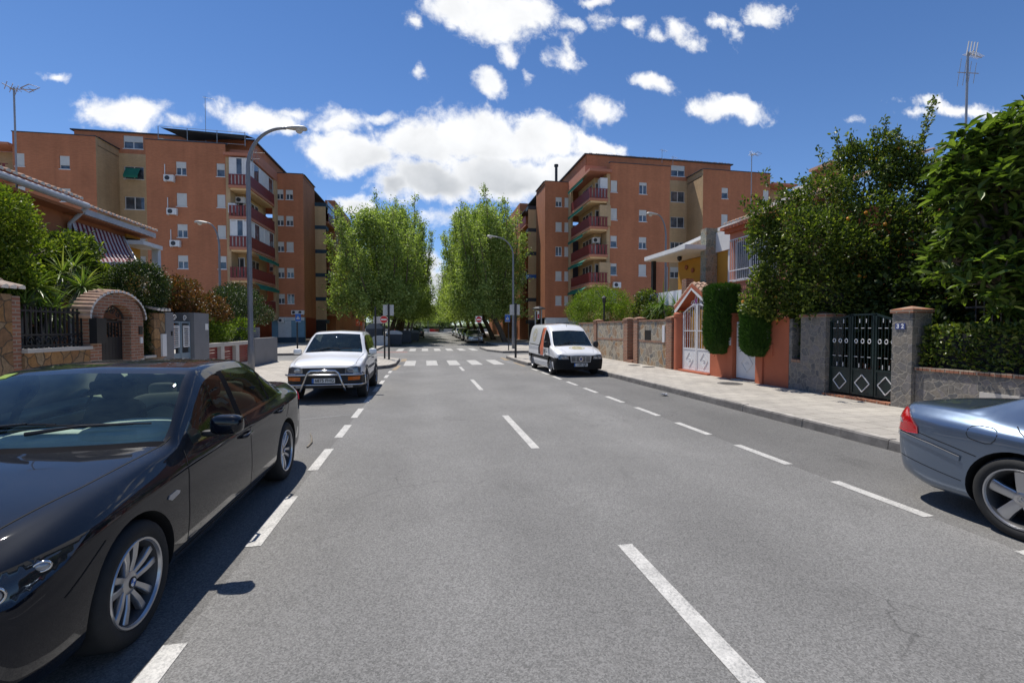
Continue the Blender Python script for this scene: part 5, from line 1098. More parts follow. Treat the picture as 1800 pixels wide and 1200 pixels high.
p = PZ(842, 607.5, .14); t = thing('no_entry_sign', 'no entry sign beside the right avenue trees', 'road sign', (p.x, p.y, .14)); s_ = PY(841.5, 561.5, p.y); mb = MB(); post(mb, s_.x, p.y, .14, s_.z+.33, .04); mb.build('post', 'dark_iron', t); mb = MB(); mb.box((s_.x-.29, p.y-.045, s_.z-.29), (s_.x+.29, p.y-.03, s_.z+.29)); mb.build('back_plate', 'sign_white', t); roundsign(t, s_.x, p.y, s_.z, .28)
y = 33.; t = thing('information_post', 'pharmacy-like information post with red and white panel under a dark hood behind the van', 'information post', (XY(947, y), y, .14)); mb = MB(); x = XY(947, y); post(mb, x-.25, y, .14, 3.0, .05); post(mb, x+.2, y, .14, 3.1, .05); mb.build('post', 'galvanised', t)
mb = MB(); mb.lathe([(.001, .16), (.3, .1), (.5, 0), (.5, -.06), (.001, -.06)], (x, y, zY(945, 542, y)), 14); mb.build('hood', 'dark_iron', t); mb = MB(); a, b = PY(944, 546, y), PY(947.5, 561, y); mb.box((a.x, y-.08, b.z), (b.x, y-.05, a.z)); pn = mb.build('panel', 'sign_white', t); mb = MB(); mb.box((a.x+.02, y-.085, b.z+.05), (b.x-.02, y-.081, a.z-.25)); mb.build('red_field', 'sign_red', pn)
def yagi(mb, c, d, L, n, el=.5, up=(0, 0, 1)):
    c, d = Vector(c), Vector(d).normalized(); s = d.cross(Vector(up)).normalized(); mb.tube([c, c+d*L], .012, 5)
    for k in range(n): p = c+d*(L*(k+.3)/n); w = el*(1-.35*k/n)/2; mb.tube([p-s*w, p+s*w], .008, 4)
def antenna(x, y, z0, z1, label, kind=0, r=.022):
    t = thing('tv_antenna', label, 'antenna', (x, y, z0)); mb = MB(); mb.tube([(x, y, z0), (x, y, z1)], r, 7); mb.build('mast', 'galvanised', t); mb = MB()
    if kind == 0:
        yagi(mb, (x-.1, y, z1-.05), (1, .2, .15), .55, 4, .35); mb.tube([(x+.15, y, z1), (x+.35, y, z1+.12), (x+.6, y, z1+.05), (x+.35, y, z1-.1), (x+.15, y, z1)], .012, 5, cap=False); yagi(mb, (x+.1, y, z1-.1), (-1, -.3, .5), .35, 3, .3, (0, 1, .3))
    elif kind == 1:
        yagi(mb, (x, y, z1-.02), (1, .3, .12), .95, 9, .26); yagi(mb, (x-.35, y, z1-.62), (1, .1, .12), .9, 4, .75, (0, 1, .2))
        for k in range(4): mb.bar((x-.05+k*.11, y, z1-.1), (x+.03+k*.11, y, z1+.32), .03, .01)
    else: yagi(mb, (x-.2, y, z1-.1), (1, .3, 0), 1.0, 4, .5)
    mb.build('aerial', 'galvanised', t); return t
y = 15.; antenna(XY(37, y), y, 5.2, zY(38, 155, y), 'forked TV antenna on a tall mast above the left house')
y = 11.; antenna(XY(1688, y), y, 5.8, zY(1688, 90, y), 'large TV antenna with comb elements above the loquat tree', 1, .03)
y = 22.; antenna(XY(1317, y), y, 4.9, zY(1317, 270, y), 'thin TV antenna with a loop above the yellow porch house')
y = 47.; antenna(XY(368, y), y, 18.6, zY(368, 170, y), 'thin TV antenna on the left block roof', 2)
y = 46.; antenna(XY(1161, y), y, 19.4, zY(1161, 262, y), 'short straight antenna on the right block roof left of the solar panel', 3); antenna(XY(1180, y+.5), y+.5, 19.4, zY(1180, 271, y), 'small antenna above the solar panel on the right block roof', 2)
y = 44.6; antenna(XY(449, y), y, 15.5, zY(449, 268, y), 'tangled TV antenna on the corner balcony of the left block', 1)
# recycling containers on the left
def container(name, label, x, y, w, d, h, body, lid, dome=False):
    t = thing(name, label, 'container', (x, y, gz(y))); g = gz(y); mb = MB()
    mb.prism([(-w/2+.05, .12), (w/2-.05, .12), (w/2, h*.75), (-w/2, h*.75)], lambda u, v, dd: (x+u, y+dd, g+v), -d/2, d/2); mb.build('body', body, t)
    mb = MB(); out = [(-w/2-.03, h*.75+.001), (w/2+.03, h*.75+.001)]+[(math.cos(a)*(w/2+.03), h*.75+.04+math.sin(a)*h*.22) for a in [k*math.pi/10 for k in range(11)]]
    mb.prism(out, lambda u, v, dd: (x+u, y+dd, g+v), -d/2-.02, d/2+.02); mb.build('lid', lid, t)
    for sx in (-1, 1): mb = MB(); mb.lathe([(.001, -.04), (.1, -.04), (.1, .04), (.001, .04)], (x+sx*(w/2-.2), y-d/2+.15, g+.1), 10, axis='X'); mb.build('wheel', 'sign_black', t)
y = 46; container('recycling_container', 'tall dark recycling container with a domed grey top, left of the sign posts', XY(659, y), y, 1.5, 1.5, 2.2, 'container_dark', 'container_grey')
y = 44; container('rubbish_container', 'silver rubbish container marked with graffiti behind the no entry post', XY(669, y), y, 1.35, .9, 1.05, 'container_silver', 'container_silver')
y = 46; container('rubbish_container', 'dark rubbish container with an arched pale lid right of the silver one', XY(693, y), y, 1.5, 1.2, 1.5, 'container_dark', 'container_silver')
y = 52; container('rubbish_container', 'dark green-grey container before the parked black car', XY(713, y), y, 1.3, 1.2, 1.4, 'container_dark', 'container_dark')
y = 56; container('rubbish_container', 'farthest dark container beside the parked black car', XY(728, y), y, 1.2, 1.2, 1.4, 'container_dark', 'container_grey')
p = PY(631, 567, 55); t = thing('shop_sign', 'lit orange square sign by the shops under the left trees', 'shop sign', (p.x, 55, p.z-.4)); mb = MB(); mb.box((p.x-.35, 55, p.z-.35), (p.x+.35, 55.15, p.z+.35)); mb.build('sign_box', 'orange_sign', t); mb = MB(); mb.tube([(p.x, 54.99, p.z-.2), (p.x+.1, 54.99, p.z), (p.x-.06, 54.99, p.z+.18)], .04, 6); mb.build('symbol', 'sign_white', t)
mb = MB(); mb.box((p.x-.03, 55.15, p.z-3.2+.7), (p.x+.03, 55.21, p.z+.2)); mb.build('post', 'dark_iron', t)
# far end of the street
ge = gz(150); t = thing('barrier_wall', 'low pale barrier wall with red panels closing the far end of the street', 'barrier', (0, 151, ge)); mb = MB()
mb.box((-40, 151, ge), (45, 151.3, ge+1.0)); mb.build('wall', 'concrete_pale', t)
for (a, b) in ((XY(755, 151), XY(772, 151)), (XY(690, 151), XY(700, 151))): mb = MB(); mb.box((a, 150.95, ge+.05), (b, 150.99, ge+.95)); mb.build('panel', 'sign_red', t)
y = 120; lamp(XY(752.5, y), y, 1, zY(752, 512, y), 1.0, 'slim distant lamp post in the gap at the far end of the avenue', .8, gz(y))
# mountains
V = []; F = []; n = 60
for i in range(n+1):
    x = -400+i*800/n; hgt = 6+2*math.sin(i*.5)+1.5*math.sin(i*1.3+1)+1*random.random(); V += [(x, 400, .4), (x, 418, .4+hgt)]
F = [(2*i, 2*i+2, 2*i+3, 2*i+1) for i in range(n)]
sp = mk('hills', V, F, 'far_ground'); sp['kind'] = 'structure'; sp['label'] = 'distant hills beyond the avenue'
# ================================================================== VEGETATION
def limb(mb, pts, r0, r1, n=7):
    m = len(pts); mb.tube(pts, [r0+(r1-r0)*k/(m-1) for k in range(m)], n, cap=True)
def spl(p, q, bend=(0, 0, 0), n=5):
    p, q, b = np.array(p, float), np.array(q, float), np.array(bend, float)
    return [tuple(p+(q-p)*k/n+b*math.sin(math.pi*k/n)) for k in range(n+1)]
def avenue_tree(x, y, H, Rr, seed, label, lean=(0, 0), nl=24000, ls=.15, zc=3.2, cx=0.):
    r = np.random.default_rng(seed); g = gz(y)+.1
    t = thing('plane_tree', label, 'tree', (x, y, g), group='plane trees of the avenue')
    top = np.array([x+lean[0], y+lean[1], g+zc]); mb = MB(); limb(mb, [(x, y, g-.2), (x+lean[0]*.15, y, g+.4), (x+lean[0]*.5, y+lean[1]*.5, g+zc*.55), tuple(top)], .34, .25, 10)
    P = []; D = []; nb = 20
    for k in range(nb):
        a = 2*math.pi*(k+r.uniform(-.3, .3))/nb*1.0; f = .25+.75*math.sqrt((k % 5+.5)/5); rad = Rr*f
        hh = (H-zc)*(1.02-.30*f*f)*r.uniform(.82, 1.08)
        e = top+np.array([rad*math.cos(a)+cx, rad*math.sin(a), hh]); mid = top+np.array([rad*.95*math.cos(a), rad*.95*math.sin(a), hh*.22])
        pts = []; n = 9
        for j in range(n+1): u = j/n; pts.append((1-u)**2*top+2*u*(1-u)*mid+u*u*e+r.normal(size=3)*.07*(0 < j < n))
        pts = np.array(pts); limb(mb, [tuple(p) for p in pts], .13, .02, 6)
        m = 20
        for q in range(m):
            u = .12+.88*q/m; i = min(n-1, int(u*n)); b0 = pts[i]+(pts[i+1]-pts[i])*(u*n-i)
            aa = r.uniform(0, 6.28); o = np.array([math.cos(aa), math.sin(aa), 0])*r.uniform(.5, 1.)+np.array([math.cos(a), math.sin(a), 0])*.25
            ln = (1.75*(1-u)**.6+.45)*r.uniform(.6, 1.1); up = .35+.9*u if u > .2 else .05
            dv = o+np.array([0, 0, up]); dv /= np.linalg.norm(dv); b1 = b0+dv*ln
            if q % 2 == 0: limb(mb, [tuple(b0), tuple(b1)], .022, .007, 3)
            c = int(nl/nb/m*r.uniform(.5, 1.5)); s = r.random((c, 1))**.7
            w = b0+(b1-b0)*s+r.normal(size=(c, 3))*(.20+.10*(1-u)); P.append(w); D.append(r.normal(size=(c, 3))+np.array([0, 0, -.2]))
    # drooping skirt of low twigs
    for q in range(70):
        a = r.uniform(0, 6.28); rad = Rr*r.uniform(.35, .98); c = int(nl/260); b = top+np.array([rad*math.cos(a)+cx*.5, rad*math.sin(a), r.uniform(-.1, 2.6)*1.0]); P.append(b+r.normal(size=(c, 3))*(.45, .45, .38)); D.append(r.normal(size=(c, 3))+np.array([0, 0, -.5]))
    # leafy mass between the limbs
    for q in range(150):
        a = r.uniform(0, 6.28); h = r.random()**.85; env = Rr*(.98 if h < .35 else .98-.62*((h-.35)/.65)**1.3)*math.sqrt(r.uniform(.08, 1.)); c = int(nl/190); b = top+np.array([env*math.cos(a)+cx*.6, env*math.sin(a), (H-zc)*h*.84-.2]); P.append(b+r.normal(size=(c, 3))*(.30, .30, .55)); D.append(r.normal(size=(c, 3))+np.array([0, 0, -.3]))
    mb.build('trunk', 'bark', t, smooth=True)
    P = np.concatenate(P); D = unit(np.concatenate(D)); n = len(P); s = r.uniform(.65, 1.25, n)*ls
    leafobj('crown', P, D, s, s*.8, 'leaf_plane', t); return t
avenue_tree(-4.8, 51, 15.4, 5.0, 11, 'nearest plane tree on the left of the avenue, above the dark containers', (.3, 0), 34000, .19, cx=-.8)
avenue_tree(-4.3, 59, 18.2, 4.8, 12, 'second plane tree of the left row, the tall spired one', (.9, 0), 28000, .20)
avenue_tree(-4.2, 69, 18.6, 4.6, 13, 'third plane tree of the left row', (.8, 0), 20000, .22)
avenue_tree(-4.2, 80, 18.6, 4.7, 14, 'fourth plane tree of the left row', (.6, 0), 12000, .26)
avenue_tree(-4.4, 93, 18.5, 4.9, 15, 'farthest plane tree of the left row', (.6, 0), 9000, .24)
avenue_tree(8.9, 50.5, 16.6, 4.4, 21, 'nearest plane tree of the right row with a thick leaning trunk', (-1.6, 0), 32000, .19, cx=-1.0)
avenue_tree(9.0, 60, 18.9, 4.6, 22, 'second plane tree of the right row, forked trunk', (-1.7, 0), 30000, .20, cx=-.4)
avenue_tree(9.1, 70, 19.6, 5.0, 23, 'third plane tree of the right row', (-1.4, 0), 20000, .22)
avenue_tree(9.2, 81, 19.4, 5.0, 24, 'fourth plane tree of the right row', (-1.2, 0), 12000, .26)
avenue_tree(9.2, 94, 19., 5.2, 25, 'farthest plane tree of the right row', (-1., 0), 9000, .24)
avenue_tree(-4.0, 108, 17.5, 5.2, 16, 'sixth plane tree of the left row, beside the gap', (.8, 0), 8000, .26)
avenue_tree(-3.6, 124, 16.5, 5.4, 17, 'seventh plane tree of the left row, beside the gap', (.8, 0), 7000, .28)
avenue_tree(9.0, 109, 17.5, 5.4, 26, 'sixth plane tree of the right row, beside the gap', (-1., 0), 8000, .26)
avenue_tree(8.8, 125, 16., 5.6, 27, 'seventh plane tree of the right row, beside the gap', (-1., 0), 7000, .28)
def clumps(name, label, cat, C, n, ls, lw, mat, kind='quad', trunk=None, bark='bark', group=None, fruit=None, shoots=None, shell=.55, updir=.25, core=None, seed=1, group_leaf='foliage'):
    """C: list of (centre, (rx, ry, rz)); leaves thickest near the surface of each clump"""
    r = np.random.default_rng(seed); base = trunk[0] if trunk else (C[0][0][0], C[0][0][1], .15)
    t = thing(name, label, cat, tuple(base), group=group); w = np.array([c[1][0]*c[1][2] for c in C]); w = w/w.sum(); P = []; D = []
    for (c, rr), ww in zip(C, w):
        m = int(n*ww); d = unit(r.normal(size=(m, 3))); rad = (shell+(1-shell)*r.random((m, 1)))**.8*(1+.16*np.sin(d[:, :1]*7+c[0]*3)*np.sin(d[:, 1:2]*8+c[2]*5)+.10*r.normal(size=(m, 1)))
        P.append(np.array(c)+d*rad*np.array(rr)); D.append(d*.7+r.normal(size=(m, 3))*.75+np.array([0, 0, updir]))
    if shoots:
        for (p, q, m) in shoots:
            p, q = np.array(p, float), np.array(q, float); u = r.random((m, 1)); P.append(p+(q-p)*u+r.normal(size=(m, 3))*.05); D.append(r.normal(size=(m, 3))*.8+unit(q-p)*.6); mb = MB(); limb(mb, spl(p, q), .012, .004, 4); mb.build('shoot', bark, t)
    P = np.concatenate(P); D = unit(np.concatenate(D)); m = len(P); s = r.uniform(.65, 1.25, m)
    leafobj(group_leaf, P, D, s*ls, s*lw, mat, t, kind)
    if trunk:
        mb = MB()
        a = trunk[0]; b = trunk[1]; limb(mb, spl(a, b, (.05, .05, 0)), trunk[2], trunk[2]*.6, 9)
        for (c, rr) in C[:14]: limb(mb, spl(b, c, (0, 0, -.15)), trunk[2]*.4, trunk[2]*.12, 5)
        mb.build('trunk', bark, t, smooth=True)
    if fruit:
        for k in range(fruit):
            c, rr = C[r.integers(len(C))]; d = unit(r.normal(size=3)-np.array([.9, .5, 0])); p = np.array(c)+d*np.array(rr)*r.uniform(.80, .97); mb = MB(); mb.ico(tuple(p), .042); mb.build('fruit', 'orange_fruit', t, smooth=True)
    return t
def cl(L_): return [((*PY(x, y, Y),), (r*1., r*.95, r*.9)) for (x, y, Y, r) in L_]
# orange tree over the green gate
OT = [(1345, 425, 10.8, .50), (1340, 375, 10.9, .36), (1395, 405, 10.6, .75), (1375, 480, 10.7, .72), (1450, 345, 10.5, .75), (1435, 430, 10., 1.0), (1450, 515, 9.8, .85), (1520, 315, 10.4, .72), (1535, 400, 9.8, 1.0), (1550, 500, 9.4, .85), (1598, 335, 10., .72), (1615, 430, 9.4, .95), (1640, 520, 8.8, .75), (1345, 500, 10.9, .45), (1490, 280, 10.6, .42), (1560, 285, 10.5, .45), (1410, 540, 10.3, .45), (1385, 350, 11., .3)]
OT += [(1500, 270, 10.4, .35), (1552, 255, 10.2, .38), (1590, 268, 10.1, .35), (1650, 480, 9., .6), (1665, 370, 9.4, .5), (1640, 345, 9.8, .5), (1660, 410, 9.2, .6), (1590, 300, 10., .5), (1625, 300, 9.9, .4), (1325, 530, 10.9, .38), (1365, 540, 10.7, .42), (1425, 560, 10.2, .42), (1490, 560, 9.9, .5), (1340, 400, 10.9, .4), (1500, 450, 9.6, .8)]
OC = cl(OT); sh = []
for (x0, y0, x1, y1, m) in ((1475, 280, 1470, 228, 60), (1500, 270, 1495, 235, 60), (1540, 270, 1535, 222, 80), (1560, 260, 1556, 205, 90), (1585, 265, 1578, 228, 70), (1612, 290, 1640, 172, 260), (1608, 300, 1625, 230, 90), (1640, 300, 1652, 250, 60), (1378, 345, 1372, 318, 40), (1340, 360, 1325, 345, 40), (1420, 320, 1405, 315, 40), (1312, 372, 1305, 350, 30), (1450, 300, 1440, 260, 40), (1350, 330, 1345, 300, 50)):
    sh.append((tuple(PY(x0, y0, 10.2)), tuple(PY(x1, y1, 10.2)), m))
clumps('orange_tree', 'dense orange tree with small fruit overhanging the green gate', 'tree', OC, 52000, .095, .05, 'leaf_citrus', 'fold', ((10.6, 9.6, .15), (10.4, 9.6, 2.1), .12), fruit=26, shoots=sh, seed=3, shell=.5)
# loquat
LQ = [(1665, 300, 6.7, .35), (1690, 330, 6.7, .4), (1655, 460, 6.7, .35), (1800, 230, 6.4, .45), (1700, 270, 6.6, .42), (1760, 255, 6.3, .48), (1830, 250, 6.2, .5), (1670, 350, 6.6, .38), (1740, 340, 6.3, .5), (1810, 340, 6.1, .55), (1860, 420, 6.0, .6), (1660, 420, 6.6, .3), (1760, 430, 6.2, .5), (1730, 500, 6.2, .5), (1800, 510, 6.1, .55), (1900, 330, 6.0, .7)]
r = np.random.default_rng(8); LC = [(np.array(PY(x+24, y, Y)), rr) for x, y, Y, rr in LQ]; P = []; D = []; rosettes = []
for c, rr in LC:
    for k in range(int(50*rr/.45)):
        d = unit(r.normal(size=3)+np.array([-.35, -.2, .35])); tip = c+d*rr*r.uniform(.5, 1.25); ax = unit(d+np.array([0, 0, .9])+r.normal(size=3)*.25); rosettes.append((c, tip))
        m = r.integers(7, 11)
        for j in range(m):
            a = j*2.4; s = unit(np.cross(ax, [.3, .8, .1])); t2 = np.cross(ax, s); el = r.uniform(.1, 1.0); v = s*math.cos(a)+t2*math.sin(a)+ax*el; P.append(tip+r.normal(size=3)*.015); D.append(unit(v))
t = thing('loquat_tree', 'loquat tree with large pale green leaves at the right edge', 'tree', (10.4, 6.0, .15)); P = np.array(P); D = np.array(D); s = r.uniform(.13, .29, len(P))
leafobj('crown', P, D, s, s*.40, 'leaf_loquat', t, 'fold', roll=.25); mb = MB(); limb(mb, [(10.4, 6., .1), (10.35, 6.1, 1.2), (10.2, 6.2, 2.4)], .13, .09, 10)
for c, rr in LC: limb(mb, spl((10.2, 6.2, 2.4), c, (0, 0, -.2)), .06, .025, 6)
for c, tip in rosettes[::3]: limb(mb, [tuple(c), tuple(tip)], .015, .008, 4)
mb.build('trunk', 'bark', t, smooth=True)
# shaded garden mass behind gate and hedge
def B(x0, x1, y0, y1, z0, z1, n, seed):      # boxy clump set
    r = np.random.default_rng(seed); return [((r.uniform(x0, x1), r.uniform(y0, y1), r.uniform(z0, z1)), (r.uniform(.4, .7),)*3) for _ in range(n)]
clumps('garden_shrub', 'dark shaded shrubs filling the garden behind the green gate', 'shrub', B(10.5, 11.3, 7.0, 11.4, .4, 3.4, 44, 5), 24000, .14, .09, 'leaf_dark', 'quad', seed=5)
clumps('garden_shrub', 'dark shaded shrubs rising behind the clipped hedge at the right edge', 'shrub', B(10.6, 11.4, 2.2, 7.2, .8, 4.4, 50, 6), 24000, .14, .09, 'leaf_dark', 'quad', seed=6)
def boxhedge(name, label, x0, x1, y0, y1, z0, z1, n, ls, lw, mat, seed, kind='fold', cat='hedge', rough=.05, rnd_c=.0, core=True):
    r = np.random.default_rng(seed); t = thing(name, label, cat, ((x0+x1)/2, (y0+y1)/2, z0)); A = np.array([(y1-y0)*(z1-z0)]*2+[(x1-x0)*(z1-z0)]*2+[(x1-x0)*(y1-y0)]); A = A/A.sum(); P = []; D = []
    for f, a in enumerate(A):
        m = int(n*a); u, v = r.random(m), r.random(m); N = [(-1, 0, 0), (1, 0, 0), (0, -1, 0), (0, 1, 0), (0, 0, 1)][f]
        if f < 2: p = np.stack([np.full(m, (x0, x1)[f]), y0+(y1-y0)*u, z0+(z1-z0)*v], 1)
        elif f < 4: p = np.stack([x0+(x1-x0)*u, np.full(m, (y0, y1)[f-2]), z0+(z1-z0)*v], 1)
        else: p = np.stack([x0+(x1-x0)*u, y0+(y1-y0)*v, np.full(m, z1)], 1)
        bump_ = rough*(np.sin(p[:, 1]*5.1+p[:, 2]*3)+np.sin(p[:, 0]*7+p[:, 2]*6.3+p[:, 1]*2.2))*.5
        p = p+np.array(N)*(bump_-np.abs(r.normal(size=m))*rough*1.1)[:, None]; P.append(p); D.append(np.array(N)*.6+r.normal(size=(m, 3))*.75+np.array([0, 0, .25]))
    P = np.concatenate(P); D = unit(np.concatenate(D)); s = r.uniform(.6, 1.3, len(P)); leafobj('foliage', P, D, s*ls, s*lw, mat, t, kind)
    i = .14; mb = MB(); mb.box((x0+i, y0+i, z0), (x1-i, y1-i, z1-i)); mb.build('dark_core', 'dark_interior', t); return t  # near-black core puts the dark between the leaves in as colour
boxhedge('clipped_hedge', 'glossy clipped hedge on top of the low grey stone wall', 9.38, 10.1, -1.5, 7.22, .96, 1.74, 17000, .08, .05, 'leaf_hedge', 31)
boxhedge('clipped_hedge', 'hedge filling the gap beside the terracotta wall', 9.5, 10.0, 9.95, 10.34, .85, 1.85, 2200, .07, .045, 'leaf_hedge', 32)
mb = MB(); sheet_y = [-1.5, 7.2]
t = thing('iron_fence', 'black iron fence behind the clipped hedge at the right edge', 'fence', (10.3, 3, .15))
mb = MB(); [mb.bar((10.25, y*.13-1, .2), (10.25, y*.13-1, 2.25), .022) for y in range(62)]; mb.bar((10.25, -1, 2.1), (10.25, 7.1, 2.1), .035); mb.build('bars', 'dark_iron', t)
# hanging cypresses over the terracotta wall
def cypress(label, yc, wy, z0, z1, seed, xc=9.18, wx=.36, shift=0.):
    r = np.random.default_rng(seed); t = thing('clipped_cypress', label, 'cypress', (xc, yc, z0), group='clipped cypresses on the terracotta wall'); n = 26000
    v = r.random(n); a = r.uniform(0, 2*math.pi, n); prof = np.minimum(1, np.minimum((v/.14+.12)**.5, ((1-v)/.05+.25)**.5)); wdt = wy*(.72+.28*v)
    ca, sa = np.cos(a), np.sin(a); q = (np.abs(ca)**3+np.abs(sa)**3)**(-1/3); rad = prof*q*(1+.06*np.sin(a*6+v*14)+.05*r.normal(size=n)); rad *= (1-.12*r.random(n)**2)
    P = np.stack([xc+wx*rad*ca, yc+shift*v+wdt*rad*sa, z0+(z1-z0)*v], 1); D = unit(np.stack([ca*.5, sa*.5, np.full(n, .7)], 1)+r.normal(size=(n, 3))*.3)
    s = r.uniform(.5, 1.5, n); rn = np.clip(.5+.35*np.sin(a*23+3*np.sin(v*5))+.25*r.normal(size=n), 0, 1); leafobj('foliage', P, D, s*.10, s*.016, 'leaf_cypress', t, 'quad', rnd=rn); mb = MB(); mb.lathe([(.001, z0+.15), (.6, z0+.3), (.75, (z0+z1)/2), (.72, z1-.15), (.001, z1-.1)], (0, 0, 0), 16)
    V = [(xc+v[0]*wx*.9, yc+v[1]*wy*.85+shift*(v[2]-z0)/(z1-z0), v[2]) for v in mb.V]; mk('dark_core', V, mb.F, 'dark_interior', t); mb = MB(); mb.tube([(xc+.35, yc, .1), (xc+.3, yc, z0+.5)], .05, 8); mb.build('trunk', 'bark', t)  # near-black core painted as the dark inside the foliage
cypress('tall clipped cypress hanging over the wall between the two white gates', YX(1264, 9.18), .52, zX(1260, 623, 9.1), zX(1262, 502, 9.1), 41, shift=-.1)
cypress('shorter clipped cypress hanging over the terracotta wall by the mailbox', YX(1332, 9.18), .40, zX(1332, 628, 9.1), zX(1332, 545, 9.1)+.25, 42)
# bushes behind the stone walls
def C3(L_, X): return [((X, YX(x, X)+0, zX(x, y, X)), (r, r, r*.85)) for (x, y, r) in L_]
clumps('lime_bush', 'bright lime green bush above the beige stone wall behind the van', 'bush', C3([(1015, 545, .9), (1030, 530, .95), (1055, 524, 1.), (1080, 530, .9), (1098, 545, .7), (1030, 555, 1.), (1075, 555, 1.)], 10.9), 22000, .085, .045, 'leaf_lime', 'fold', seed=7, updir=.3)
clumps('garden_shrub', 'dark glossy shrub beside the spiky palm-like plant', 'shrub', C3([(1128, 545, .5), (1135, 525, .5), (1148, 550, .55), (1165, 555, .5)], 10.3), 5000, .10, .06, 'leaf_citrus', 'fold', seed=8)
def rosette(P, D, Ls, c, n, ln, r, droop=.35, up=.0):
    for k in range(n):
        d = unit(r.normal(size=3)*np.array([1, 1, .75])+np.array([0, 0, up])); P.append(np.array(c)); D.append(d); Ls.append(ln*r.uniform(.7, 1.15))
def blades(name, P, D, Ls, w, mat, parent, seed=1, droop=.35):
    V = []; F = []; r = np.random.default_rng(seed); rn = []
    for p, d, L_ in zip(P, D, Ls):
        s = unit(np.cross(d, [0, 0, 1.])+1e-6); n0 = len(V); K = 5; q = np.array(p, float); dd = np.array(d, float); 
        for k in range(K+1):
            ww = w*(.55+.9*k/K if k < 2 else 1.15*(1-(k-1)/(K-1))**.8)+.001; V += [tuple(q-s*ww/2), tuple(q+s*ww/2)]; q = q+dd*L_/K; dd = unit(dd+np.array([0, 0, -droop/K]))
        F += [(n0+2*k, n0+2*k+1, n0+2*k+3, n0+2*k+2) for k in range(K)]; rn += [r.random()]*K
    return mk(name, V, F, mat, parent, rnd=rn)
def yucca(label, heads, base, mat='leaf_yucca', n=60, ln=.6, w=.045, seed=1, name='yucca', droop=.7):
    r = np.random.default_rng(seed); t = thing(name, label, 'yucca', tuple(base)); mb = MB()
    for c, s in heads:
        P, D, Ls = [], [], []; rosette(P, D, Ls, c, int(n*s), ln*s, r); blades('leaf_rosette', P, D, Ls, w, mat, t, seed, droop); limb(mb, spl(base, c, (.1, .05, 0)), .09, .06, 8)
    mb.build('trunk', 'bark_pale', t, smooth=True); return t
yucca('spiky palm-like plant behind the rightmost beige stone wall', [(tuple(PX(1165, 535, 10.)), 1.3), (tuple(PX(1190, 540, 10.)), 1.1), (tuple(PX(1150, 548, 10.2)), 1.)], (10.2, 17.4, .15), 'leaf_palm', 90, .75, .04, 51, name='spiky_plant')
# pillar lantern over the beige wall
t = thing('garden_lantern', 'black garden lantern post in front of the lime bush', 'lantern', (9.9, YX(1062, 9.9), .15)); p = PX(1062, 532, 9.9); mb = MB(); mb.tube([(p.x, p.y, .15), (p.x, p.y, p.z)], .05, 8); mb.build('post', 'dark_iron', t); mb = MB(); mb.lathe([(.001, -.02), (.09, 0), (.12, .25), (.16, .27), (.001, .42)], tuple(p), 8); mb.build('lantern_head', 'dark_iron', t)
# ---- left gardens
def CL(L_, X): return [((X-.25*k % .6, YX(x, X), zX(x, y, X)), (r, r, r*.85)) for k, (x, y, r) in enumerate(L_)]
clumps('garden_shrub', 'large yellow-green layered shrub at the left edge above the iron fence', 'shrub', CL([(5, 370, .50), (45, 390, .50), (70, 400, .36), (20, 420, .5), (-20, 440, .7), (5, 480, .6), (40, 485, .55), (75, 470, .42), (90, 500, .40), (10, 540, .6), (50, 530, .5), (-30, 380, .6), (85, 440, .2)], -8.0), 24000, .075, .042, 'leaf_yellowgreen', 'fold', ((-8.2, 8.6, .15), (-8.2, 8.8, 2.2), .1), seed=9, shell=.6, updir=.5)
clumps('citrus_tree', 'glossy citrus tree in front of the striped awning', 'tree', CL([(120, 450, .5), (150, 440, .55), (178, 450, .45), (110, 485, .5), (145, 480, .6), (180, 490, .45), (165, 510, .4), (130, 430, .35)], -8.6), 11000, .10, .055, 'leaf_citrus', 'fold', ((-8.6, 12.2, .15), (-8.6, 12.2, 2.3), .08), fruit=5, seed=10)
def pl(x, y, X): return tuple(PX(x, y, X))
yucca('spiky yucca with several rosettes behind the black iron fence', [(pl(92, 548, -7.5), 1.05), (pl(145, 505, -7.6), 1.1), (pl(62, 505, -7.7), .95), (pl(110, 480, -8), .9), (pl(45, 535, -7.6), .8), (pl(130, 470, -8.0), .8)], (-7.7, 9.8, .15), 'leaf_yucca', 110, .66, .034, 61)
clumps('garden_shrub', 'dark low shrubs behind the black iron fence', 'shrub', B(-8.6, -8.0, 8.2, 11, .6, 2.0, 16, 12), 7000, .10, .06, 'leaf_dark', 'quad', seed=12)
# topiary: ball head and column
hc = CL([(247, 503, .62), (228, 507, .48), (268, 503, .48), (247, 487, .42), (234, 528, .36), (264, 524, .36)], -7.35); hc = [((-7.4, c[1], c[2]), rr) for c, rr in hc]
col = [((-7.3, YX(x, -7.3), zX(x, y, -7.3)), (.3, .36, .42)) for x, y in ((243, 550), (243, 575), (243, 598), (243, 618), (250, 560), (252, 590))]
clumps('topiary_bush', 'clipped mushroom-shaped topiary bush beside the brick archway', 'topiary', [((-7.35, YX(247, -7.35), zX(247, 506, -7.35)), (.60, .62, .64))]+col, 34000, .05, .032, 'leaf_laurel', 'fold', ((-7.35, 11.9, .15), (-7.35, 11.9, 2.), .09), seed=13, shell=.9, updir=.1)
clumps('photinia_shrub', 'reddish photinia shrub spilling over the blue-grey gate', 'shrub', CL([(300, 515, .6), (325, 520, .7), (350, 530, .65), (375, 540, .6), (395, 550, .6), (340, 555, .5), (310, 545, .6), (400, 575, .5), (285, 530, .4), (360, 505, .3)], -7.6), 17000, .085, .045, 'leaf_photinia', 'fold', ((-7.9, 16., .15), (-7.9, 16., 2.), .09), seed=14)
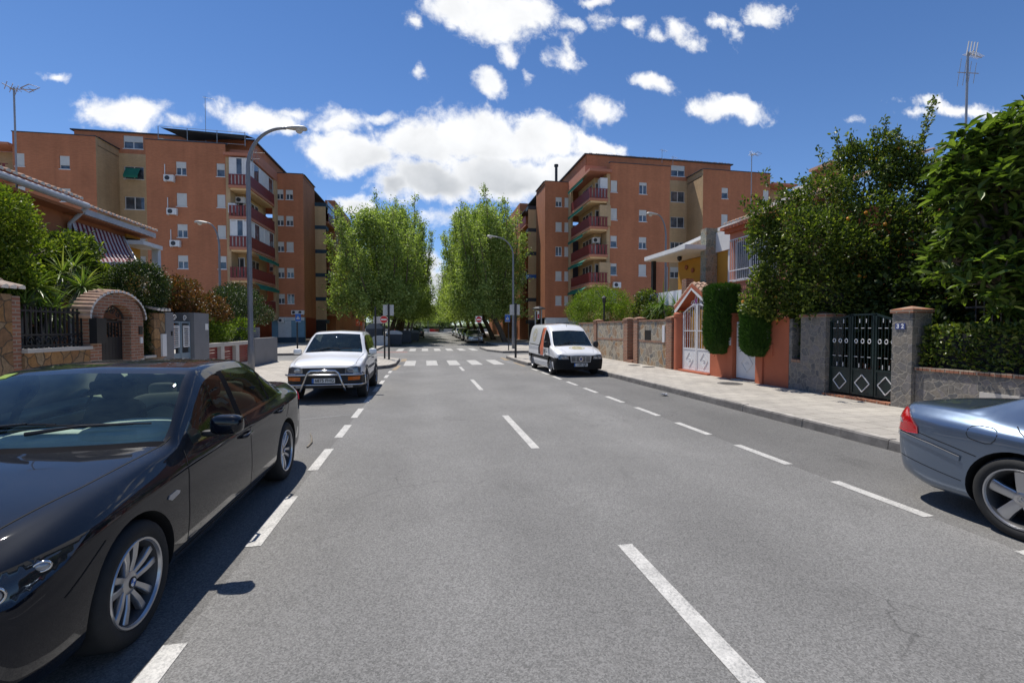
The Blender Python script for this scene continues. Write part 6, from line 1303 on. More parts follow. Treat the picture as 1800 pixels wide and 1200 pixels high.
clumps('rounded_bush', 'large rounded clipped bush behind the tall street lamp', 'bush', CL([(402, 530, .75), (425, 527, .85), (450, 535, .85), (465, 553, .6), (432, 552, .85), (388, 543, .6)], -8.3), 20000, .07, .04, 'leaf_laurel', 'fold', ((-8.6, 20., .15), (-8.6, 20., 2.), .09), seed=15, shell=.8)
clumps('hanging_plant', 'green shrub growing behind the low maroon panel wall', 'shrub', CL([(378, 590, .45), (395, 585, .5), (412, 580, .5), (430, 575, .5), (375, 565, .4), (425, 595, .4)], -7.4), 8000, .075, .045, 'leaf_lime', 'quad', seed=16)
# far end: hedge and park
r = np.random.default_rng(77)
boxhedge('far_hedge', 'long clipped hedge closing the end of the avenue', -42, 45, 152, 153.5, ge+.2, ge+1.7, 16000, .35, .25, 'leaf_laurel', 78, 'quad', rough=.2)
def parktree(x, y, H, Rr, mat, label, seed, n=4200, cat='tree'):
    r = np.random.default_rng(seed); C = [((x+r.normal()*Rr*.4, y+r.normal()*Rr*.3, ge+H*r.uniform(.35, .85)), (Rr*r.uniform(.4, .6),)*3) for _ in range(9)]
    clumps('park_tree', label, cat, C, n, .5, .35, mat, 'quad', ((x, y, ge), (x, y, ge+H*.4), .25), seed=seed, group='park trees beyond the avenue')
PK = [(-20, 166, 12, 6), (-9, 170, 12, 5.5), (-1.5, 168, 11, 4.5), (5.5, 172, 9.5, 4.5), (8.5, 162, 11.5, 4.5), (16, 168, 12, 5.5), (25, 166, 12, 5.5), (34, 170, 12, 6), (2.5, 185, 10.5, 5), (-5, 190, 11.5, 6)]
PL = ['park tree at the far left of the gap, beyond the hedge', 'park tree behind the left row, left of the distant lamp', 'low park tree left of the distant lamp post', 'low park tree right of the distant lamp post', 'bright park tree below the dark pointed cypress', 'park tree behind the parked cars on the right', 'park tree behind the third right trunk', 'park tree at the far right beyond the hedge', 'hazy park tree farthest back in the gap', 'hazy park tree farthest back to the left of the gap']
for k, (x, y, H, Rr) in enumerate(PK): parktree(x, y, H, Rr, 'leaf_plane' if k % 3 else 'leaf_laurel', PL[k], 100+k)
clumps('cypress_tree', 'tall dark pointed cypress beyond the right row', 'tree', [((XY(772, 140)+k*.25, 140, ge+1.5+k*2.1), (1.6-.16*k,)*2+(1.6,)) for k in range(8)], 6000, .3, .12, 'leaf_dark', 'quad', ((XY(772, 140), 140, ge), (XY(772, 140), 140, ge+4), .2), seed=130)
# ================================================================== CARS
carpaint('paint_black', (.004, .006, .011), .0, .5, dust=.018, spec=.03, cior=1.45); carpaint('paint_white', (.78, .78, .77), 0., .35, dust=.05); carpaint('paint_blue', (.15, .20, .28), .75, .30, dust=.05)
carpaint('paint_silver', (.42, .44, .46), .8, .3); carpaint('paint_dark', (.02, .022, .028), .3, .3); carpaint('paint_grey', (.12, .13, .14), .7, .3)
plain('plastic_black', (.012, .012, .013), .55, var=.2, vs=5.); plain('plastic_grey', (.07, .072, .075), .55, var=.15); plain('chrome', (.62, .62, .63), .12, metal=1., var=.04); plain('alloy', (.50, .505, .52), .28, metal=.85, var=.06); plain('alloy_dull', (.40, .40, .41), .4, metal=.5, var=.1)
plain('rim_dark', (.05, .05, .052), .5, metal=.3); plain('sticker_green', (.22, .32, .03), .5)
plain('tyre_rubber', (.016, .016, .016), .8, var=.25, vs=10., bump=.3, bscale=90.); plain('brake_steel', (.22, .21, .2), .35, metal=.9); plain('wheel_well', (.006, .006, .006), .9)
plain('trim_cream', (.52, .50, .40), .7, var=.05); plain('trim_dash', (.60, .64, .57), .6, var=.1); plain('trim_dark', (.016, .016, .018), .95, spec=.0); plain('seat_dark', (.03, .028, .03), .75)
plain('lens_red', (.40, .004, .010), .08, var=.15, vs=30., coat=1.); plain('lens_amber', (.60, .13, .01), .15, var=.1, vs=30.); plain('lens_clear', (.30, .31, .33), .08, metal=.4, var=.25, vs=25., coat=1.); plain('lens_dark', (.035, .037, .04), .06, metal=.3, var=.3, vs=18., coat=1.); plain('lens_mid', (.16, .165, .175), .08, metal=.4, var=.35, vs=22., coat=1.); plain('plate_white', (.66, .66, .64), .45, var=.04)
glassmat('glass_car', (.80, .90, .86), .004, .04, (.20, .29, .26)); glassmat('glass_tint', (.40, .50, .45), .004, .012); glassmat('glass_dark', (.12, .14, .14), .01, .03)  # windscreen film coloured blue-green: sky reflection put into its colour
glassmat('glass_lens', (.8, .8, .8), .01, .02)
m, t = newmat('tyre_tread'); p = t.n('ShaderNodeTexCoord').outputs['Object']; MATS['tyre_tread'] = MATS['tyre_rubber']
def pch(kn, xs):
    """monotone cubic through knots [(x, y)...]"""
    k = np.array(kn, float); X, Y = k[:, 0], k[:, 1]; xs = np.asarray(xs, float)
    if len(X) == 1: return np.full(xs.shape, Y[0])
    h = np.diff(X); d = np.diff(Y)/h; m = np.zeros(len(X)); m[0], m[-1] = d[0], d[-1]
    for i in range(1, len(X)-1):
        if d[i-1]*d[i] > 0: w1, w2 = 2*h[i]+h[i-1], h[i]+2*h[i-1]; m[i] = (w1+w2)/(w1/d[i-1]+w2/d[i])
    xs = np.clip(xs, X[0], X[-1]); i = np.clip(np.searchsorted(X, xs, side='right')-1, 0, len(X)-2); t_ = (xs-X[i])/h[i]
    return (2*t_**3-3*t_**2+1)*Y[i]+(t_**3-2*t_**2+t_)*h[i]*m[i]+(-2*t_**3+3*t_**2)*Y[i+1]+(t_**3-t_**2)*h[i]*m[i+1]
def body_mesh(sp, res=.07, vsub=5):
    """closed car shell; returns bmesh. materials: 0 paint 1 windscreen 2 rear glass 3 side glass 4 pillar black 5 plastic 6 wheel well"""
    Lc = sp['L']; keys = set(sp['keys'])|{0, Lc}; s = 0.
    S = sorted(set(round(k, 4) for k in keys)|{.015, .04, .08, .13, .2, .28}|{Lc-.015, Lc-.05, Lc-.1, Lc-.17, Lc-.26})
    out = [S[0]]
    for a, b in zip(S[:-1], S[1:]):
        n = max(1, math.ceil((b-a)/res)); out += [a+(b-a)*k/n for k in range(1, n+1)]
    S = np.array(out); nl = len(sp['X']); X = np.array([pch(k, S) for k in sp['X']]); Z = np.array([pch(k, S) for k in sp['Z']])      # (nl, nu)
    vv = np.arange(nl, dtype=float); fine = np.array(sorted(set(np.round(np.linspace(0, nl-1, (nl-1)*vsub+1), 5))))
    nu, nv = len(S), len(fine); PXx = np.zeros((nu, nv)); PZz = np.zeros((nu, nv))
    for i in range(nu):
        PXx[i] = pch(list(zip(vv, X[:, i])), fine); PZz[i] = pch(list(zip(vv, Z[:, i])), fine)
    bow = pch(sp['bow'], S); PSs = S[:, None]-bow[:, None]*np.clip(1-(PXx/sp['xw'])**2, 0, 1)*np.clip((fine[None, :]-5)/2, 0, 1)
    V = []; idx = np.zeros((nu, 2*nv-1), int)
    for i in range(nu):
        for j in range(nv): idx[i, j] = len(V); V.append((PXx[i, j] if j < nv-1 else 0., PSs[i, j], PZz[i, j]))
        for j in range(nv-2, -1, -1): idx[i, 2*nv-2-j] = len(V); V.append((-PXx[i, j], PSs[i, j], PZz[i, j]))
    F = []; M = []; m = 2*nv-1
    for i in range(nu-1):
        sm = (S[i]+S[i+1])/2
        for j in range(m):
            j2 = (j+1) % m; F.append((idx[i, j], idx[i+1, j], idx[i+1, j2], idx[i, j2]))
            jj = j if j < nv-1 else (m-2-j if j < m-1 else -1); v = (fine[jj]+fine[jj+1])/2 if jj >= 0 else -1.
            zz = (PZz[i, max(jj, 0)]+PZz[i+1, max(jj, 0)])/2; M.append(sp['mat'](sm, v, zz))
    F.append(tuple(idx[0, ::-1])); M.append(sp['mat'](0., 3., sp.get('nosez', .5))); F.append(tuple(idx[-1, :])); M.append(sp['mat'](Lc, 3., .5))
    me = bpy.data.meshes.new('body'); me.from_pydata(V, [], [tuple(int(q) for q in f) for f in F]); me.polygons.foreach_set('material_index', M)
    bm = bmesh.new(); bm.from_mesh(me); bmesh.ops.recalc_face_normals(bm, faces=bm.faces); bm.to_mesh(me); bm.free(); return me
def make_body(sp, mats):
    me = body_mesh(sp, sp.get('res', .07), sp.get('vsub', 5))
    for m_ in mats: me.materials.append(MATS[m_])
    o = bpy.data.objects.new('body', me); COL.objects.link(o); cut = MB()
    for s in sp['wheels']:
        for sx in (-1, 1):
            n = 40; c = []; ra = sp['arch']
            for k in range(n): a = 2*math.pi*k/n; c.append((s+ra*math.cos(a), sp['R']+ra*math.sin(a)))
            cut.prism(c, lambda u, v, d, sx=sx: (sx*d, u, v), sp['hw']-.36, sp['hw']+.3)
    cm = bpy.data.meshes.new('c'); cm.from_pydata(cut.V, [], cut.F); bm = bmesh.new(); bm.from_mesh(cm); bmesh.ops.recalc_face_normals(bm, faces=bm.faces); bm.to_mesh(cm); bm.free(); cm.materials.append(MATS['wheel_well'])
    co = bpy.data.objects.new('c', cm); COL.objects.link(co); md = o.modifiers.new('b', 'BOOLEAN'); md.object = co; md.operation = 'DIFFERENCE'; md.solver = 'EXACT'; md.material_mode = 'TRANSFER'
    bpy.context.view_layer.update(); ne = bpy.data.meshes.new_from_object(o.evaluated_get(bpy.context.evaluated_depsgraph_get())); bpy.data.objects.remove(o); bpy.data.objects.remove(co); return ne
def split_mesh(me, groups, root, angle=32):
    """groups: {name: ([material names in mesh], material)}; one object per group"""
    res = {}
    for name, (keep, mats) in groups.items():
        bm = bmesh.new(); bm.from_mesh(me); names = [m.name for m in me.materials]
        dele = [f for f in bm.faces if names[f.material_index] not in keep]; bmesh.ops.delete(bm, geom=dele, context='FACES')
        for piece_i, sel in enumerate(name_pieces(bm, name)):
            b2 = bm if sel is None else sel
            for e in b2.edges:
                if len(e.link_faces) == 2 and e.calc_face_angle(0) > math.radians(angle): e.smooth = False
            for f in b2.faces: f.smooth = True
            m2 = bpy.data.meshes.new(name); b2.to_mesh(m2); [m2.materials.append(m) for m in me.materials]
            o = bpy.data.objects.new(name, m2); COL.objects.link(o); o.parent = root; res.setdefault(name, []).append(o)
            if sel is not None: sel.free()
        bm.free()
    return res
def name_pieces(bm, name):
    if name != 'side_window': return [None]
    out = []
    left = set(bm.faces)
    while left:
        st_ = [left.pop()]; comp = set(st_)
        while st_:
            f = st_.pop()
            for e in f.edges:
                for g in e.link_faces:
                    if g in left: left.discard(g); comp.add(g); st_.append(g)
        nb = bmesh.new(); vm = {}
        for f in comp:
            vs = []
            for v in f.verts:
                if v not in vm: vm[v] = nb.verts.new(v.co)
                vs.append(vm[v])
            nf = nb.faces.new(vs); nf.material_index = f.material_index
        if len(comp) > 2: out.append(nb)
    return out
class Proj:
    """lays lines and patches onto the shell by casting along a direction"""
    def __init__(s, me): bm = bmesh.new(); bm.from_mesh(me); s.t = BVHTree.FromBMesh(bm); s.bm = bm
    def frame(s, view):
        if view == 'R': return (lambda u, v: Vector((3, u, v))), Vector((-1, 0, 0))
        if view == 'L': return (lambda u, v: Vector((-3, u, v))), Vector((1, 0, 0))
        if view == 'T': return (lambda u, v: Vector((u, v, 4))), Vector((0, 0, -1))
        if view == 'F': return (lambda u, v: Vector((u, -3, v))), Vector((0, 1, 0))
        if view == 'B': return (lambda u, v: Vector((u, 9, v))), Vector((0, -1, 0))
        D, U, O = view; return (lambda u, v: O+U*u+Vector((0, 0, 1))*v-D*3), D
    def hit(s, view, u, v, off=.002):
        f, d = s.frame(view); h = s.t.ray_cast(f(u, v), d)
        if h[0] is None: return None
        n = h[1]; n = n if n.dot(d) < 0 else -n; return h[0]+n*off
    def gap(s, root, view, pts, w=.007):
        mb = MB(); s.line(mb, view, pts, w)
        if mb.V: mb.build('panel_gap', 'wheel_well', root)
    def line(s, mb, view, pts, w=.006, off=.002, step=.04, m=0):
        P_ = []
        for a, b in zip(pts[:-1], pts[1:]):
            n = max(1, int(math.dist(a, b)/step)); P_ += [(a[0]+(b[0]-a[0])*k/n, a[1]+(b[1]-a[1])*k/n) for k in range(n)]
        P_.append(pts[-1]); prev = None
        for i, p in enumerate(P_):
            q, r_ = P_[max(0, i-1)], P_[min(len(P_)-1, i+1)]; dx, dy = r_[0]-q[0], r_[1]-q[1]; l = math.hypot(dx, dy) or 1; nx, ny = -dy/l*w/2, dx/l*w/2
            A_, B_ = s.hit(view, p[0]+nx, p[1]+ny, off), s.hit(view, p[0]-nx, p[1]-ny, off)
            cur = (A_, B_) if A_ is not None and B_ is not None else None
            if cur and prev and (cur[0]-prev[0]).length < .25: mb.add([prev[0], prev[1], cur[1], cur[0]], [(0, 1, 2, 3)], m)
            prev = cur
    def patch(s, mb, view, outline, off=.004, size=.05, m=0, skirt=True):
        bm = bmesh.new(); vs = [bm.verts.new((u, v, 0)) for u, v in outline]; bm.faces.new(vs); bmesh.ops.triangulate(bm, faces=bm.faces[:])
        for _ in range(6):
            long = [e for e in bm.edges if e.calc_length() > size]
            if not long: break
            bmesh.ops.subdivide_edges(bm, edges=long, cuts=1); bmesh.ops.triangulate(bm, faces=[f for f in bm.faces if len(f.verts) > 3])
        P_ = {}; bad = set()
        for v in bm.verts:
            h = s.hit(view, v.co.x, v.co.y, off)
            if h is None: bad.add(v)
            P_[v] = h
        fs = [f for f in bm.faces if not any(v in bad for v in f.verts)]; ids = {}; V = []
        for f in fs:
            for v in f.verts:
                if v not in ids: ids[v] = len(V); V.append(P_[v])
        F = [tuple(ids[v] for v in f.verts) for f in fs]
        if skirt:
            for e in bm.edges:
                lf = [f for f in e.link_faces if f in fs]
                if len(lf) == 1:
                    a, b = e.verts; ha, hb = s.hit(view, a.co.x, a.co.y, -.012), s.hit(view, b.co.x, b.co.y, -.012)
                    if ha is not None and hb is not None: k = len(V); V += [ha, hb]; F.append((ids[a], ids[b], k+1, k))
        if V: mb.add(V, F, m)
        bm.free()
def wheel(root, x, s, R_, w, rr, sx, style, tyre='tyre_rubber', rim='alloy', rot=0.):
    c = (x, s, R_); mb = MB(); h = w/2; T = lambda p: [(r, sx*d) for r, d in p]
    mb.lathe(T([(rr-.02, -h+.02), (rr+.01, -h+.005), (R_-.045, -h-.002), (R_-.012, -h+.018), (R_-.001, -h+.04), (R_, 0), (R_-.001, h-.04), (R_-.012, h-.018), (R_-.045, h+.002), (rr+.012, h-.004), (rr-.004, h-.014)]), c, 48, axis='X')
    for q in (-.06, -.02, .02, .06): pass
    ty = mb.build('wheel', tyre, root, smooth=True)
    mb = MB(); mb.lathe(T([(rr-.002, h-.012), (rr-.006, h-.006), (rr-.016, h-.008), (rr-.022, h-.022)]), c, 48, axis='X'); mb.lathe(T([(rr-.022, h-.022), (rr-.034, h-.04), (rr-.045, -h+.03)]), c, 48, m=1, axis='X'); n0 = {'double5': 5, 'five': 5, 'steel': 6, 'cover': 7, 'multi': 10}[style]; d1 = h-.032  # barrel is a darker copy of the rim: shade inside the wheel painted on
    def pol(a, r): return (r*math.cos(a), r*math.sin(a))
    fr = lambda u, v, d: (c[0]+sx*d, c[1]+u, c[2]+v)
    def spoke(a, r0, r1, w0, w1, off0=0., off1=0., th=.028, dz0=-.02, dz1=0.):
        ca, sa = math.cos(a), math.sin(a); V = []
        for (r_, ww, of, dz) in ((r0, w0, off0, dz0), ((r0+r1)/2, (w0+w1)/2*.94, (off0+off1)/2, (dz0+dz1)/2+.006), (r1, w1, off1, dz1)):
            for e_, dd in ((-1, d1+dz-th), (-1, d1+dz-.006), (-.75, d1+dz), (.75, d1+dz), (1, d1+dz-.006), (1, d1+dz-th)): tt = of+e_*ww/2; V.append(fr(r_*ca-tt*sa, r_*sa+tt*ca, dd))
        F = [(k*6+i, k*6+i+1, (k+1)*6+i+1, (k+1)*6+i) for k in range(2) for i in range(5)]; mb.add(V, F)
    for k in range(n0):
        a = rot+2*math.pi*k/n0
        if style == 'double5':
            for e in (-1, 1): spoke(a, .045, rr-.028, .030, .046, e*.019, e*.046, .03)
        elif style == 'five': spoke(a, .05, rr-.026, .075, .10, 0, 0, .04, -.015, -.004)
        elif style == 'steel': spoke(a, .04, rr-.03, .05, .075)
        elif style == 'multi': spoke(a, .04, rr-.03, .022, .03)
        else: spoke(a, .05, rr-.028, .055, .075)
    mb.lathe(T([(.001, d1-.006), (.035, d1-.008), (.06, d1-.018), (.068, d1-.04), (.07, -h+.03)]), c, 24, axis='X'); ri = mb.build('rim', [rim, 'rim_dark'], ty, smooth=False)
    me = ri.data; me.polygons.foreach_set('use_smooth', [True]*len(me.polygons)); bm = bmesh.new(); bm.from_mesh(me)
    for e in bm.edges:
        if len(e.link_faces) == 2 and e.calc_face_angle(0) > .6: e.smooth = False
    bm.to_mesh(me); bm.free()
    mb = MB(); mb.lathe(T([(.06, -.02), (rr-.085, -.02), (rr-.085, -.035), (.06, -.035)]), c, 32, axis='X'); mb.build('brake_disc', 'brake_steel', ty, smooth=True); mb = MB(); mb.lathe(T([(.001, -.03), (rr-.04, -.03)]), c, 24, axis='X'); mb.build('inner_disc', 'wheel_well', ty)  # near-black inner disc stands in for the shade behind the spokes
    return ty
def rbox(mb, c, size, r=.3, n=4, M3=None, m=0):
    """rounded box (superellipsoid)"""
    V = []; nu, nv = 20, 12; p = 2/(1/r) if False else r
    sg = lambda v, e: math.copysign(abs(v)**e, v)
    for i in range(nv+1):
        ph = -math.pi/2+math.pi*i/nv
        for k in range(nu):
            th = 2*math.pi*k/nu; v = Vector((size[0]/2*sg(math.cos(ph), p)*sg(math.cos(th), p), size[1]/2*sg(math.cos(ph), p)*sg(math.sin(th), p), size[2]/2*sg(math.sin(ph), p)))
            V.append(Vector(c)+(M3 @ v if M3 else v))
    mb.add(V, [(i*nu+k, i*nu+(k+1) % nu, (i+1)*nu+(k+1) % nu, (i+1)*nu+k) for i in range(nv) for k in range(nu)], m)
def interior(root, sp, hw, seat='seat_dark', cream=True):
    q = sp['int']; c, wb, sh, se = q['cowl'], q['belt'], q['front_seat'], q['rear_seat']; dz = q.get('dz', 0.)
    mb = MB(); prof = [(c-.02, wb-.01), (c+.15, wb+.02), (c+.40, wb+.02), (c+.5, wb-.03), (c+.52, wb-.2), (c+.46, wb-.45), (c-.02, wb-.45)]; mb.prism(prof, lambda u, v, d: (d, u, v), -hw+.13, hw-.13)
    rbox(mb, (q['drv']*.38, c+.34, wb+.02), (.66, .50, .17), .8); rbox(mb, (-.1, c+.32, wb+.01), (.6, .44, .11), .8); mb.build('dashboard', 'trim_dash', root, smooth=False)
    mb = MB(); cx = q['drv']*.36; ctr = Vector((cx, c+.66, wb-.01)); M3 = Euler((math.radians(-62), 0, 0)).to_matrix() if False else Euler((math.radians(65), 0, 0)).to_matrix()
    pts = [ctr+M3 @ Vector((.185*math.cos(a*math.pi/12), .185*math.sin(a*math.pi/12), 0)) for a in range(25)]; mb.tube(pts, .014, 6, cap=False)
    for a in (0, math.pi, -math.pi/2): mb.bar(ctr, ctr+M3 @ Vector((.18*math.cos(a), .18*math.sin(a), 0)), .04, .015)
    mb.bar(ctr, ctr+M3 @ Vector((0, 0, -.25)), .06); rbox(mb, tuple(ctr), (.13, .06, .1), .6); mb.build('steering_wheel', 'trim_dark', root, smooth=True)
    for sx in (-1, 1):
        mb = MB(); M3 = Euler((math.radians(-14), 0, 0)).to_matrix(); rbox(mb, (sx*.36, sh-.25, wb-.50), (.50, .54, .20), .45); rbox(mb, (sx*.36, sh+.05, wb-.20), (.48, .16, .66), .45, M3=M3); rbox(mb, (sx*.36, sh+.14, wb+.20), (.27, .10, .19), .6)
        mb.tube([(sx*.36-.06, sh+.13, wb), (sx*.36-.06, sh+.13, wb+.2)], .008, 5); mb.tube([(sx*.36+.06, sh+.13, wb), (sx*.36+.06, sh+.13, wb+.2)], .008, 5); mb.build('seat', seat, root, smooth=True)
    if se:
        mb = MB(); rbox(mb, (0, se-.25, wb-.50), (1.2, .5, .2), .4); rbox(mb, (0, se+.02, wb-.2), (1.24, .16, .60), .4, M3=Euler((math.radians(-20), 0, 0)).to_matrix())
        for sx in (-1, 1): rbox(mb, (sx*.33, se+.15, wb+.12), (.26, .1, .14), .6)
        mb.build('seat', 'trim_cream' if cream else seat, root, smooth=True)
    mb = MB()
    for sx in (-1, 1): rbox(mb, (sx*(hw-.12), (c+.5+se if se else c+1.8)/2+.35, wb-.045), (.09, (se or 2.6)-c-.35, .08), .5)
    mb.build('door_trim', 'trim_cream' if cream else 'trim_dark', root, smooth=True); mb = MB()
    for sx in (-1, 1): mb.box((sx*(hw-.10), c+.1, .3), (sx*(hw-.09), (se or 2.6)+.2, wb-.08))
    mb.box((-hw+.1, c-.05, .26), (hw-.1, (se or 2.9)+.5, .28)); mb.box((-hw+.15, c-.06, .28), (hw-.15, c-.05, wb-.02))
    if se: mb.box((-hw+.15, se+.13, wb-.02), (hw-.15, se+.55, wb))
    mb.build('cabin_floor', 'trim_dark', root)
    mb = MB(); rbox(mb, (0, q['hdr']-.02, q['roof']-.10), (.22, .04, .07), .5); mb.build('inner_mirror', 'trim_dark', root, smooth=True)
def mirrors(root, x, s, z, mat, size=(.20, .10, .13), stalk='plastic_black'):
    for sx in (-1, 1):
        mb = MB(); rbox(mb, (sx*(x+size[0]/2+.03), s, z), size, .62, M3=Euler((0, 0, sx*-.15)).to_matrix()); o = mb.build('wing_mirror', mat, root, smooth=True)
        mb = MB(); rbox(mb, (sx*(x+.03), s+.01, z-size[2]*.42), (.12, .07, .045), .5); mb.build('mirror_foot', stalk, o, smooth=True); mb = MB(); mb.box((sx*(x+.06), s+size[1]*.40, z-.05), (sx*(x+size[0]), s+size[1]*.46, z+.05)); mb.build('mirror_glass', 'chrome', o)
def sedan_spec(k=1., kz=1., wheels=(.79, 3.55), gend=3.74):
    L_ = 4.52; X = [[(0, .44), (.05, .48), (4.3, .48), (4.52, .44)],
         [(0, .46), (.05, .66), (.15, .76), (.4, .80), (4.0, .80), (4.3, .77), (4.45, .70), (4.52, .52)],
         [(0, .52), (.05, .73), (.15, .82), (.4, .875), (.8, .89), (3.9, .89), (4.2, .865), (4.4, .79), (4.52, .58)],
         [(0, .54), (.05, .755), (.15, .84), (.4, .893), (.8, .908), (3.6, .908), (4.0, .897), (4.3, .85), (4.45, .77), (4.52, .62)],
         [(0, .52), (.05, .72), (.15, .805), (.4, .868), (.8, .893), (1.5, .898), (3.5, .898), (4.0, .88), (4.3, .835), (4.45, .75), (4.52, .62)],
         [(0, .47), (.05, .66), (.15, .75), (.4, .815), (.8, .842), (1.4, .85), (2., .848), (3., .84), (3.7, .805), (4.1, .775), (4.4, .71), (4.52, .60)],
         [(0, .40), (.05, .575), (.15, .67), (.4, .75), (.8, .79), (1.4, .82), (1.55, .812), (1.9, .755), (2.2, .70), (2.6, .672), (3.0, .668), (3.3, .685), (3.6, .725), (3.8, .757), (4.1, .735), (4.4, .67), (4.52, .56)],
         [(0, .32), (.05, .48), (.15, .59), (.4, .67), (.8, .715), (1.3, .742), (1.45, .745), (1.8, .69), (2.15, .612), (2.6, .585), (3.1, .59), (3.25, .60), (3.6, .645), (3.86, .675), (4.1, .66), (4.4, .60), (4.52, .50)],
         [(0, .17), (.15, .30), (.4, .34), (1.45, .38), (2.15, .31), (3.2, .30), (3.86, .34), (4.4, .31), (4.52, .25)], [(0, 0)]]
    z7 = [(0, .64), (.04, .70), (.15, .755), (.5, .84), (1.0, .91), (1.36, .945), (1.42, .958), (1.5, .995), (1.8, 1.165), (2.12, 1.34), (2.25, 1.378), (2.6, 1.40), (3.0, 1.392), (3.24, 1.345), (3.6, 1.165), (3.86, 1.04), (3.93, 1.022), (4.15, 1.02), (4.4, 1.008), (4.5, .98), (4.52, .95)]
    cr = [(0, .0), (.3, .02), (1.0, .032), (1.4, .03), (2.15, .028), (2.6, .028), (3.2, .03), (3.9, .022), (4.4, .02), (4.52, 0)]
    xs = sorted({p[0] for p in z7}|{p[0] for p in cr}); f7 = pch(z7, xs); fc = pch(cr, xs)
    Z = [[(0, .22), (.2, .165), (4.2, .19), (4.52, .27)], [(0, .24), (.1, .19), (.3, .175), (4.1, .20), (4.35, .26), (4.52, .33)], [(0, .33), (.3, .29), (4.0, .31), (4.52, .42)], [(0, .47), (.3, .49), (1., .51), (3.9, .56), (4.52, .60)],
         [(0, .57), (.15, .635), (.5, .70), (1.0, .745), (2., .785), (3.3, .825), (4.1, .855), (4.4, .85), (4.52, .80)],
         [(0, .605), (.05, .66), (.15, .70), (.5, .782), (1.0, .845), (1.4, .88), (2., .903), (3., .928), (3.6, .952), (4.1, .972), (4.4, .965), (4.52, .90)],
         [(0, .625), (.05, .685), (.15, .732), (.5, .82), (1.0, .89), (1.42, .922), (1.55, .95), (1.9, 1.14), (2.2, 1.285), (2.6, 1.335), (3.0, 1.325), (3.3, 1.255), (3.6, 1.10), (3.8, .995), (4.1, 1.00), (4.4, .992), (4.52, .93)],
         z7, [(a, b+.62*c) for a, b, c in zip(xs, f7, fc)], [(a, b+c) for a, b, c in zip(xs, f7, fc)]]
    def g(a): return a-.13*min(1, max(0, (a-1.25)/.35))*min(1, max(0, (4.15-a)/.6))
    if k == 1.:
        X = [[(g(a), b) for a, b in l] if i > 5 else l for i, l in enumerate(X)]; Z = [[(g(a), b) for a, b in l] if i > 5 else l for i, l in enumerate(Z)]
        lift = lambda l, h: [(a, b+h*max(0, 1-a/.9)) for a, b in l]
        Z = [lift(l, .045) if i > 3 else l for i, l in enumerate(Z)]; gend = g(gend)
    else: g = lambda a: a
    G_ = {a: g(a) for a in (1.33, 1.43, 1.66, 2.13, 2.50, 2.60, 3.27, 3.36, 3.41, 3.85)}
    if k == 1.: G_[2.50] -= .05; G_[2.60] -= .05; G_[3.36] -= .06; G_[3.41] -= .06
    sc = lambda T_, q: [[(a*k, b*q) for a, b in l] for l in T_]
    def mat(s, v, z):
        s = s/k
        if v > 7 and G_[1.43] < s < G_[2.13]: return 1
        if v > 6.9 and G_[1.33] < s <= G_[1.43]: return 4
        if v > 7 and G_[3.27] < s < G_[3.85]: return 2
        if 5 < v < 6 and G_[1.66] < s < gend: return 4 if (G_[2.50] < s < G_[2.60] or G_[3.36] < s < G_[3.41]) else 3
        return 0
    return dict(L=L_*k, X=sc(X, 1.), Z=sc(Z, kz), keys=[a*k for a in list(G_.values())+[gend]], bow=[(a*k, b) for a, b in ((0, 0), (.3, .03), (1.2, .16), (1.43, .17), (2.13, .11), (2.6, 0), (3.1, -.06), (3.85, -.09), (4.3, -.03), (4.52, 0))], xw=.75, mat=mat, wheels=wheels, arch=.365, R=.322, hw=.905,
                int=dict(cowl=1.42*k, belt=.93*kz, front_seat=2.72*k, rear_seat=3.38*k, drv=1, hdr=2.1*k, roof=1.36*kz))
MATL = lambda paint, g='glass_car', sg='glass_tint', lower='plastic_black': [paint, g, 'glass_dark', sg, 'trim_dark', lower, 'wheel_well', 'plastic_grey']
def shell(name, label, cat, sp, loc, rz, mats, group=None):
    root = thing(name, label, cat, loc, rz, group, world=False); me = make_body(sp, mats)
    a, g, rg, sg, pb, lw, ww, pg = mats
    for k_, m_ in enumerate(me.materials): pass
    o = split_mesh(me, {'body': ([a, pb, lw, ww, pg], 0), 'windscreen': ([g], 0), 'rear_window': ([rg], 0), 'side_window': ([sg], 0)}, root)
    return root, me, Proj(me), o
def mirx(pts): return [(-a, b) for a, b in pts]
# -------- black saloon in the left foreground
sp = sedan_spec(); sp['res'] = .05; sp['vsub'] = 6
mats = MATL('paint_black')
root, me, pj_, ob = shell('parked_car', 'black saloon car parked in the left foreground, cut by the picture edge', 'car', sp, (-2.435, 2.02, 0), 0, mats, None)
interior(root, sp, .86)
for s in sp['wheels']:
    for sx in (-1, 1): wheel(root, sx*.80, s, .322, .215, .232, sx, 'double5', rot=.35 if s < 1 else .9)

for view in ('R', 'L'):
    pj_.gap(root, view, [(1.33, .30), (1.335, .60), (1.36, .80), (1.40, .885)], .007); pj_.gap(root, view, [(2.46, .26), (2.45, .9)], .007); pj_.gap(root, view, [(1.20, .265), (3.2, .275)], .007)
    pj_.gap(root, view, [(2.48, .27), (3.20, .28), (3.30, .45), (3.50, .68), (3.62, .80), (3.70, .93)], .007); pj_.gap(root, view, [(.30, .52), (.55, .66)], .006)
pj_.gap(root, 'T', [(.62, .25), (.70, .7), (.745, 1.25), (.77, 1.40)], .007); pj_.gap(root, 'T', [(-.62, .25), (-.70, .7), (-.745, 1.25), (-.77, 1.40)], .007); pj_.gap(root, 'T', [(-.60, .22), (-.3, .10), (0, .07), (.3, .10), (.60, .22)], .007)

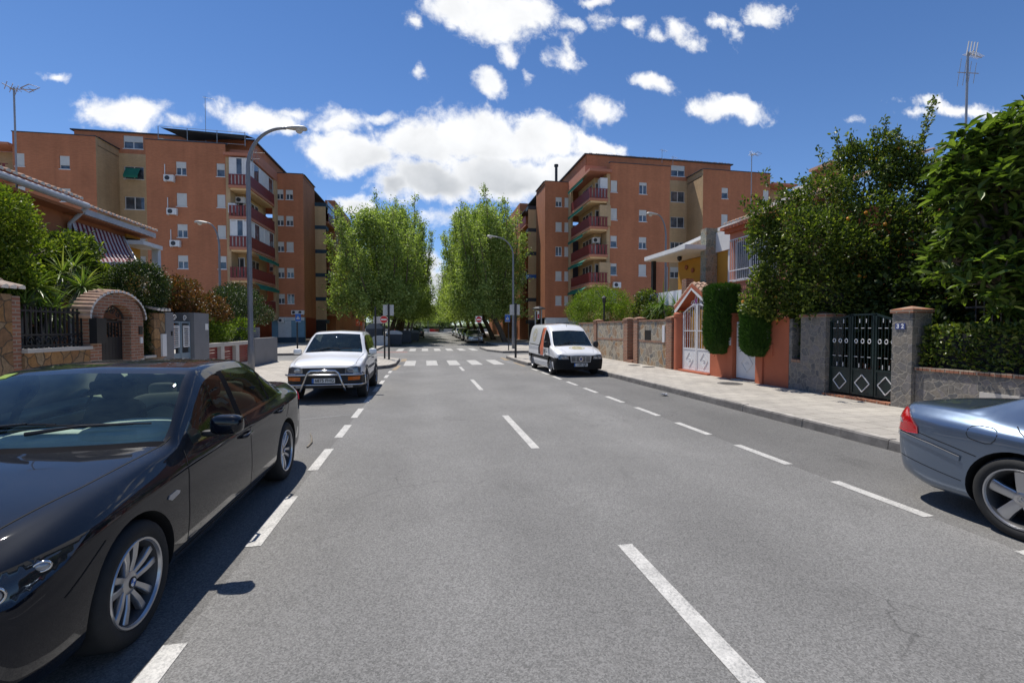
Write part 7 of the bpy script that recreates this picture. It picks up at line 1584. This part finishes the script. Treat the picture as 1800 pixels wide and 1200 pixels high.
for v in ('R', 'L'): mb = MB(); pj_.line(mb, v, [(1.60, .905), (2., .916), (3., .94), (3.72, .965)], .022, .004); mb.build('belt_trim', 'chrome', root)
for v in ('R', 'L'):
    for (s0, z0) in ((2.24, .775), (3.20, .815)):
        mb = MB(); sg = 1 if v == 'R' else -1; h = pj_.hit(v, s0, z0, 0); h2 = pj_.hit(v, s0+.17, z0+.012, 0); mb.tube([h, h+Vector((sg*.032, .02, 0)), h2+Vector((sg*.032, -.02, 0)), h2], [.012, .014, .014, .012], 8); mb.build('door_handle', 'paint_black', root, smooth=True)
    mb = MB(); pj_.patch(mb, v, [(1.08, .665), (1.12, .645), (1.21, .66), (1.22, .675), (1.18, .69), (1.10, .682)], .006, .03); mb.build('side_indicator', 'lens_clear', root)
mb = MB(); pj_.patch(mb, 'T', [(-.45, 2.35), (.45, 2.35), (.45, 2.78), (-.45, 2.78)], .003, .08); mb.build('sunroof', 'glass_dark', root)
mb = MB(); pj_.patch(mb, 'T', [(-.63, 1.64), (-.56, 1.64), (-.54, 1.72), (-.61, 1.72)], .004, .05) if False else pj_.patch(mb, 'T', [(-.60, 1.90), (-.52, 1.90), (-.50, 1.98), (-.58, 1.98)], .004, .05); mb.build('windscreen_sticker', 'sticker_green', root)
# headlights: dark bowl, lens ring, clear cover
for sx in (-1, 1):
    D_ = Vector((-sx*.55, .83, 0)).normalized(); U_ = Vector((sx*.83, .55, 0)).normalized(); view = (D_, U_, Vector((sx*.62, .2, 0))); sgn = 1
    mb = MB(); pj_.patch(mb, view, [(-.26, .60), (-.05, .575), (.12, .592), (.27, .66), (.36, .745), (.20, .735), (.02, .716), (-.20, .694), (-.27, .66)], .006, .04); hl = mb.build('headlight', 'lens_dark', root, smooth=True)
    for (u, v, rr_) in ((-.12, .645, .055), (.05, .652, .055), (.20, .692, .028)):
        c = pj_.hit(view, u, v, .012); c2 = pj_.hit(view, u+.01, v, .012)
        if c is None: continue
        mb = MB(); s2 = U_; mb.tube([c+s2*(rr_*math.cos(a*math.pi/10))+Vector((0, 0, rr_*.72*math.sin(a*math.pi/10))) for a in range(21)], .005, 6, cap=False); mb.build('lamp_ring', 'chrome', hl, smooth=True)
        mb = MB(); rbox(mb, tuple(c), (rr_*1.7, .02, rr_*1.25), 1., M3=Matrix((U_, -D_, Vector((0, 0, 1)))).transposed()); mb.build('projector', 'lens_clear', hl, smooth=True)
    mb = MB(); view2 = 'F'; g = [(sx*.03, .57), (sx*.26, .58), (sx*.30, .64), (sx*.24, .68), (sx*.05, .675), (sx*.025, .64)]; pj_.patch(mb, view2, g, .008, .05); mb.build('grille', 'plastic_black', root)
    mb = MB(); pj_.patch(mb, 'F', [(sx*.42, .26), (sx*.62, .28), (sx*.60, .40), (sx*.44, .40)], .006, .05); mb.build('bumper_intake', 'plastic_black', root)
mb = MB(); pj_.patch(mb, 'F', [(-.36, .22), (.36, .22), (.33, .36), (-.33, .36)], .006, .06); mb.build('bumper_intake', 'plastic_black', root)
for sx in (-1, 1): mb = MB(); pj_.patch(mb, 'B', [(sx*.36, .78), (sx*.58, .76), (sx*.60, .90), (sx*.38, .92)], .006, .05); pj_.patch(mb, 'R' if sx > 0 else 'L', [(4.22, .80), (4.49, .76), (4.5, .89), (4.32, .90)], .006, .05); mb.build('tail_light', 'lens_red', root)
mirrors(root, .875, 1.66, 1.0, 'paint_black', (.22, .13, .145))
# wipers
for (a, b, c) in (((-.62, 1.30), (-.10, 1.33), (.22, 1.50)), ((-.1, 1.27), (.30, 1.40), (.60, 1.56))): pass
mb = MB(); f_ = lambda u, s_, o=.02: pj_.hit('T', u, s_, o)
mb.tube([f_(-.58, 1.30, .015), f_(-.3, 1.33, .03), f_(.02, 1.33, .03)], [.014, .010, .007], 6); mb.tube([f_(-.42, 1.355, .014), f_(0, 1.34, .014), f_(.16, 1.345, .014)], .006, 5); mb.build('wiper', 'plastic_black', root)
mb = MB(); mb.tube([f_(.05, 1.27, .015), f_(.3, 1.33, .03), f_(.56, 1.40, .03)], [.014, .010, .007], 6); mb.tube([f_(.12, 1.33, .014), f_(.4, 1.375, .014), f_(.64, 1.44, .014)], .006, 5); mb.build('wiper', 'plastic_black', root)
mb = MB(); pj_.patch(mb, 'T', [(-.04, .10), (.04, .10), (.04, .17), (-.04, .17)], .004, .04); mb.build('bonnet_badge', 'chrome', root)
for s in sp['wheels']: pass
# wheel centre badges (quartered roundel)
for w_ in [c for c in root.children if c.name.startswith('wheel')]:
    vs = np.array([v.co for v in w_.data.vertices]); cx, cy, cz = vs.mean(0); sx = 1 if cx > 0 else -1; xf = sx*(abs(cx)+.215/2-.032-.004)
    mb = MB(); mb.lathe([(.001, 0), (.030, 0), (.030, -sx*.004)], (xf, cy, cz), 20, axis='X'); bd = mb.build('centre_cap', 'sign_black', w_)
    for q in range(4):
        a0 = q*math.pi/2; mb = MB(); o_ = [(0, 0)]+[(.021*math.cos(a0+k*math.pi/10), .021*math.sin(a0+k*math.pi/10)) for k in range(6)]; mb.prism(o_, lambda u, v, d: (xf+sx*(.0005+d), cy+u, cz+v), 0, .001)
        o2 = mk('centre_cap_quarter', mb.V, mb.F, 'sign_blue' if q % 2 else 'sign_white', w_)
# -------- blue-grey saloon at the right edge
sp2 = sedan_spec(1.066, .945, (.84, 3.69), 3.36); sp2['R'] = .33; sp2['arch'] = .372; mats2 = MATL('paint_blue')
sp2['res'] = .05
root2, me2, pj2, ob2 = shell('parked_car', 'blue-grey saloon car at the right edge with its red tail light towards the kerb', 'car', sp2, (5.56, -.86, 0), 0, mats2)
interior(root2, sp2, .86, cream=False)
for s in sp2['wheels']:
    for sx in (-1, 1): wheel(root2, sx*.79, s, .33, .235, .245, sx, 'five', rot=.30)

for view in ('R', 'L'):
    pj2.gap(root2, view, [(2.68, .28), (2.68, .93)], .007); pj2.gap(root2, view, [(2.72, .28), (3.22, .3), (3.26, .5), (3.38, .68), (3.60, .79), (3.72, .86), (3.76, .90)], .007); pj2.gap(root2, view, [(3.98, .60), (4.2, .645), (4.45, .69), (4.52, .70)], .007); pj2.gap(root2, view, [(4.05, .345), (4.55, .42), (4.78, .45)], .006)
pj2.gap(root2, 'L', [(3.86, .845), (3.845, .81), (3.855, .765), (3.88, .735), (3.92, .725), (4.02, .74), (4.05, .752), (4.065, .78), (4.06, .82), (4.04, .85), (3.99, .862), (3.90, .86), (3.86, .845)], .006)

for v in ('R', 'L'):
    mb = MB(); pj2.line(mb, v, [(4.10, .545), (4.35, .60), (4.6, .635), (4.79, .655)], .05, .012); mb.build('bumper_strip', 'paint_blue', root2); mb = MB(); pj2.line(mb, v, [(4.10, .567), (4.35, .622), (4.6, .657), (4.79, .677)], .008, .014); mb.build('strip_highlight', 'chrome', root2)
    mb = MB(); pj2.line(mb, v, [(1.78, .88), (3.2, .905), (3.55, .925)], .016, .004); mb.build('belt_trim', 'chrome', root2)
    for s0 in (2.45, 3.45): mb = MB(); sg = 1 if v == 'R' else -1; h = pj2.hit(v, s0, .82, 0); h2 = pj2.hit(v, s0+.18, .83, 0); mb.tube([h, h+Vector((sg*.032, .02, 0)), h2+Vector((sg*.032, -.02, 0)), h2], .013, 8); mb.build('door_handle', 'paint_blue', root2, smooth=True)
    mb = MB(); pj2.patch(mb, v, [(4.48, .685), (4.60, .672), (4.79, .69), (4.79, .76), (4.77, .86), (4.70, .905), (4.65, .89), (4.55, .81), (4.49, .745)], .009, .03); pj2.patch(mb, 'B', [((1 if v == 'R' else -1)*a, b) for a, b in ((.36, .70), (.64, .68), (.66, .86), (.52, .90), (.40, .87))], .008, .04)
    tl = mb.build('tail_light', 'lens_red', root2, smooth=True); mb = MB(); pj2.patch(mb, v, [(4.66, .76), (4.79, .76), (4.79, .795), (4.70, .80)], .013, .02); mb.build('reversing_lens', 'lens_clear', tl)
mirrors(root2, .885, 1.92, 1.0, 'paint_blue'); mb = MB(); pj2.patch(mb, 'B', [(-.26, .70), (.26, .70), (.26, .81), (-.26, .81)], .01, .1); mb.build('number_plate', 'plate_white', root2)
mb = MB(); pj2.patch(mb, 'F', [(-.30, .50), (.30, .50), (.26, .66), (-.26, .66)], .01, .06); mb.build('grille', 'chrome', root2)
for sx in (-1, 1): mb = MB(); pj2.patch(mb, 'F', [(sx*.36, .55), (sx*.62, .56), (sx*.60, .70), (sx*.40, .69)], .008, .05); mb.build('headlight', 'lens_clear', root2)
for w_ in [c for c in root2.children if c.name.startswith('wheel')]:
    vs = np.array([v.co for v in w_.data.vertices]); cx, cy, cz = vs.mean(0); sx = 1 if cx > 0 else -1; xf = sx*(abs(cx)+.235/2-.032-.004); mb = MB(); mb.lathe([(.022, 0), (.026, 0), (.026, sx*.002), (.022, sx*.002)], (xf, cy, cz), 20, axis='X', closed=True)
    for q in range(3): a = math.pi/2+q*2*math.pi/3; mb.bar((xf, cy, cz), (xf, cy+.024*math.cos(a), cz+.024*math.sin(a)), .004, .003)
    mb.build('centre_cap', 'chrome', w_)
# -------- white off-roader
def suv_spec():
    X = [[(0, .5), (.1, .55), (3.7, .5)], [(0, .55), (.06, .70), (.2, .76), (.5, .78), (3.3, .78), (3.6, .74), (3.7, .6)], [(0, .62), (.06, .78), (.2, .83), (.5, .847), (3.2, .847), (3.55, .82), (3.7, .7)], [(0, .64), (.06, .79), (.2, .838), (.5, .852), (3.3, .852), (3.6, .82), (3.7, .72)],
         [(0, .62), (.06, .77), (.2, .82), (.5, .838), (3.3, .84), (3.6, .81), (3.7, .72)], [(0, .60), (.06, .74), (.2, .785), (.5, .80), (1, .815), (2, .81), (3.2, .80), (3.6, .77), (3.7, .7)],
         [(0, .56), (.06, .68), (.2, .72), (.5, .74), (1., .765), (1.25, .77), (1.6, .70), (1.85, .665), (2.3, .655), (3.2, .655), (3.45, .68), (3.62, .71), (3.7, .68)],
         [(0, .5), (.06, .61), (.2, .65), (.5, .665), (1., .69), (1.2, .69), (1.55, .625), (1.85, .565), (2.3, .565), (3.2, .565), (3.5, .59), (3.65, .63), (3.7, .62)], [(0, .28), (.2, .34), (1.2, .36), (1.85, .29), (3.7, .30)], [(0, 0)]]
    z7 = [(0, .79), (.05, .845), (.3, .93), (1., 1.045), (1.13, 1.08), (1.2, 1.10), (1.5, 1.31), (1.82, 1.535), (1.95, 1.585), (2.4, 1.61), (3.2, 1.59), (3.42, 1.55), (3.5, 1.49), (3.62, 1.27), (3.69, 1.10), (3.7, 1.08)]
    cr = [(0, 0), (.3, .025), (1.1, .035), (1.85, .03), (2.4, .035), (3.4, .03), (3.7, 0)]; xs = sorted({p[0] for p in z7}|{p[0] for p in cr}); f7 = pch(z7, xs); fc = pch(cr, xs)
    Z = [[(0, .32), (3.7, .36)], [(0, .31), (.3, .31), (3.3, .34), (3.7, .42)], [(0, .40), (.8, .46), (3.7, .50)], [(0, .56), (.8, .64), (3.7, .70)], [(0, .69), (.3, .77), (.9, .89), (2, .94), (3.7, .955)], [(0, .755), (.06, .80), (.3, .885), (1., .995), (1.4, 1.03), (3.5, 1.06), (3.7, 1.05)],
         [(0, .78), (.06, .83), (.3, .91), (1., 1.025), (1.2, 1.06), (1.3, 1.095), (1.6, 1.33), (1.85, 1.48), (2.3, 1.52), (3.2, 1.505), (3.42, 1.44), (3.6, 1.20), (3.68, 1.08), (3.7, 1.07)], z7, [(a, b+.62*c) for a, b, c in zip(xs, f7, fc)], [(a, b+c) for a, b, c in zip(xs, f7, fc)]]
    def mat(s, v, z):
        if v > 7 and 1.21 < s < 1.83: return 1
        if v > 7 and 1.15 < s <= 1.21: return 4
        if v > 7 and 3.48 < s < 3.64: return 2
        if 5 < v < 6 and 1.40 < s < 3.35: return 4 if 2.33 < s < 2.43 else 3
        if s < .34 and z < .645: return 5
        if s > 3.4 and z < .66: return 5
        if z < .50: return 7
        return 0
    return dict(L=3.7, X=X, Z=Z, keys=[1.15, 1.21, 1.40, 1.83, 2.33, 2.43, 3.35, 3.48, 3.64, .34, 3.4], bow=[(0, 0), (.3, .03), (1.2, .12), (1.83, .08), (2.4, 0), (3.7, 0)], xw=.7, mat=mat, wheels=(.72, 2.92), arch=.395, R=.345, hw=.85, nosez=.5, int=dict(cowl=1.2, belt=1.06, front_seat=2.15, rear_seat=2.95, drv=1, hdr=1.8, roof=1.56))
sp3 = suv_spec(); mats3 = MATL('paint_white'); root3, me3, pj3, ob3 = shell('parked_car', 'white three-door off-road car with chrome bull bar and plate 6875 FHG', 'off-road car', sp3, (-2.27, 11.22, 0), 0, mats3)
interior(root3, sp3, .80, cream=False)
for s in sp3['wheels']:
    for sx in (-1, 1): wheel(root3, sx*.76, s, .345, .225, .215, sx, 'steel', rim='alloy_dull')
for s in sp3['wheels']:
    for sx, v in ((1, 'R'), (-1, 'L')):
        mb = MB(); pj3.line(mb, v, [(s+.43*math.cos(a*math.pi/14), .345+.43*math.sin(a*math.pi/14)) for a in range(15)], .065, .016); mb.build('wheel_arch_trim', 'plastic_grey', root3)

for v in ('R', 'L'): pj3.gap(root3, v, [(1.18, .42), (1.18, .98), (1.27, 1.03)], .008); pj3.gap(root3, v, [(2.38, .42), (2.38, 1.02)], .008)
for e in (-1, 1): pj3.gap(root3, 'T', [(e*.68, .12), (e*.70, .6), (e*.735, 1.1)], .007)

Fy = lambda pts, dy=0.: [Vector((x, y_+dy, z)) for x, y_, z in pts]
mb = MB(); pj3.patch(mb, 'F', [(-.40, .67), (.40, .67), (.41, .775), (-.41, .775)], .008, .05); g = mb.build('grille', 'plastic_black', root3); mb = MB(); mb.tube([Vector((.05*math.cos(a*.524), -.03, .722+.03*math.sin(a*.524))) for a in range(13)], .005, 5, cap=False); mb.tube([Vector((.02*math.cos(a*.524), -.03, .724+.028*math.sin(a*.524))) for a in range(13)], .004, 5, cap=False); mb.build('emblem', 'chrome', g)
for sx in (-1, 1):
    mb = MB(); pj3.patch(mb, 'F', [(sx*.45, .655), (sx*.79, .665), (sx*.79, .79), (sx*.70, .815), (sx*.46, .785)], .010, .04); hl = mb.build('headlight', 'lens_mid', root3, smooth=True)
    mb = MB(); c = pj3.hit('F', sx*.58, .725, .012); rbox(mb, tuple(c), (.15, .012, .09), .8); mb.build('reflector', 'lens_clear', hl, smooth=True)
    mb = MB(); pj3.patch(mb, 'F', [(sx*.52, .495), (sx*.77, .505), (sx*.78, .585), (sx*.52, .58)], .014, .04); mb.build('indicator', 'lens_amber', root3); mb = MB(); pj3.patch(mb, 'F', [(sx*.50, .335), (sx*.62, .335), (sx*.62, .375), (sx*.50, .375)], .014, .04); mb.build('fog_lamp', 'lens_clear', root3)
mb = MB(); mb.tube(Fy([(-.48, -.15, .27), (-.41, -.17, .48), (-.335, -.17, .68), (-.26, -.17, .735), (.26, -.17, .735), (.335, -.17, .68), (.41, -.17, .48), (.48, -.15, .27)]), .024, 10)
mb.tube(Fy([(-.35, -.17, .635), (.35, -.17, .635)]), .018, 8); mb.build('bull_bar', 'chrome', root3, smooth=True)
mb = MB()
for z0 in (.632, .405): mb.tube(Fy([(-.86, .30, z0-.03), (-.855, .10, z0), (-.80, -.02, z0), (-.70, -.07, z0), (0, -.09, z0), (.70, -.07, z0), (.80, -.02, z0), (.855, .10, z0), (.86, .30, z0-.03)]), .020, 8)
for e in (-1, 1): mb.tube(Fy([(e*.86, .30, .602), (e*.862, .34, .50), (e*.86, .30, .375)]), .02, 8)
mb.build('bumper_tubes', 'chrome', root3, smooth=True)
def plate(root, y, z, body, x=0., w=.50, h=.11):
    mb = MB(); mb.box((x-w/2, y, z-h/2), (x+w/2, y+.012, z+h/2)); o = mb.build('number_plate', 'plate_white', root); mb = MB(); mb.box((x-w/2, y-.002, z-h/2+.001), (x-w/2+.045, y-.0005, z+h/2-.001)); mb.build('plate_band', 'sign_blue', o)
    text('plate_text', body, .098, 'text_black', o, Matrix.Translation((x+.022, y-.002, z)) @ Matrix.Rotation(math.pi/2, 4, 'X'), .0008, bold=.002)
plate(root3, -.115, .505, '6875 FHG'); mirrors(root3, .80, 1.42, 1.10, 'paint_white', (.20, .11, .15)); mb = MB(); f_ = lambda u, s_, o=.02: pj3.hit('T', u, s_, o)
mb.tube([f_(-.55, 1.14), f_(-.1, 1.19, .03)], .009, 5); mb.tube([f_(-.3, 1.19, .02), f_(.1, 1.20, .02)], .006, 5); mb.build('wiper', 'plastic_black', root3); mb = MB(); mb.tube([f_(.0, 1.14), f_(.45, 1.19, .03)], .009, 5); mb.tube([f_(.2, 1.2, .02), f_(.6, 1.23, .02)], .006, 5); mb.build('wiper', 'plastic_black', root3)
mb = MB(); h = f_(.63, 1.84, 0); mb.tube([h, h+Vector((.005, .05, .33))], [.008, .005], 6); mb.build('aerial', 'galvanised', root3)
for v in ('R', 'L'): mb = MB(); sg = 1 if v == 'R' else -1; h = pj3.hit(v, 2.15, .90, 0); mb.obox(h+Vector((sg*.015, 0, 0)), (.03, .15, .03)); mb.build('door_handle', 'plastic_black', root3); mb = MB(); pj3.line(mb, v, [(1.25, .70), (2.5, .70)], .06, .014); mb.build('side_strip', 'plastic_grey', root3)
mb = MB(); [pj3.patch(mb, 'B', [(e*.62, .75), (e*.72, .75), (e*.72, 1.0), (e*.62, 1.0)], .01, .05) for e in (-1, 1)]; mb.build('tail_light', 'lens_red', root3)
mb = MB(); mb.lathe([(.001, -.1), (.3, -.1), (.33, -.05), (.33, .08), (.001, .1)], (.1, 3.83, .82), 20, axis='Y'); mb.build('spare_wheel', 'plastic_black', root3)
# -------- white delivery van
def van_spec():
    X = [[(0, .5), (4.44, .6)], [(0, .6), (.06, .76), (.2, .83), (.5, .85), (4.2, .85), (4.4, .8), (4.44, .72)], [(0, .66), (.06, .80), (.2, .87), (.5, .9), (4.2, .9), (4.4, .87), (4.44, .78)], [(0, .68), (.06, .82), (.2, .88), (.5, .905), (4.2, .905), (4.4, .88), (4.44, .80)],
         [(0, .66), (.06, .80), (.2, .862), (.5, .892), (4.2, .9), (4.4, .875), (4.44, .80)], [(0, .62), (.06, .76), (.2, .82), (.5, .86), (.8, .872), (2, .88), (4.2, .88), (4.4, .86), (4.44, .80)],
         [(0, .56), (.06, .68), (.2, .745), (.5, .78), (.8, .805), (.95, .808), (1.3, .77), (1.6, .745), (1.9, .74), (4.2, .74), (4.44, .74)], [(0, .48), (.06, .61), (.2, .675), (.5, .71), (.78, .735), (.88, .735), (1.2, .70), (1.55, .645), (1.9, .63), (4.2, .63), (4.44, .64)], [(0, .26), (.2, .35), (.85, .38), (1.55, .33), (4.44, .33)], [(0, 0)]]
    z7 = [(0, .74), (.05, .80), (.3, .90), (.7, 1.0), (.78, 1.02), (.84, 1.045), (1.2, 1.33), (1.52, 1.585), (1.66, 1.685), (2.0, 1.80), (2.4, 1.84), (4.15, 1.85), (4.36, 1.80), (4.44, 1.6)]
    cr = [(0, 0), (.3, .03), (.8, .045), (1.5, .04), (2., .06), (4.2, .06), (4.44, .0)]; xs = sorted({p[0] for p in z7}|{p[0] for p in cr}); f7 = pch(z7, xs); fc = pch(cr, xs)
    Z = [[(0, .24), (4.44, .3)], [(0, .26), (.3, .22), (4.2, .25), (4.44, .3)], [(0, .42), (4.44, .42)], [(0, .54), (.8, .58), (4.44, .60)], [(0, .65), (.2, .73), (.6, .82), (1.5, .88), (4.44, .94)], [(0, .71), (.06, .77), (.3, .855), (.8, .965), (1.2, 1.0), (4.44, 1.08)],
         [(0, .725), (.06, .785), (.3, .88), (.8, .985), (.92, 1.03), (1.3, 1.32), (1.6, 1.54), (1.9, 1.66), (2.4, 1.73), (4.2, 1.74), (4.38, 1.68), (4.44, 1.5)], z7, [(a, b+.62*c) for a, b, c in zip(xs, f7, fc)], [(a, b+c) for a, b, c in zip(xs, f7, fc)]]
    def mat(s, v, z):
        if v > 7 and .85 < s < 1.52: return 1
        if v > 7 and .79 < s <= .85: return 4
        if 5 < v < 6 and 1.02 < s < 1.90: return 4 if 1.20 < s < 1.23 else 3
        if s < .40 and z < .61: return 5
        if v < 4 and .50 < z < .64: return 5
        return 0
    return dict(L=4.44, X=X, Z=Z, keys=[.79, .85, 1.02, 1.20, 1.23, 1.52, 1.90, .40], bow=[(0, 0), (.2, .03), (.8, .14), (1.52, .08), (2., 0), (4.44, 0)], xw=.75, mat=mat, wheels=(.86, 3.68), arch=.35, R=.31, hw=.90, nosez=.5, int=dict(cowl=.86, belt=1.0, front_seat=1.85, rear_seat=None, drv=1, hdr=1.5, roof=1.60))
sp4 = van_spec(); mats4 = MATL('paint_white', 'glass_car', 'glass_dark'); root4, me4, pj4, ob4 = shell('delivery_van', 'white delivery van with black bumper parked by the right garden walls', 'van', sp4, (5.42, 15.50, 0), 0, mats4)
interior(root4, sp4, .86, cream=False)
for s in sp4['wheels']:
    for sx in (-1, 1): wheel(root4, sx*.79, s, .31, .195, .20, sx, 'cover', rim='alloy_dull')

for v in ('R', 'L'): pj4.gap(root4, v, [(.98, .66), (.98, .98)], .008); pj4.gap(root4, v, [(2.0, .42), (2.0, 1.7)], .008); pj4.gap(root4, v, [(1.2, .40), (3.2, .40)], .008)
for e in (-1, 1): pj4.gap(root4, 'T', [(e*.50, .10), (e*.60, .4), (e*.74, .78)], .006)
pj4.gap(root4, 'L', [(2.05, 1.02), (4.2, 1.05)], .03); 
# side graphic: orange flame shape with dark edge, lettering blocks, gold ring; emblem on the bonnet
mb = MB(); pj4.patch(mb, 'L', [(1.98, .68), (2.55, .68), (2.60, .95), (2.45, 1.2), (2.40, 1.5), (2.32, 1.72), (2.0, 1.72), (2.08, 1.3), (1.95, .95)], .003, .08, skirt=False); sg_ = mb.build('side_graphic', 'graphic_dark' if 'graphic_dark' in MATS else 'plastic_black', root4)
plain('graphic_orange', (.62, .17, .09), .4, var=.3, vs=6.); plain('gold_print', (.45, .40, .22), .5, var=.4, vs=14.)
mb = MB(); pj4.patch(mb, 'L', [(1.80, .66), (2.22, .66), (2.32, .95), (2.26, 1.2), (2.30, 1.5), (2.25, 1.72), (1.93, 1.72), (1.98, 1.35), (1.80, .98)], .005, .08, skirt=False); mb.build('side_graphic', 'graphic_orange', root4)
mb = MB(); pj4.patch(mb, 'L', [(1.60, .74), (1.72, .74), (1.72, .92), (1.60, .92)], .004, .08, skirt=False); mb.build('side_graphic', 'text_black', root4)
for k, (w_, z_) in enumerate(((.22, .90), (.34, .82), (.20, .74))): mb = MB(); [pj4.patch(mb, 'L', [(1.52-j*.055, z_-.016), (1.52-j*.055+.038, z_-.016), (1.52-j*.055+.038, z_+.018), (1.52-j*.055, z_+.018)], .004, .08, skirt=False) for j in range(int(w_/.055))]; mb.build('side_lettering', 'text_black', root4)
mb = MB(); [pj4.line(mb, 'L', [(3.45+r_*math.cos(a*math.pi/12), 1.42+r_*.8*math.sin(a*math.pi/12)) for a in range(25)], .05, .004) for r_ in (.30, .17)]; mb.build('side_emblem', 'gold_print', root4)
mb = MB(); [pj4.line(mb, 'T', [(r_*1.15*math.cos(a*math.pi/12), .44+r_*.55*math.sin(a*math.pi/12)) for a in range(25)], .045, .004) for r_ in (.24, .15)]; pj4.line(mb, 'T', [(-.14, .44), (.14, .44)], .06, .004); mb.build('bonnet_emblem', 'gold_print', root4)
mb = MB(); pj4.patch(mb, 'F', [(-.36, .50), (.36, .50), (.40, .725), (-.40, .725)], .008, .05); g = mb.build('grille', 'alloy_dull', root4); mb = MB()
for k in range(4): [pj4.patch(mb, 'F', [(a-.075, .53+k*.045), (a+.075, .53+k*.045), (a+.075, .558+k*.045), (a-.075, .558+k*.045)], .012, .2) for a in (-.27, -.09, .09, .27)]
mb.build('grille_openings', 'sign_black', g); mb = MB(); mb.lathe([(.001, 0), (.07, 0), (.07, .01), (.001, .01)], (0, pj4.hit('F', 0, .62, .0).y-.03, .62), 20, axis='Y'); em = mb.build('emblem', 'tile_number_blue', g); mb = MB(); mb.lathe([(.056, -.002), (.07, -.002), (.07, 0), (.056, 0)], (0, pj4.hit('F', 0, .62, .0).y-.031, .62), 20, axis='Y', closed=True); mb.build('emblem_ring', 'chrome', em)
for sx in (-1, 1):
    mb = MB(); pj4.patch(mb, 'F', [(sx*.44, .61), (sx*.80, .61), (sx*.80, .72), (sx*.74, .775), (sx*.46, .745)], .010, .04); hl = mb.build('headlight', 'lens_mid', root4, smooth=True)
    for q in (.54, .68): mb = MB(); c = pj4.hit('F', sx*q, .675, .014); rbox(mb, tuple(c), (.11, .014, .10), .9); mb.build('reflector', 'lens_clear', hl, smooth=True)
plate(root4, pj4.hit('F', 0, .42, 0).y-.02, .415, '1189 GJR'); mirrors(root4, .85, 1.10, 1.10, 'plastic_black', (.19, .12, .24)); mb = MB(); f_ = lambda u, s_, o=.02: pj4.hit('T', u, s_, o)
mb.tube([f_(-.6, .79), f_(-.1, .84, .03)], .009, 5); mb.tube([f_(-.35, .84, .02), f_(.1, .85, .02)], .006, 5); mb.build('wiper', 'plastic_black', root4); mb = MB(); mb.tube([f_(.0, .79), f_(.5, .86, .03)], .009, 5); mb.build('wiper', 'plastic_black', root4)
mb = MB(); h = f_(0, 1.68, 0); mb.tube([h, h+Vector((0, .05, .10))], [.008, .005], 6); mb.build('aerial', 'plastic_black', root4)
mb = MB(); [pj4.patch(mb, 'B', [(e*.66, .8), (e*.78, .8), (e*.74, 1.2), (e*.66, 1.2)], .01, .06) for e in (-1, 1)]; mb.build('tail_light', 'lens_red', root4)
mb = MB(); pj4.patch(mb, 'B', [(-.55, 1.2), (.55, 1.2), (.5, 1.65), (-.5, 1.65)], .006, .1); mb.build('rear_window', 'glass_dark', root4)
# -------- distant cars of the avenue
def farcar(label, x, y, paint, rz=0., hatch=False, kz=1.03):
    sp = sedan_spec(.9 if hatch else .96, kz, (.73, 3.28) if hatch else (.76, 3.4)); sp['res'] = .22; sp['vsub'] = 2; sp['R'] = .30; sp['arch'] = .34
    rt, me_, pj, ob = shell('parked_car', label, 'car', sp, (x, y, gz(y+2)), rz, MATL(paint), 'cars parked along the avenue')
    for s in sp['wheels']:
        for sx in (-1, 1): mb = MB(); mb.lathe([(.001, -.09), (.30, -.09), (.30, .09), (.001, .09)], (sx*.80, s, .30), 20, axis='X'); w_ = mb.build('wheel', 'tyre_rubber', rt); mb = MB(); mb.lathe([(.001, sx*.093), (.19, sx*.093)], (sx*.80, s, .30), 16, axis='X'); mb.build('rim', 'alloy_dull', w_)
    for e in (-1, 1):
        mb = MB(); pj.patch(mb, 'F', [(e*.36, .58), (e*.60, .58), (e*.60, .68), (e*.38, .68)], .01, .1); mb.build('headlight', 'lens_clear', rt); mb = MB(); pj.patch(mb, 'B', [(e*.36, .78), (e*.58, .76), (e*.60, .92), (e*.38, .92)], .01, .1); mb.build('tail_light', 'lens_red', rt)
    mb = MB(); pj.patch(mb, 'F', [(-.3, .52), (.3, .52), (.26, .64), (-.26, .64)], .01, .1); mb.build('grille', 'sign_black', rt)
    for v, yy in (('F', .42), ('B', .66)): mb = MB(); pj.patch(mb, v, [(-.25, yy-.05), (.25, yy-.05), (.25, yy+.05), (-.25, yy+.05)], .012, .3); mb.build('number_plate', 'plate_white', rt)
    mb = MB(); mb.box((-.7, 1.5, .3), (.7, 3.3, .9)); mb.build('seats', 'trim_dark', rt); mirrors(rt, .88, 1.7, .98, paint); return rt
farcar('silver car nearest under the right avenue trees, nose towards the junction', 5.55, 50.5, 'paint_silver')
farcar('dark car second in the row under the right avenue trees', 5.6, 57.2, 'paint_dark', hatch=True); farcar('dark grey car third in the row under the right avenue trees', 5.6, 63.5, 'paint_grey')
farcar('white car fourth in the row under the right avenue trees', 5.6, 70.5, 'paint_white', hatch=True); farcar('silver car farthest in the row under the right avenue trees', 5.6, 77.5, 'paint_silver')
farcar('black car seen from behind at the left side of the avenue', -.9, 71, 'paint_dark', math.pi)
